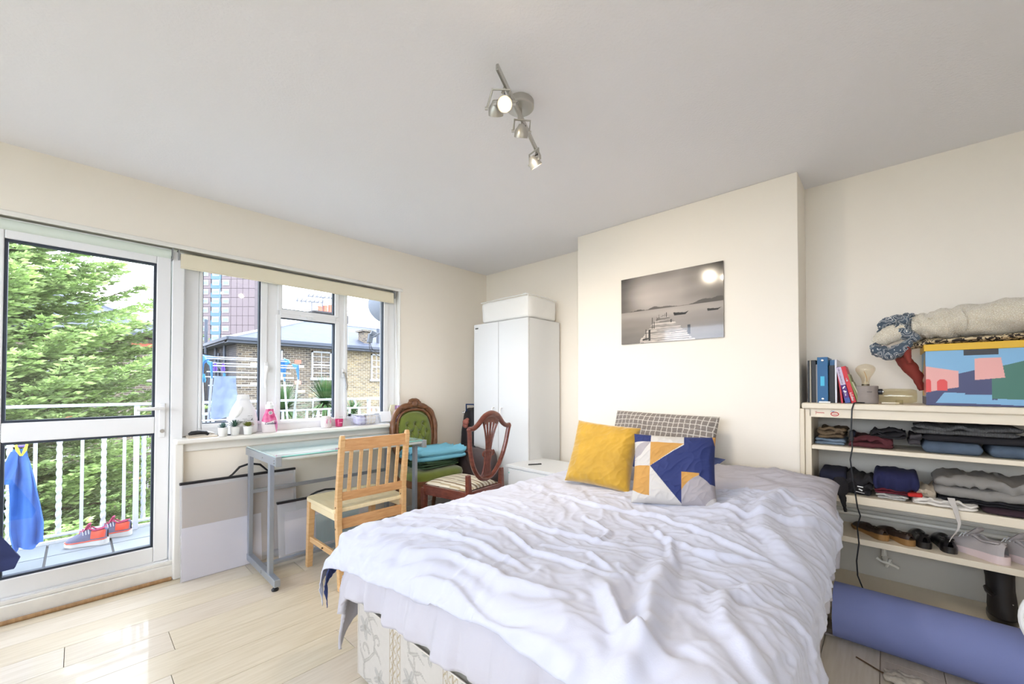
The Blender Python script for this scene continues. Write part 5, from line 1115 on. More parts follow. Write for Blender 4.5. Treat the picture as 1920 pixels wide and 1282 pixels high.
# boots under the shelf
t = thing('ankle_boot','black studded ankle boot standing on the base board at the right edge','boot',(.375,2.86,.113))
bz = .113
def ovl(cx,cy,rx,ry,z,n=26): return [(cx+rx*math.cos(a),cy+ry*math.sin(a),z) for a in np.linspace(0,2*PI,n,endpoint=False)]
part('sole', MB().grid(np.array([ovl(.375,2.88,.045,.085,bz),ovl(.375,2.88,.048,.09,bz+.01),ovl(.375,2.88,.048,.09,bz+.03),ovl(.375,2.88,.044,.085,bz+.034)]),cv=True), blkL, t)
part('boot_shaft', MB().grid(np.array([ovl(.375,2.88,.044,.086,bz+.03),ovl(.375,2.88,.046,.086,bz+.06),ovl(.375,2.885,.044,.075,bz+.10),ovl(.375,2.90,.042,.058,bz+.14),ovl(.372,2.91,.046,.058,bz+.19),ovl(.37,2.91,.05,.06,bz+.235),ovl(.37,2.91,.044,.054,bz+.236),ovl(.37,2.91,.040,.05,bz+.10)]),cv=True), mat('black_suede',(32,28,28),.6,bump=(80,.2)), t, smooth=60)
st = MB()
for r in range(2):
    for k in range(4): st.ball((.352+.014*k+.004*r,2.818+.004*abs(k-1.5)-.001*r,bz+.085+.014*r),(.0035,.003,.0035),8,6)
part('studs', st, CHROME, t, kind='stuff')
part('buckle_strap', MB().tube([(.330,2.90,bz+.13),(.332,2.86,bz+.125),(.345,2.835,bz+.12)],[.01,.012,.01],8), blkL, t)
solo('umbrella', MB().tube([(-.27,2.83,.115),(-.268,2.82,.20),(-.262,2.82,.30),(-.258,2.82,.355)],[.008,.016,.020,.010],8), BLACK, 'folded black umbrella standing at the left end of the base board', 'umbrella', smooth=50)
# ------------------------------------------------------------------ exercise mat
MT = mat('periwinkle_foam',(124,134,186),.75,bump=(120,.15),var=(3,.05))
mx0,mx1,my,mr = -.195,.46,2.475,.118
sp = [( (mr-.007*q/(2*PI))*math.cos(q+1.2), (mr-.007*q/(2*PI))*math.sin(q+1.2)) for q in np.linspace(0,2*PI*5,200)]
Pm = np.array([[(x,my+a,mr+b) for a,b in sp] for x in (mx0,mx0+.003,(mx0+mx1)/2,mx1-.003,mx1)])
t = thing('exercise_mat','periwinkle blue rolled exercise mat lying on the floor before the shelf unit','mat',((mx0+mx1)/2,my,0))
part('mat_roll', shell(Pm,.0045), MT, t, smooth=60, recalc=False)
part('mat_strap', MB().tube([(mx0-.002,my-.05,.012),(mx0-.03,my-.055,.012),(mx0-.042,my-.05,.010)],[.012,.014,.010],6,flat=.3) , mat('greyish_strap',(180,172,170),.8), t, label='pale fabric strap end')
solo('rag', softbox(-.02,2.20,.0,.12,2.285,.03,14,.012,12,3), mat('grey_rag',(186,178,166),.9,var=(30,.35),bump=(150,.5)), 'crumpled grey and white rag on the floor below the mat', 'cloth', smooth=70)
solo('floor_cable', MB().tube([(-.21,2.56,.012),(-.23,2.60,.02),(-.26,2.64,.03),(-.30,2.68,.03)],.004,6), mat('cream_cable',(200,190,170),.6), 'cream cable end on the floor between bed and mat', 'cable')
solo('thin_cable', MB().tube([(-.11,2.31,.006),(-.07,2.29,.004),(-.03,2.265,.003),(.02,2.25,.004)],.003,6), mat('brown_cable',(96,72,48),.6), 'thin dark cable on the floor left of the rag', 'cable')
# unidentified white round thing at the very right edge, built as disc on stand
t = thing('round_disc','white round rim at the right edge of the photo before the boot','unidentified_object',(.40,2.12,0))
part('rim', MB().tube([(.426+.105*math.cos(a)*.97,2.155-.105*math.cos(a)*.22,.40+.12*math.sin(a)) for a in np.linspace(0,2*PI,40,endpoint=False)],.008,8,closed=True), WHITEP, t)
part('face', MB().add([(.426+.1*math.cos(a)*.97,2.155-.1*math.cos(a)*.22,.40+.115*math.sin(a)) for a in np.linspace(0,2*PI,32,endpoint=False)],[tuple(range(32))]), WHITEP, t, recalc=False)
part('stand', MB().cyl((.426,2.16,.28),(.426,2.16,.012),.01,n=12).cyl((.426,2.16,.0),(.426,2.16,.014),.08,n=28), WHITEP, t)
# garment at the left edge inside the room
t = thing('laundry_stool','white low stool just outside the left edge under a navy garment','stool',(-2.93,-.42,0))
part('stool_seat', B(-3.09,-.58,.50,-2.80,-.27,.53), WHITEP, t, bev=.006)
for a in (-3.06,-2.83):
    for b in (-.55,-.30): part('leg', B(a-.012,b-.012,0,a+.012,b+.012,.50), WHITEP, t)
NVG = mat('navy_jersey',(48,58,104),.8,bump=(140,.25))
U,V = np.meshgrid(np.linspace(0,1,30),np.linspace(0,1,30),indexing='ij')
yR = np.interp(V,[0,.72,1],[-.262,-.163,-.179]); zR = np.interp(V,[0,.72,1],[.625,.431,.388]); yy = -.58+(yR+.58)*U; zz = (.63-.235*V)*(1-U)+zR*U; xx = -2.785+.012*np.sin(U*9+V*3)*V+.012*vnoise(U*3,V*4,4)
solo('navy_garment', shell(np.stack([xx,yy,zz],-1),.012), NVG, 'navy blue garment hanging in from the left edge before the balcony door', 'garment', smooth=80)
# ------------------------------------------------------------------ SILL ITEMS
SZ = .8535
def bm(name,c,r=.35): return mat(name,c,r)
# hair straightener / black handled tool on a board
t = thing('wooden_board','thin pale board at the left end of the window sill','board',(-3.22,.50,SZ)); part('board', B(-3.30,.47,SZ,-3.17,.62,SZ+.008), mat('pale_board',(214,200,180),.6), t, bev=.002)
t = thing('folding_knife','black-handled tool lying on the board at the left end of the sill','tool',(-3.22,.53,SZ+.008))
part('handle', MB().tube([(-3.215,.475,SZ+.022),(-3.215,.49,SZ+.028),(-3.22,.53,SZ+.03),(-3.225,.565,SZ+.026),(-3.22,.58,SZ+.014)],[.008,.015,.016,.014,.010],12,flat=.85), BLACK, t)
part('tip', MB().tube([(-3.225,.575,SZ+.026),(-3.225,.60,SZ+.020),(-3.225,.615,SZ+.016)],[.006,.006,.002],8), CHROME, t)
solo('makeup_pencil', MB().tube([(-3.205,.61,SZ+.004),(-3.195,.655,SZ+.004)],.0035,8).tube([(-3.195,.655,SZ+.004),(-3.188,.70,SZ+.004)],.004,8), BLACK, 'thin black pencil lying behind the first succulent pot', 'pencil')
POT = mat('white_ceramic',(238,238,236),.35)
def succ(y,x,label,kind,c):
    t = thing('succulent',label,'plant',(x,y,SZ),group=None)
    part('pot', MB().lathe([(0,0),(.021,0),(.023,.003),(.028,.052),(.0285,.056),(.0255,.056),(.0245,.048),(0,.046)],(x,y,SZ),n=28), POT, t)
    part('gravel', MB().cyl((x,y,SZ+.046),(x,y,SZ+.05),.024,n=20), mat('gravel_%s'%kind,(120,110,96),.9), t)
    lm = mat('leaf_%s'%kind,c,.5,var=(40,.25)); rs = random.Random(kind)
    spec = {'blue':(30,.030,.0045,1.0),'spiky':(24,.048,.0045,1.25),'green':(26,.034,.006,.55)}[kind]
    for k in range(spec[0]):
        a = k*2.4; f = k/spec[0]; el = (1.35-f*1.15)*spec[3] if kind != 'green' else .95-.7*f; ln = spec[1]*(.55+.6*f); z0 = SZ+.054+.010*(1-f)
        d = Vector((math.cos(a)*math.cos(el),math.sin(a)*math.cos(el),math.sin(el))); p0 = Vector((x,y,z0)); w_ = spec[2]
        part('leaf', MB().tube([p0+d*.004,p0+d*ln*.45+Vector((0,0,.002)),p0+d*ln*.8+Vector((0,0,.004)),p0+d*ln+Vector((0,0,.008))],[w_*.8,w_,w_*.6,.0005],6,flat=.4), lm, t, smooth=60)
succ(.645,-3.165,'blue-green rosette succulent in a white pot, leftmost of three','blue',(92,124,122))
succ(.715,-3.185,'tallest spiky dark green succulent in a white pot, middle of three','spiky',(66,98,82))
succ(.785,-3.165,'yellow-green low succulent in a white pot, right of three','green',(120,128,54))
# big white detergent bottle: flattened lathe with handle hole
def loft(rings): 
    m_ = MB().grid(np.array(rings),cv=True); n = len(rings[0]); m_.f += [tuple(range(n))[::-1],tuple((len(rings)-1)*n+j for j in range(n))]; return m_
def brings(cx,cy,prof,dep=.55,n=40,p=2.4):   # prof: (z, half width, centre shift along y)
    out = []
    for z,w_,s in prof:
        out.append([(cx+w_*dep*math.copysign(abs(math.sin(a))**(2/p),math.sin(a)), cy+s+w_*math.copysign(abs(math.cos(a))**(2/p),math.cos(a)), SZ+z) for a in np.linspace(0,2*PI,n,endpoint=False)])
    return out
WPL = mat('white_bottle_plastic',(238,238,242),.25); cx,cy = -3.245,.775
t = thing('detergent_bottle','large white detergent bottle with a grip hole behind the succulents','bottle',(cx,cy,SZ))
pr = [(0,.078,0),(.006,.084,0),(.05,.0875,0),(.10,.084,0),(.14,.078,.0),(.18,.064,.0),(.215,.045,.0),(.235,.036,0),(.24,.034,0)]
bo = part('bottle_body', loft(brings(cx,cy,pr,.5)), WPL, t, smooth=60)
part('cap', loft(brings(cx,cy,[(.238,.036,0),(.262,.033,0),(.268,.028,0)],.8,p=3)), WHITEP, t, smooth=50)
Mh = Matrix.Translation((cx+.036,cy-.035,SZ+.15)) @ Matrix.Rotation(math.radians(-28),4,'X')
part('grip_recess', MB().ball((0,0,0),(.010,.016,.042),24,14).xf(Mh), mat('grip_white',(252,252,252),.2), t, label='glossy oval grip recess')
INK = mat('ink_dark',(60,60,66),.6); INR = mat('ink_red',(206,96,84),.6); xf_ = cx+.0445
for y_,z_,l_,h_,m_,sd in ((cy-.022,.085,.020,.009,INK,2),(cy+.002,.085,.022,.004,INK,3),(cy+.004,.094,.018,.004,INK,4),(cy,.103,.026,.004,INK,5),(cy+.03,.122,.026,.005,INK,6),(cy+.034,.077,.034,.0035,INR,7)):
    scribble('label_lettering', frame_m((xf_,y_,SZ+z_),(0,1,0),(0,0,1)), l_, h_, m_, t, sd)
part('label_diagram', MB().bar((xf_,cy+.015,SZ+.092),(xf_,cy+.05,SZ+.092),.001,.002).bar((xf_,cy+.02,SZ+.108),(xf_,cy+.048,SZ+.108),.001,.001).bar((xf_,cy+.038,SZ+.095),(xf_,cy+.046,SZ+.102),.001,.005), INK, t)
part('hazard_mark', MB().tube([(xf_,cy+.045,SZ+.052),(xf_,cy+.055,SZ+.062),(xf_,cy+.045,SZ+.072),(xf_,cy+.035,SZ+.062)],.0012,5,closed=True).bar((xf_,cy+.045,SZ+.058),(xf_,cy+.045,SZ+.067),.001,.0015), INR, t)
part('side_label', loft([[p_ for p_ in r] for r in brings(cx-.004,cy+.004,[(.03,.0865,0),(.10,.083,0),(.16,.072,.0)],.42)]), mat('lilac_label',(182,172,206),.4), t, label='lilac label wrapping to the far side')
# pink fabric softener
cx,cy = -3.20,.925
t = thing('softener_bottle','pink and white fabric softener bottle with white cap on the sill','bottle',(cx,cy,SZ))
pr = [(0,.044,0),(.004,.047,0),(.03,.050,0),(.06,.051,0),(.085,.048,0),(.11,.041,0),(.135,.031,0),(.155,.025,0),(.165,.024,0)]
m_ = brings(cx,cy,[(z_,w_,0) for z_,w_,_ in [(a,np.interp(a,[q[0] for q in pr],[q[1] for q in pr]),0) for a in np.linspace(0,.165,90)]],.6,120,2.2)
mm = loft(m_); o = part('bottle_body', mm, painted('softener_print',.25,coat=.3), t, smooth=60, recalc=False)
A_ = np.array(m_).reshape(-1,3); yl = (A_[:,1]-cy)/.05; zl = A_[:,2]-SZ; c = np.full((len(A_),3),(238,228,230.)); edge = .078+.010*vnoise(yl*1.6,yl*0,3)+.006*np.sin(yl*3)
k = zl > edge; nz = vnoise(yl*3,zl*40,6)[:,None]; c[k] = (np.array((222,98,150.))+nz*np.array((26,60,44.)))[k]; k = (yl > .35+.0*zl)&(zl < .08)&(yl-.45 > (.03-zl)*-6*.5-.3+.0)&(yl*.05 > .026-.25*(zl-.0)*(.3)); c[k & (yl > .75-5*zl)] = (214,122,168)
setcol(o,c)
part('cap', MB().lathe([(.0265,.165),(.0265,.190),(.024,.193),(.018,.195),(.016,.212),(.012,.216),(0,.216)],(cx,cy,SZ),n=28), WHITEP, t, bev=.001)
part('lettering_plate', MB().lathe([(0,0),(.0125,0),(.0125,.0012),(0,.0012)],(cx+.0235,cy-.002,SZ+.138),n=24,M=Matrix.Rotation(math.radians(80),4,'Y'),sx=1), mat('white_disc',(244,240,242),.4), t, label='white round emblem')
part('emblem', MB().lathe([(.005,0),(.008,0),(.008,.0008),(.005,.0008)],(cx+.0247,cy-.002,SZ+.138),n=20,M=Matrix.Rotation(math.radians(80),4,'Y'),cap=False).bar((cx+.0252,cy-.002,SZ+.133),(cx+.0252,cy-.002,SZ+.143),.001,.003), mat('navy_ink',(44,44,86),.5), t, label='dark ring emblem')
text('brand_lettering','Comfort',.0205,frame_m((cx+.0308,cy-.003,SZ+.064),(0,1,0),(0,0,1)),bpy.data.materials['navy_ink'],t,shear=.25,bold=.0004,label='dark script lettering')
# papers, mug, candle, basket, cards
def pap(name,label,pts,z): 
    solo(name, MB().prism(pts,z,z+.0012,lambda a,b,h:(a,b,h)), PAPER, label, 'paper')
pap('paper_sheet','white paper sheet lying on the sill right of the softener bottle',[(-3.27,1.10),(-3.18,1.07),(-3.165,1.20),(-3.26,1.24)],SZ)
pap('paper_sheet','second white paper sheet lying behind, left of the pink-patterned pot',[(-3.29,1.16),(-3.22,1.14),(-3.20,1.33),(-3.28,1.35)],SZ+.0015)
cx,cy = -3.235,1.335
t = thing('ceramic_pot','white speckled pot with pink leaf marks on the sill','pot',(cx,cy,SZ))
o = part('pot_body', MB().lathe([(0,0),(.034,0),(.038,.004),(.042,.03),(.041,.06),(.033,.085),(.031,.089),(.028,.089),(.030,.07),(0,.06)],(cx,cy,SZ),n=36), mat('speckled_white',(232,226,226),.5,var=(160,.1),c2=(206,190,190)), t)
for s in (-1,1): part('leaf_mark', MB().tube([(cx+.041,cy+s*.013,SZ+.030),(cx+.043,cy+s*.016,SZ+.045),(cx+.040,cy+s*.012,SZ+.060),(cx+.036,cy+s*.008,SZ+.072)],[.0015,.005,.004,.001],8,upv=(1,0,0)), mat('pink_glaze_%d'%s,(216,132,164),.5), t, label='pink leaf mark')
cx,cy = -3.235,1.435
t = thing('candle_glass','small bright pink candle glass on the sill','candle',(cx,cy,SZ))
part('glass_cup', MB().lathe([(0,0),(.022,0),(.026,.003),(.031,.058),(.031,.062),(.028,.062),(.0235,.008),(0,.008)],(cx,cy,SZ),n=32), mat('pink_glass',(226,66,130),.1,trans=.3,coat=.5), t)
part('wax', MB().cyl((cx,cy,SZ+.008),(cx,cy,SZ+.042),.0235,.026,n=24), mat('pink_wax',(214,44,112),.5), t)
part('candle_label', MB().bar((cx+.0285,cy-.012,SZ+.034),(cx+.0285,cy+.012,SZ+.034),.001,.004), mat('pale_pink',(244,190,210),.5), t)
# wire basket
WR = mat('white_wire',(226,228,240),.4)
t = thing('wire_basket','white wire basket filled with pale paper and packets on the sill','basket',(-3.22,1.64,SZ))
a0,a1,c0,c1,hh = -3.285,-3.165,1.545,1.755,.085
m_ = MB(); e = .012
for z,q in ((.003,e),(.03,e*.7),(.058,e*.3),(hh,0)): m_.tube([(a0+q,c0+q,SZ+z),(a1-q,c0+q,SZ+z),(a1-q,c1-q,SZ+z),(a0+q,c1-q,SZ+z)],.0016,5,closed=True)
for k in range(8):
    y = c0+.0+(c1-c0)*k/7; m_.tube([(a0,y,SZ+hh),(a0+e,c0+e+(c1-c0-2*e)*k/7,SZ+.003),(a1-e,c0+e+(c1-c0-2*e)*k/7,SZ+.003),(a1,y,SZ+hh)],.0013,5)
for k in range(1,5):
    x = a0+(a1-a0)*k/5; m_.tube([(x,c0,SZ+hh),(x,c0+e,SZ+.003),(x,c1-e,SZ+.003),(x,c1,SZ+hh)],.0013,5)
part('wire_frame', m_, WR, t)
part('clip', B(a0+.0,c0-.012,SZ+hh-.01,a0+.02,c0+.006,SZ+hh+.012), BLACK, t, label='small black clip')
solo('packet', softbox(-3.27,1.565,SZ+.006,-3.18,1.64,SZ+.075,10,.006,3,5), mat('pale_lilac_packet',(206,204,232),.5), 'pale lilac packet at the left inside the wire basket', 'packet', smooth=60)
solo('packet', softbox(-3.265,1.645,SZ+.006,-3.185,1.735,SZ+.08,10,.006,5,5), mat('off_white_packet',(226,220,214),.6), 'off-white packet at the right inside the wire basket', 'packet', smooth=60)
pap('paper_sheet','white leaflet lying on top of the wire basket',[(-3.28,1.56),(-3.19,1.57),(-3.195,1.72),(-3.27,1.735)],SZ+.087)
def slab(name,label,c,p0,ex,ey,ez,cat='card'):
    P0 = Vector(p0); ex = Vector(ex); ey = Vector(ey); ez = Vector(ez); V_ = [P0+ex*i+ey*j+ez*k for k in (0,1) for i,j in ((0,0),(1,0),(1,1),(0,1))]
    solo(name, MB().add(V_,[(0,3,2,1),(4,5,6,7),(0,1,5,4),(1,2,6,5),(2,3,7,6),(3,0,4,7)]), mat(label.replace(' ','_')[:40],c,.6), label, cat, bev=.001)
slab('greeting_card','pale yellow card leaning against the window reveal',(240,238,206),(-3.27,1.875,SZ+.003),(.0,.07,0),(-.0,.035,.155),(.014,0,0))
slab('book','purple and pink notebook behind the yellow card at the end of the sill',(150,110,150),(-3.262,1.962,SZ+.003),(.09,.0,0),(0,.0,.150),(0,-.012,0),'book')
slab('envelope_stack','stack of white envelopes standing beside the wire basket',(234,236,242),(-3.23,1.80,SZ+.012),(.03,.085,0),(-.035,.0,.085),(.03,-.01,.008),'envelope')
pap('paper_sheet','loose letters lying under the white envelopes at the right end of the sill',[(-3.28,1.77),(-3.18,1.765),(-3.175,1.87),(-3.27,1.88)],SZ)
# ================================================================== BALCONY
CONC = mat('balcony_concrete',(96,98,100),.8,bump=(30,.2))
bf = struct('floor_balcony', B(-4.62,-2.6,-.22,WX-.26,2.45,-.016), CONC)
TM = [mat('slate_tile_%s'%n,c,.5,var=(6,.08),bump=(40,.15)) for n,c in (('a',(112,120,128)),('b',(104,112,120)),('c',(118,126,132)))]
TMe = {}
for ix in range(4):
    for iy in range(16):
        x0 = -4.60+.335*ix; x1 = min(x0+.335,-3.49); y0 = -2.74+.325*iy; 
        if x1-x0 < .05: continue
        k = (round(x1-x0,3),random.randrange(3))
        if k not in TMe: TMe[k] = _mesh('floor_tile', B(.006,.006,-.016,k[0]-.006,.319,0), TM[k[1]], smooth=0)
        o = bpy.data.objects.new('floor_tile',TMe[k]); col.objects.link(o); o.parent = bf; o.location = (x0,y0,0); _bev(o,.002,1)
RLM = mat('white_railing_paint',(190,198,212),.4); RX = -4.56
t = thing('balcony_railing','white metal balcony railing with twisted and plain bars','railing',(RX,.5,0))
def rail(p0,p1,z,w_,h_): return part('rail', MB().bar((*p0,z),(*p1,z),w_,h_), RLM, t, bev=.004)
rail((RX,-2.6),(RX,2.40),1.03,.045,.022); rail((RX,-2.6),(RX,2.40),.925,.03,.018); rail((RX,-2.6),(RX,2.40),.065,.035,.018)
rail((RX,2.38),(-3.5,2.38),1.03,.045,.022); rail((RX,2.38),(-3.5,2.38),.925,.03,.018); rail((RX,2.38),(-3.5,2.38),.065,.035,.018)
part('kerb_strip', B(-4.615,-2.6,-.016,-4.585,2.42,.02), mat('white_kerb',(226,230,234),.5), t)
def twist(x,y,z0,z1):
    n = 46; P_ = []
    for i in range(n+1):
        a = i/n*PI*7; z = z0+(z1-z0)*i/n; c,s = math.cos(a)*.012,math.sin(a)*.012
        P_.append([(x+c*p-s*q,y+s*p+c*q,z) for p,q in ((1,1),(-1,1),(-1,-1),(1,-1))])
    return MB().grid(np.array(P_),cv=True)
y = -.324-.1175*18; k = 0
ys = []
while y < 2.36: ys.append(y); y += .1175
for i,y in enumerate(ys):
    if i % 2 == 0: part('baluster', twist(RX,y,.07,.92), RLM, t, smooth=50)
    else: part('baluster', MB().bar((RX,y,.07),(RX,y,.92),.02,.02,(1,0,0)), RLM, t)
for y in (-1.4,.335,2.38): part('post', MB().bar((RX,y,0),(RX,y,1.03),.034,.034,(1,0,0)), RLM, t, bev=.003)
for y in (2.20,): part('post', MB().tube([(RX,y,.93),(RX,y+.02,.97),(RX,y,1.02)],[.014,.011,.014],8), RLM, t)
for x in np.arange(-4.44,-3.5,.1175): part('baluster', MB().bar((x,2.38,.07),(x,2.38,.92),.02,.02,(1,0,0)), RLM, t)
# ------------------------------------------------------------------ running shoes
UG = mat('purple_grey_mesh',(92,94,120),.75,bump=(220,.4)); WS = mat('white_foam',(190,190,190),.5); OR = mat('coral_orange',(196,66,44),.5); MG = mat('magenta_lining',(150,44,84),.7); SIL = mat('silver_stripe',(206,212,222),.35)
shoe('running_shoe','grey running shoe with orange heel and magenta lining, nearer of the pair on the balcony',(-4.30,.165,.002),math.radians(-117),UG,WS,.24,True,'running shoes on the balcony',(SIL,MG),MG,OR)
shoe('running_shoe','grey running shoe with orange heel and magenta lining, farther one by the railing',(-4.41,.30,.002),math.radians(-114),UG,WS,.24,True,'running shoes on the balcony',(SIL,MG),MG,OR)
# ------------------------------------------------------------------ drying racks
WT = mat('white_coated_wire',(200,206,218),.35); BLU = mat('sky_blue_plastic',(60,122,178),.4)
t = thing('drying_rack','white and sky blue folding clothes airer on the balcony behind the window','clothes airer',(-4.15,1.0,0))
yl,yr = .79,1.38
for x,z in ((-4.32,1.435),(-4.24,1.415),(-4.10,1.37),(-4.0,1.345),(-4.16,1.30),(-4.08,1.255),(-4.10,1.185),(-4.28,1.26)): part('rod', MB().cyl((x,yl-.06,z),(x,yr,z),.0045,n=8), WT, t)
for y in (yl-.06,yr):
    part('wing_bracket', MB().prism([(-4.35,1.455),(-4.22,1.43),(-4.19,1.40),(-4.27,1.38),(-4.31,1.33),(-4.33,1.22),(-4.345,1.22),(-4.36,1.40)],-.006,.006,lambda a,b,h:(a,y+h,b)).prism([(-3.97,1.375),(-4.12,1.39),(-4.13,1.37),(-4.03,1.345),(-3.995,1.30),(-3.975,1.24),(-3.96,1.24)],-.006,.006,lambda a,b,h:(a,y+h,b)), BLU, t, bev=.003)
    part('leg', MB().tube([(-4.345,y,1.25),(-4.02,y,.02)],.009,8), ALU, t); part('leg', MB().tube([(-3.97,y,1.26),(-4.33,y,.02)],.009,8), ALU, t)
part('corner_bracket', MB().prism([(1.38,1.44),(1.24,1.43),(1.24,1.41),(1.30,1.40),(1.335,1.36),(1.35,1.30),(1.365,1.30),(1.40,1.42)],-.006,.006,lambda a,b,h:(-4.325+h,a,b)), BLU, t, bev=.003)
part('corner_bracket', MB().prism([(.71,1.455),(.84,1.435),(.84,1.42),(.78,1.41),(.74,1.37),(.725,1.32),(.71,1.29),(.70,1.42)],-.006,.006,lambda a,b,h:(-4.325+h,a,b)), BLU, t, bev=.003)
part('lower_rail', MB().tube([(-4.2,.58,.86),(-4.2,.64,.93),(-4.2,.78,.95),(-4.2,1.2,.95)],.012,8), WT, t); part('lower_rail', MB().tube([(-4.05,.60,.90),(-4.05,.80,.90),(-4.05,1.2,.90)],.006,8), WT, t)
def peg(x,y,z,c,lb):
    t = thing('clothes_peg',lb,'peg',(x,y,z),group=None)
    for s in (-1,1): part('peg_leg', MB().tube([(x,y+s*.003,z+.035),(x,y+s*.004,z+.01),(x,y+s*.009,z-.015),(x,y+s*.006,z-.035)],[.004,.005,.006,.003],6), mat('peg_%d'%len(bpy.data.materials),c,.4), t)
peg(-4.09,.775,1.335,(110,70,190),'purple peg clipped on the airer, left of two'); peg(-4.09,.83,1.335,(110,70,190),'purple peg above the pale hanging cloth'); peg(-4.09,.70,1.245,(60,150,226),'bright blue peg at the left end of the airer'); peg(-4.075,.835,1.252,(60,150,226),'bright blue peg gripping the pale hanging cloth')
U,V = np.meshgrid(np.linspace(0,1,40),np.linspace(0,1,50),indexing='ij')
yy = .765+.15*U*(1-.0*V)-.03*V+.05*U*V; xx = -4.075+.012*np.sin(U*9+V*2)*V+.012*vnoise(U*4,V*5,4)+.02*V; zz = 1.262-.345*V-.012*np.sin(U*6)*V
solo('hanging_cloth', shell(np.stack([xx,yy,zz],-1),.006), mat('pale_blue_cotton',(138,156,188),.85,bump=(120,.2)), 'pale blue-grey cloth pegged on the airer behind the white bottle', 'cloth', smooth=80)
t = thing('drying_rack','white wire airer at the left edge of the balcony door glass','clothes airer',(-3.98,-.45,0))
for z0,yy0 in ((.80,-.22),(.72,-.20),(.53,-.235),(.50,-.21),(.40,-.23),(.33,-.22)):
    part('wire_arm', MB().tube([(-4.10,-.62,z0-.03),(-4.05,yy0-.04,z0)],.005,8).tube([(-4.0,-.62,z0-.06),(-4.05,yy0-.04,z0)],.004,8), WT, t)
part('upright', MB().tube([(-3.99,-.62,0),(-3.99,-.62,1.3)],.010,8), WT, t); part('foot', MB().tube([(-4.2,-.62,.01),(-3.75,-.62,.01)],.012,8).tube([(-4.12,-.62,.06),(-4.12,-.31,.17),(-4.12,-.25,.34)],.007,8).ball((-4.12,-.31,.17),.016), WT, t)
t = thing('blue_garment','bright blue garment hung by a yellow peg on the balcony','garment',(-4.0,-.24,.8))
BG = mat('cornflower_jersey',(64,110,190),.8,bump=(120,.2),var=(10,.08))
U,V = np.meshgrid(np.linspace(0,1,36),np.linspace(0,1,60),indexing='ij')
wd = np.interp(V,[0,.15,.35,.6,.8,1],[.045,.075,.10,.125,.14,.12]); yy = -.245+.045*V+(U-.5)*wd; xx = -3.985+.018*np.sin(U*11+V*3)*np.clip(V*3,0,1)+.01*vnoise(U*4,V*5,4); zz = .785-.62*V+.02*np.sin(U*8)*V-.05*V*np.clip(.5-U,0,1)*1.2
part('body_fabric', shell(np.stack([xx,yy,zz],-1),.008), BG, t, smooth=80)
wd = np.interp(V,[0,.5,1],[.03,.055,.062]); yy = -.262-.035*V+(U-.5)*wd; xx = -3.962+.01*np.sin(U*6+V*3)*V; zz = .775-.20*V
part('sleeve', shell(np.stack([xx,yy,zz],-1),.008), BG, t, smooth=80)
t = thing('clothes_peg','large yellow peg holding the blue garment on the balcony','peg',(-3.97,-.235,.80))
YM = mat('lime_yellow_plastic',(226,222,70),.4)
for s in (-1,1): part('peg_leg', MB().tube([(-3.955,-.236+s*.022,.815),(-3.955,-.236+s*.015,.78),(-3.955,-.236+s*.002,.745)],[.006,.008,.004],6), YM, t)
part('peg_spring', MB().cyl((-3.96,-.25,.805),(-3.96,-.222,.805),.008,n=10), mat('violet_spring',(110,90,190),.5), t)
# satellite dish
t = thing('satellite_dish','dark grey satellite dish on the outside wall at the right window edge','satellite dish',(-3.62,2.42,1.9))
DG = mat('dish_grey',(82,90,102),.5)
M = Matrix.Translation((-3.84,2.24,2.02)) @ Matrix.Rotation(math.radians(65),4,'Y') @ Matrix.Rotation(math.radians(20),4,'X')
part('reflector', MB().lathe([(0,.05),(.08,.042),(.16,.022),(.22,-.002),(.225,-.006),(.22,-.010),(.16,.012),(.08,.032),(0,.040)],n=32).xf(M), DG, t, smooth=50)
part('feed_arm', MB().tube([(-3.80,2.16,1.76),(-3.90,2.08,1.69),(-3.93,2.05,1.70)],.010,8), DG, t)
part('feed_horn', MB().cyl((-3.90,2.12,1.71),(-3.92,2.065,1.735),.028,.032,n=18).bar((-3.93,2.07,1.72),(-3.93,2.055,1.63),.04,.045), DG, t, bev=.004)
part('feed_cable', MB().tube([(-3.93,2.06,1.635),(-3.93,2.08,1.57),(-3.88,2.14,1.51)],.004,6).tube([(-3.93,2.05,1.635),(-3.93,2.06,1.55),(-3.88,2.16,1.47)],.004,6), BLACK, t)
part('wall_bracket', MB().tube([(-3.48,2.17,1.80),(-3.70,2.17,1.82),(-3.83,2.15,1.97)],.014,8), DG, t)
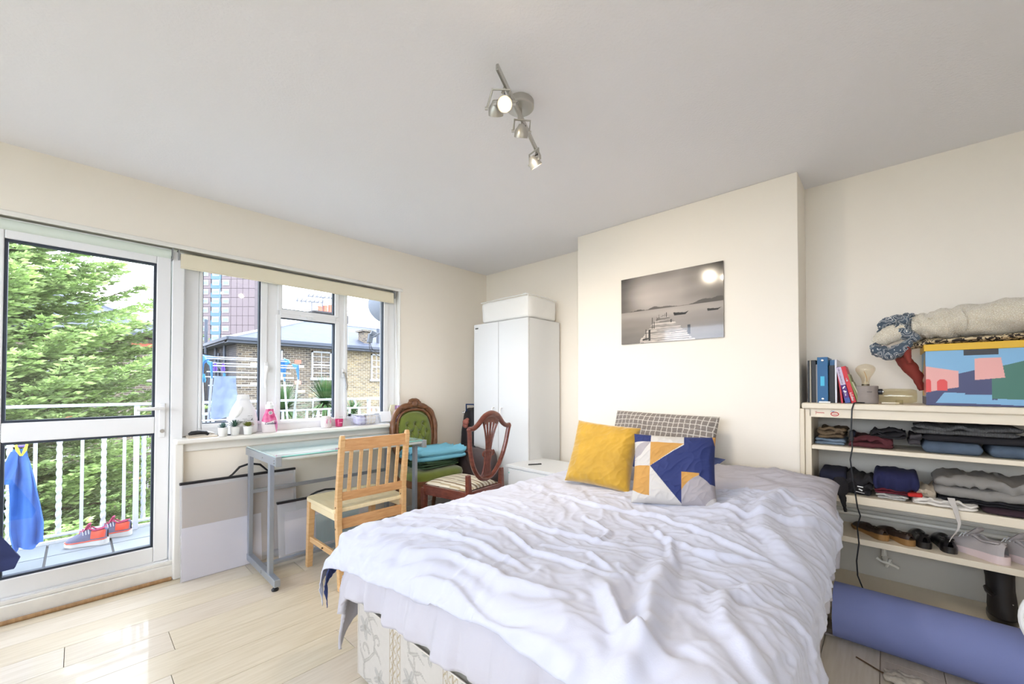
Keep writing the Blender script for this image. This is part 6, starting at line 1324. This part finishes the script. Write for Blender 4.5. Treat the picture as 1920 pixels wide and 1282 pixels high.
# ================================================================== GROUND AND HOUSES
GZ = -5.4
struct('ground', B(-200,-150,GZ-.3,150,150,GZ), mat('ground_green',(104,106,92),.9,var=(.6,.3)))
def brickmat(name, c1, c2, c3, mortar=(176,170,158)):
    m = mat(name,c1,.85); N,L,p = nodes(m); tc = N.new('ShaderNodeTexCoord'); sp = N.new('ShaderNodeSeparateXYZ'); ad = N.new('ShaderNodeMath'); cb = N.new('ShaderNodeCombineXYZ')
    L.new(tc.outputs['Object'],sp.inputs[0]); L.new(sp.outputs['X'],ad.inputs[0]); L.new(sp.outputs['Y'],ad.inputs[1]); L.new(ad.outputs[0],cb.inputs['X']); L.new(sp.outputs['Z'],cb.inputs['Y'])
    b = N.new('ShaderNodeTexBrick'); b.inputs['Scale'].default_value = 1; b.inputs['Brick Width'].default_value = .235; b.inputs['Row Height'].default_value = .082; b.inputs['Mortar Size'].default_value = .010; b.inputs['Bias'].default_value = -.1
    b.inputs['Color1'].default_value = lin(c1); b.inputs['Color2'].default_value = lin(c2); b.inputs['Mortar'].default_value = lin(mortar); L.new(cb.outputs[0],b.inputs['Vector'])
    n = N.new('ShaderNodeTexNoise'); n.inputs['Scale'].default_value = 1.3; n.inputs['Detail'].default_value = 5; L.new(tc.outputs['Object'],n.inputs['Vector']); mx = N.new('ShaderNodeMix'); mx.data_type = 'RGBA'; r = N.new('ShaderNodeValToRGB'); r.color_ramp.elements[0].position = .45; r.color_ramp.elements[1].position = .62
    L.new(n.outputs['Fac'],r.inputs['Fac']); L.new(r.outputs['Color'],mx.inputs['Factor']); L.new(b.outputs['Color'],mx.inputs['A'])
    b2 = N.new('ShaderNodeTexBrick'); 
    for k in ('Scale','Brick Width','Row Height','Mortar Size','Bias'): b2.inputs[k].default_value = b.inputs[k].default_value
    b2.inputs['Color1'].default_value = lin(c3); b2.inputs['Color2'].default_value = lin(c2); b2.inputs['Mortar'].default_value = lin(mortar); L.new(cb.outputs[0],b2.inputs['Vector']); L.new(b2.outputs['Color'],mx.inputs['B']); L.new(mx.outputs['Result'],p.inputs['Base Color'])
    bp_ = N.new('ShaderNodeBump'); bp_.inputs['Strength'].default_value = .6; bp_.inputs['Distance'].default_value = .01; bp_.invert = True; L.new(b.outputs['Fac'],bp_.inputs['Height']); L.new(bp_.outputs['Normal'],p.inputs['Normal']); return m
BK1 = brickmat('grey_stock_brick',(94,83,69),(42,40,42),(106,93,77),(138,132,122)); BK2 = brickmat('yellow_stock_brick',(134,118,86),(86,76,60),(120,107,84),(156,148,134)); BKD = brickmat('dark_brick',(70,70,76),(54,54,60),(78,74,72),(90,88,88))  # BKD: darker brick tones for the side wall, rear blocks and chimney
SL = mat('roof_slate',(136,146,164),.6); N,L,p = nodes(SL); tc = N.new('ShaderNodeTexCoord'); b = N.new('ShaderNodeTexBrick'); b.inputs['Scale'].default_value = 1; b.inputs['Brick Width'].default_value = .3; b.inputs['Row Height'].default_value = .2; b.inputs['Mortar Size'].default_value = .008
b.inputs['Color1'].default_value = lin((62,70,86)); b.inputs['Color2'].default_value = lin((52,60,76)); b.inputs['Mortar'].default_value = lin((40,46,58)); mp = N.new('ShaderNodeMapping'); mp.inputs['Rotation'].default_value = (0,0,PI/2); L.new(tc.outputs['Object'],mp.inputs['Vector']); L.new(mp.outputs['Vector'],b.inputs['Vector']); L.new(b.outputs['Color'],p.inputs['Base Color'])
GUT = mat('dark_gutter',(58,66,80),.5); WFR = mat('white_sash_paint',(170,174,180),.5); DGL = mat('dark_window_glass',(70,84,104),.08,coat=.6); CUR = mat('net_curtain',(140,148,160),.8); RHD = mat('red_brick_arch',(190,104,84),.8,bump=(30,.4))
def fwin(par,x,y0,y1,z0,z1,cols=2,rows=4,curtain=True,head=None,open_=False):
    w_ = part('window', MB().box(x-.02,y0,z0,x+.05,y0+.06,z1).box(x-.02,y1-.06,z0,x+.05,y1,z1).box(x-.02,y0,z1-.06,x+.05,y1,z1).box(x-.02,y0-.05,z0-.08,x+.10,y1+.05,z0+.02).box(x-.02,y0,(z0+z1)/2-.03,x+.03,y1,(z0+z1)/2+.03), WFR, par)
    m_ = MB()
    for k in range(1,cols): y = y0+(y1-y0)*k/cols; m_.box(x-.02,y-.012,z0,x+.02,y+.012,z1)
    for k in range(1,rows): z = z0+(z1-z0)*k/rows; m_.box(x-.02,y0,z-.012,x+.02,y1,z+.012)
    part('glazing_bar', m_, WFR, w_)
    part('pane', B(x-.03,y0,z0 if open_ is False else (z0+z1)/2,x-.01,y1,z1), CUR if curtain else DGL, w_)
    if open_: part('pane', B(x-.03,y0,z0,x-.012,y1,(z0+z1)/2), DGL, w_)
    if head: part('brick_arch', B(x-.05,y0-.1,z1,x+.012,y1+.1,z1+.22), RHD, par)
HX = -18.5
t = thing('brick_house','pale brick house with grey hipped slate roof seen through the window','house',(-21.5,9,GZ))
part('front_wall', MB().box(HX-.3,4.24,GZ,HX,8.42,3.05), BK1, t); part('front_wall', MB().box(HX-.3,8.42,GZ,HX-.002,16,3.05), BK2, t, label='yellower brick part to the right')
part('side_wall', MB().box(HX-7,4.24,GZ,HX-.3,4.54,3.05), BKD, t, label='darker side wall')
part('rear_block', B(HX-7,4.54,GZ,HX-.31,16,3.0), BKD, t)
E_ = 3.02; e0 = (HX+.45,3.85,E_); e1 = (HX+.45,16.2,E_); rA = (HX-3.5,8.0,4.55); rB = (HX-3.5,16.2,4.55); e3 = (HX-7.4,3.85,E_); e4 = (HX-7.4,16.2,E_)
part('roof_slope', MB().add([e0,e1,rB,rA],[(0,1,2,3)]).add([(a,b,c-.06) for a,b,c in (e0,e1,rB,rA)],[(3,2,1,0)]), SL, t, smooth=0, recalc=False)
part('roof_slope', MB().add([e0,rA,e3],[(0,1,2)]), SL, t, smooth=0, recalc=False); part('roof_slope', MB().add([e3,rA,rB,e4],[(0,1,2,3)]), SL, t, smooth=0, recalc=False)
part('ridge_tiles', MB().tube([e0,rA],.07,6).tube([rA,rB],.09,6).tube([e3,rA],.07,6), mat('ridge_grey',(150,154,162),.7), t)
part('gutter', MB().bar((HX+.5,3.8,E_-.03),(HX+.5,16.2,E_-.03),.12,.12).bar((HX+.2,3.8,E_-.14),(HX+.2,16.2,E_-.14),.5,.10), GUT, t)
part('gutter', MB().bar((HX+.5,3.8,E_-.03),(HX-7.4,3.8,E_-.03),.12,.12).bar((HX+.3,4.0,E_-.12),(HX-7.4,4.0,E_-.12),.4,.08), GUT, t)
for x,z0,z1 in ((HX-1.6,-5.2,2.9),(HX-3.2,-5.2,2.9),(HX-4.4,-5.2,2.2),(HX-2.6,1.2,2.6)): part('downpipe', MB().cyl((x,4.12,z0),(x,4.12,z1),.06,n=10), GUT, t)
part('soil_pipe', MB().tube([(HX-2.2,3.9,2.2),(HX-1.7,4.05,1.9),(HX-1.6,4.1,1.6)],.06,8), GUT, t); part('vent_pipe', MB().cyl((HX-3.4,3.8,2.6),(HX-3.4,3.8,4.1),.06,n=10).cyl((HX-6.2,3.8,2.6),(HX-6.2,3.8,3.6),.08,n=10), GUT, t)
fwin(t,HX,6.96,7.82,1.52,2.72,2,5,True,None,True); fwin(t,HX,4.98,5.80,1.52,2.72,2,4,False); fwin(t,HX,9.75,10.9,1.50,2.75,4,4,True); fwin(t,HX,12.4,13.4,1.50,2.75,4,4,True)
fwin(t,HX,7.0,8.1,-.9,.66,2,1,True); fwin(t,HX,9.6,10.9,-.9,.62,2,2,False); fwin(t,HX,4.9,5.8,-1.3,.3,2,4,False)
part('soldier_course', MB().box(HX-.05,6.85,.66,HX+.01,8.4,.90), BK2, t)
for y,z,c in ((6.28,2.22,(202,110,92)),(6.28,1.33,(206,130,116)),(9.55,.05,(196,106,90))): part('odd_brick', B(HX,y,z-.07,HX+.008,y+.26,z+.07), mat('odd_brick_%d'%len(bpy.data.materials),c,.8), t, label='single red brick')
for y,z in ((4.65,2.05),(4.65,1.25),(6.3,2.02),(6.35,.95)): part('patch', B(HX,y,z-.06,HX+.006,y+.36,z+.06), mat('cream_patch',(232,216,184),.8) if 'cream_patch' not in bpy.data.materials else bpy.data.materials['cream_patch'], t)
part('parapet', MB().box(HX-.8,9.5,3.2,HX-.2,9.8,3.85).box(HX-.9,9.4,3.85,HX-.1,9.9,3.92), BK1, t); part('flue', MB().cyl((HX-.5,10.4,3.2),(HX-.5,10.4,4.1),.08,n=10), GUT, t)
t = thing('chimney_stack','distant chimney with red pots and television aerials above the roof','chimney',(-34,13.6,3))
c0 = (-34.0,14.0)
part('stack', B(c0[0]-.5,c0[1]-1.4,GZ,c0[0]+.5,c0[1]+1.6,7.15), BKD, t); part('capping', B(c0[0]-.6,c0[1]-1.3,7.15,c0[0]+.6,c0[1]+1.4,7.25), BKD, t)
for k in range(5): part('chimney_pot', MB().lathe([(.17,7.25),(.2,7.3),(.17,7.6),(.19,7.7+.12*(k%3)),(.15,7.72+.12*(k%3))],(c0[0],c0[1]-.55+.42*k,0),n=12), RHD, t)
AE = mat('aerial_grey',(90,96,108),.5)
def aerial(y,z): 
    a = part('aerial_mast', MB().cyl((c0[0],y,7.1),(c0[0],y,z),.05,n=6), AE, t); m_ = MB().bar((c0[0],y-1.2,z-.1),(c0[0],y+.9,z+.05),.08,.08)
    for k in range(7): m_.bar((c0[0]-.3,y-1.1+.32*k,z-.1+.02*k),(c0[0]+.3,y-1.1+.32*k,z+.05+.02*k),.05,.05).bar((c0[0],y-1.1+.32*k,z-.3),(c0[0],y-1.1+.32*k,z+.2),.05,.05)
    part('aerial_elements', m_, AE, a)
aerial(c0[1]-.35,8.5); aerial(c0[1]-1.2,8.0)
HX2 = -22.8
t = thing('brick_house','brick house with white sash windows seen through the balcony door beside the conifer','house',(-26,-2,GZ))
part('front_wall', B(HX2-.3,-9,GZ,HX2,2.75,3.35), BK1, t); part('rear_block', B(HX2-6,-9,GZ,HX2-.3,2.75,3.2), BKD, t)
for y in (1.57,-.8,-3.2):
    for z0,z1 in ((1.45,2.75),(-1.5,-.1),(-4.1,-2.7)): fwin(t,HX2,y,y+.95,z0,z1,2,3 if z0 > 0 else 2,False,True)
part('roof_slope', MB().add([(HX2+.5,-9.3,3.3),(HX2+.5,3.1,3.3),(HX2-3.4,.2,5.1),(HX2-3.4,-9.3,5.1)],[(0,1,2,3)]), SL, t, smooth=0, recalc=False); part('roof_slope', MB().add([(HX2+.5,3.1,3.3),(HX2-6.5,3.1,3.3),(HX2-3.4,.2,5.1)],[(0,1,2)]), SL, t, smooth=0, recalc=False)
part('gutter', MB().bar((HX2+.5,-9.3,3.28),(HX2+.5,3.1,3.28),.14,.14), GUT, t); part('ridge_tiles', MB().tube([(HX2+.5,3.1,3.34),(HX2-3.4,.2,5.14),(HX2-3.4,-9.3,5.14)],.08,6), bpy.data.materials['ridge_grey'], t)
# ------------------------------------------------------------------ tower block
d_ = Vector((-1.2,.245,0)); 
R_ = Vector((.732,.681,0)); Fv = Vector((-.681,.732,0))
P0 = Vector((0,0,0))+Fv*120+R_*((476-960)/756*120)     # right front edge of the tower
ang = math.atan2(R_.y,R_.x)
t = thing('tower_block','tall pinkish residential tower block with a blue stair strip in the distance','tower block',(P0.x,P0.y,GZ),rot=(0,0,ang))
PKP = mat('pinkish_panel',(104,94,98),.8); PKR = mat('panel_recess',(84,76,80),.8); BST = mat('blue_strip',(66,96,116),.6); TGL = mat('tower_glass',(96,112,128),.2); TWF = mat('tower_frame',(140,144,150),.5)
part('core', B(-20,.3,0,0,14,62), PKR, t, local=True)
pm = None
for f in range(4,17):
    z = 2.75*f
    for k in range(4):
        part('wall_panel', B(-7.0+1.75*k+.05,.0,z+.05,-7.0+1.75*(k+1)-.05,.3,z+2.70), PKP, t, local=True, smooth=0)
    for xa,xb in ((-9.9,-7.05),(-16.4,-13.1)): part('wall_panel', B(xa+.04,.05,z+.05,xb-.04,.3,z+2.70), PKP, t, local=True, smooth=0)
    part('stair_panel', B(-13.0,-.05,z,-10.0,.3,z+1.4), BST, t, local=True, smooth=0); part('stair_panel', B(-12.8,.1,z+1.4,-10.2,.32,z+2.75), TGL, t, local=True, smooth=0) 
    for xc,w_ in ((-14.7,1.9),(-8.5,1.9),(-11.5,2.0)):
        w0 = part('window', MB().box(xc-w_/2,-.12,z+.9,xc+w_/2,.1,z+2.45), TWF, t, local=True, smooth=0); part('pane', B(xc-w_/2+.2,-.14,z+1.1,xc+w_/2-.2,-.11,z+2.05), TGL, w0, local=True, smooth=0)
# ------------------------------------------------------------------ vegetation
def leaftris(pts, dirs, L_, W_, rs):
    """one slim two-triangle leaf per point"""
    n = len(pts); dirs = dirs/np.linalg.norm(dirs,axis=1)[:,None]; r = rs.normal(size=(n,3)); s = np.cross(dirs,r); s /= np.linalg.norm(s,axis=1)[:,None]+1e-9
    L_ = np.broadcast_to(L_,(n,))[:,None]; W_ = np.broadcast_to(W_,(n,))[:,None]
    a = pts; b = pts+dirs*L_*.5+s*W_; c = pts+dirs*L_; d = pts+dirs*L_*.5-s*W_
    V_ = np.stack([a,b,c,d],1).reshape(-1,3); F_ = np.arange(n*4).reshape(-1,4); return V_,F_
def bigmesh(name,V_,F_,m_,parent=None,cols=None,**k):
    me = bpy.data.meshes.new(name); V_ = V_.astype(np.float32)
    if parent is not None: inv = np.array(MW[parent].inverted()); V_ = V_@inv[:3,:3].T.astype(np.float32)+inv[:3,3].astype(np.float32)
    me.vertices.add(len(V_)); me.vertices.foreach_set('co',V_.ravel()); q = F_.shape[1]; me.loops.add(F_.size); me.loops.foreach_set('vertex_index',F_.ravel().astype(np.int32)); me.polygons.add(len(F_)); me.polygons.foreach_set('loop_start',np.arange(0,F_.size,q,dtype=np.int32)); me.update(calc_edges=True); me.materials.append(m_)
    o = bpy.data.objects.new(name,me); col.objects.link(o)
    if parent is not None: o.parent = parent; MW[o] = MW[parent]
    if cols is not None: setcol(o,cols)
    return o
rs = np.random.default_rng(7)
LEAFM = painted('conifer_leaf',.7); N,L,p = nodes(LEAFM); p.inputs['Subsurface Weight'].default_value = 0
tr = N.new('ShaderNodeBsdfTranslucent'); mx = N.new('ShaderNodeMixShader'); mx.inputs[0].default_value = .3; at = [n for n in N if n.bl_idname == 'ShaderNodeVertexColor'][0]
L.new(at.outputs['Color'],tr.inputs['Color']); out = [n for n in N if n.bl_idname == 'ShaderNodeOutputMaterial'][0]; L.new(p.outputs[0],mx.inputs[1]); L.new(tr.outputs[0],mx.inputs[2]); L.new(mx.outputs[0],out.inputs['Surface'])
def conifer(cx,cy,zb_,zt_,rad,nb,label,seed=7,view=None):
    rs = np.random.default_rng(seed); t = thing('conifer',label,'tree',(cx,cy,zb_))
    part('trunk', MB().tube([(cx,cy,zb_),(cx+.05,cy,(zb_+zt_)/2),(cx,cy,zt_-.4)],[.28,.16,.03],10), mat('bark_%d'%seed,(84,66,52),.9,bump=(20,.6)), t)
    Vs,Ds,Ls,Cs = [],[],[],[]; br = MB()
    for i in range(nb):
        f = (i+.5)/nb; z = zb_+.6+(zt_-zb_-.6)*f; R0 = rad(z)*rs.uniform(.72,1.12); a = rs.uniform(0,2*PI) if view is None else rs.normal(view,1.0)
        d = np.array([math.cos(a),math.sin(a),0]); up = np.array([0,0,1.]); sd = np.cross(up,d); n = 26; T = np.linspace(0,1,n)
        rise = rs.uniform(.02,.34); ax = np.array([cx,cy,z])+np.outer(T*R0,d)+np.outer((T**1.7)*rise*R0+rs.uniform(-.1,.1)-.12*np.sin(T*PI)*R0*.4,up)
        if i % 3 == 0: br.tube([tuple(p_) for p_ in ax[::6]],[.04,.03,.02,.012,.006][:len(ax[::6])],5)
        tone = rs.uniform(.75,1.15)
        for j in range(4,n):
            for s in (-1,1):
                ll = (.16+.52*math.sin(PI*min(1,T[j]*.92+.08))**.8*(1-T[j]*.55))*R0*.34*rs.uniform(.7,1.25); dv = d*.75+sd*s*.62+up*rs.uniform(-.12,.30); dv /= np.linalg.norm(dv); m_ = 9
                for q in range(m_):
                    w_ = (q+.5)/m_; p_ = ax[j]+dv*ll*w_+rs.normal(size=3)*.014-up*.05*w_*ll
                    for ss in (-1,0,1):
                        Vs.append(p_); side = np.cross(dv,up); dd = dv+side*ss*.75+up*rs.uniform(-.1,.45); Ds.append(dd); Ls.append(rs.uniform(.05,.105))
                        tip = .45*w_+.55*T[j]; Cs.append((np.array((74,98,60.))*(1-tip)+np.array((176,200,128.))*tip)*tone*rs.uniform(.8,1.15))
        
    V_,F_ = leaftris(np.array(Vs),np.array(Ds),np.array(Ls),np.array(Ls)*.16,rs)
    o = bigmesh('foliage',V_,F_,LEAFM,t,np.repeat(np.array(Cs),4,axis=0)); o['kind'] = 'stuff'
    part('branches', br, bpy.data.materials['bark_%d'%seed], t, kind='stuff', recalc=False)
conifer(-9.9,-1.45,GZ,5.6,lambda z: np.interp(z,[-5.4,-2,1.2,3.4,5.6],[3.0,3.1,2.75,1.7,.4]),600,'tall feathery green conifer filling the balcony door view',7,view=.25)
def bush(cx,cy,z0,r,hh,n,c1,c2,label,seed,cat='bush',name='bush'):
    rs = np.random.default_rng(seed); t = thing(name,label,cat,(cx,cy,z0)); part('stem', MB().tube([(cx,cy,z0),(cx+.05,cy,z0+hh*.6)],[.12,.04],8), bpy.data.materials['bark_7'], t)
    u = rs.normal(size=(n,3)); u /= np.linalg.norm(u,axis=1)[:,None]; rr = rs.uniform(.55,1,n)[:,None]; bl = 1+.25*np.sin(u[:,:1]*7+seed)*np.sin(u[:,2:3]*6); P_ = u*rr*bl*np.array([r,r,hh/2])+np.array([cx,cy,z0+hh*.55])
    V_,F_ = leaftris(P_,u+rs.normal(size=(n,3))*.7,rs.uniform(.10,.22,n),.045,rs); k = rs.uniform(0,1,n)[:,None]*rr; c = np.array(c1)*(1-k)+np.array(c2)*k
    o = bigmesh('foliage',V_,F_,LEAFM,t,np.repeat(c,4,axis=0)); o['kind'] = 'stuff'
bush(-31.5,4.6,GZ,1.2,9.4,9000,(50,74,36),(150,180,80),'light green tree in the gap between the two brick houses',3)
bush(-16.2,.9,GZ,1.5,3.6,7000,(60,84,40),(160,186,90),'leafy bush at the foot of the left brick house',4)
bush(-13.2,4.4,GZ,1.3,4.6,6000,(56,82,44),(140,176,86),'leafy shrub below the corner of the pale brick house',6)
def cordyline(cx,cy,zc,r,n,label,seed):
    rs = np.random.default_rng(seed); t = thing('cordyline',label,'palm',(cx,cy,GZ)); part('trunk', MB().tube([(cx,cy,GZ),(cx+.06,cy,zc-.1)],[.12,.08],8), bpy.data.materials['bark_7'], t); m_ = MB()
    for k in range(n):
        a = rs.uniform(0,2*PI); el = rs.uniform(-.35,1.45); L_ = r*rs.uniform(.8,1.15); d = np.array([math.cos(a)*math.cos(el),math.sin(a)*math.cos(el),math.sin(el)]); s = np.array([-math.sin(a),math.cos(a),0]); P_ = []
        for i in range(5): w_ = i/4; c = np.array([cx,cy,zc])+d*L_*w_-np.array([0,0,.35])*L_*w_**2.2*(1.2-abs(el)/1.5); ww = .013*(1-w_)**.6+.001; P_.append([c-s*ww,c+s*ww])
        m_.grid(np.array(P_))
    o = part('fronds', m_, mat('frond_%d'%seed,(66,96,54),.5,var=(3,.25)), t, recalc=False, kind='stuff', smooth=0)
cordyline(-8.3,2.62,.72,.62,300,'spiky green palm crown right of the window mullion, left of two',11); cordyline(-8.6,3.52,.80,.66,340,'larger spiky green palm crown, right of two, behind the balcony rail',12); cordyline(-9.6,4.6,.50,.5,200,'small spiky palm in front of the curtained ground window',13)
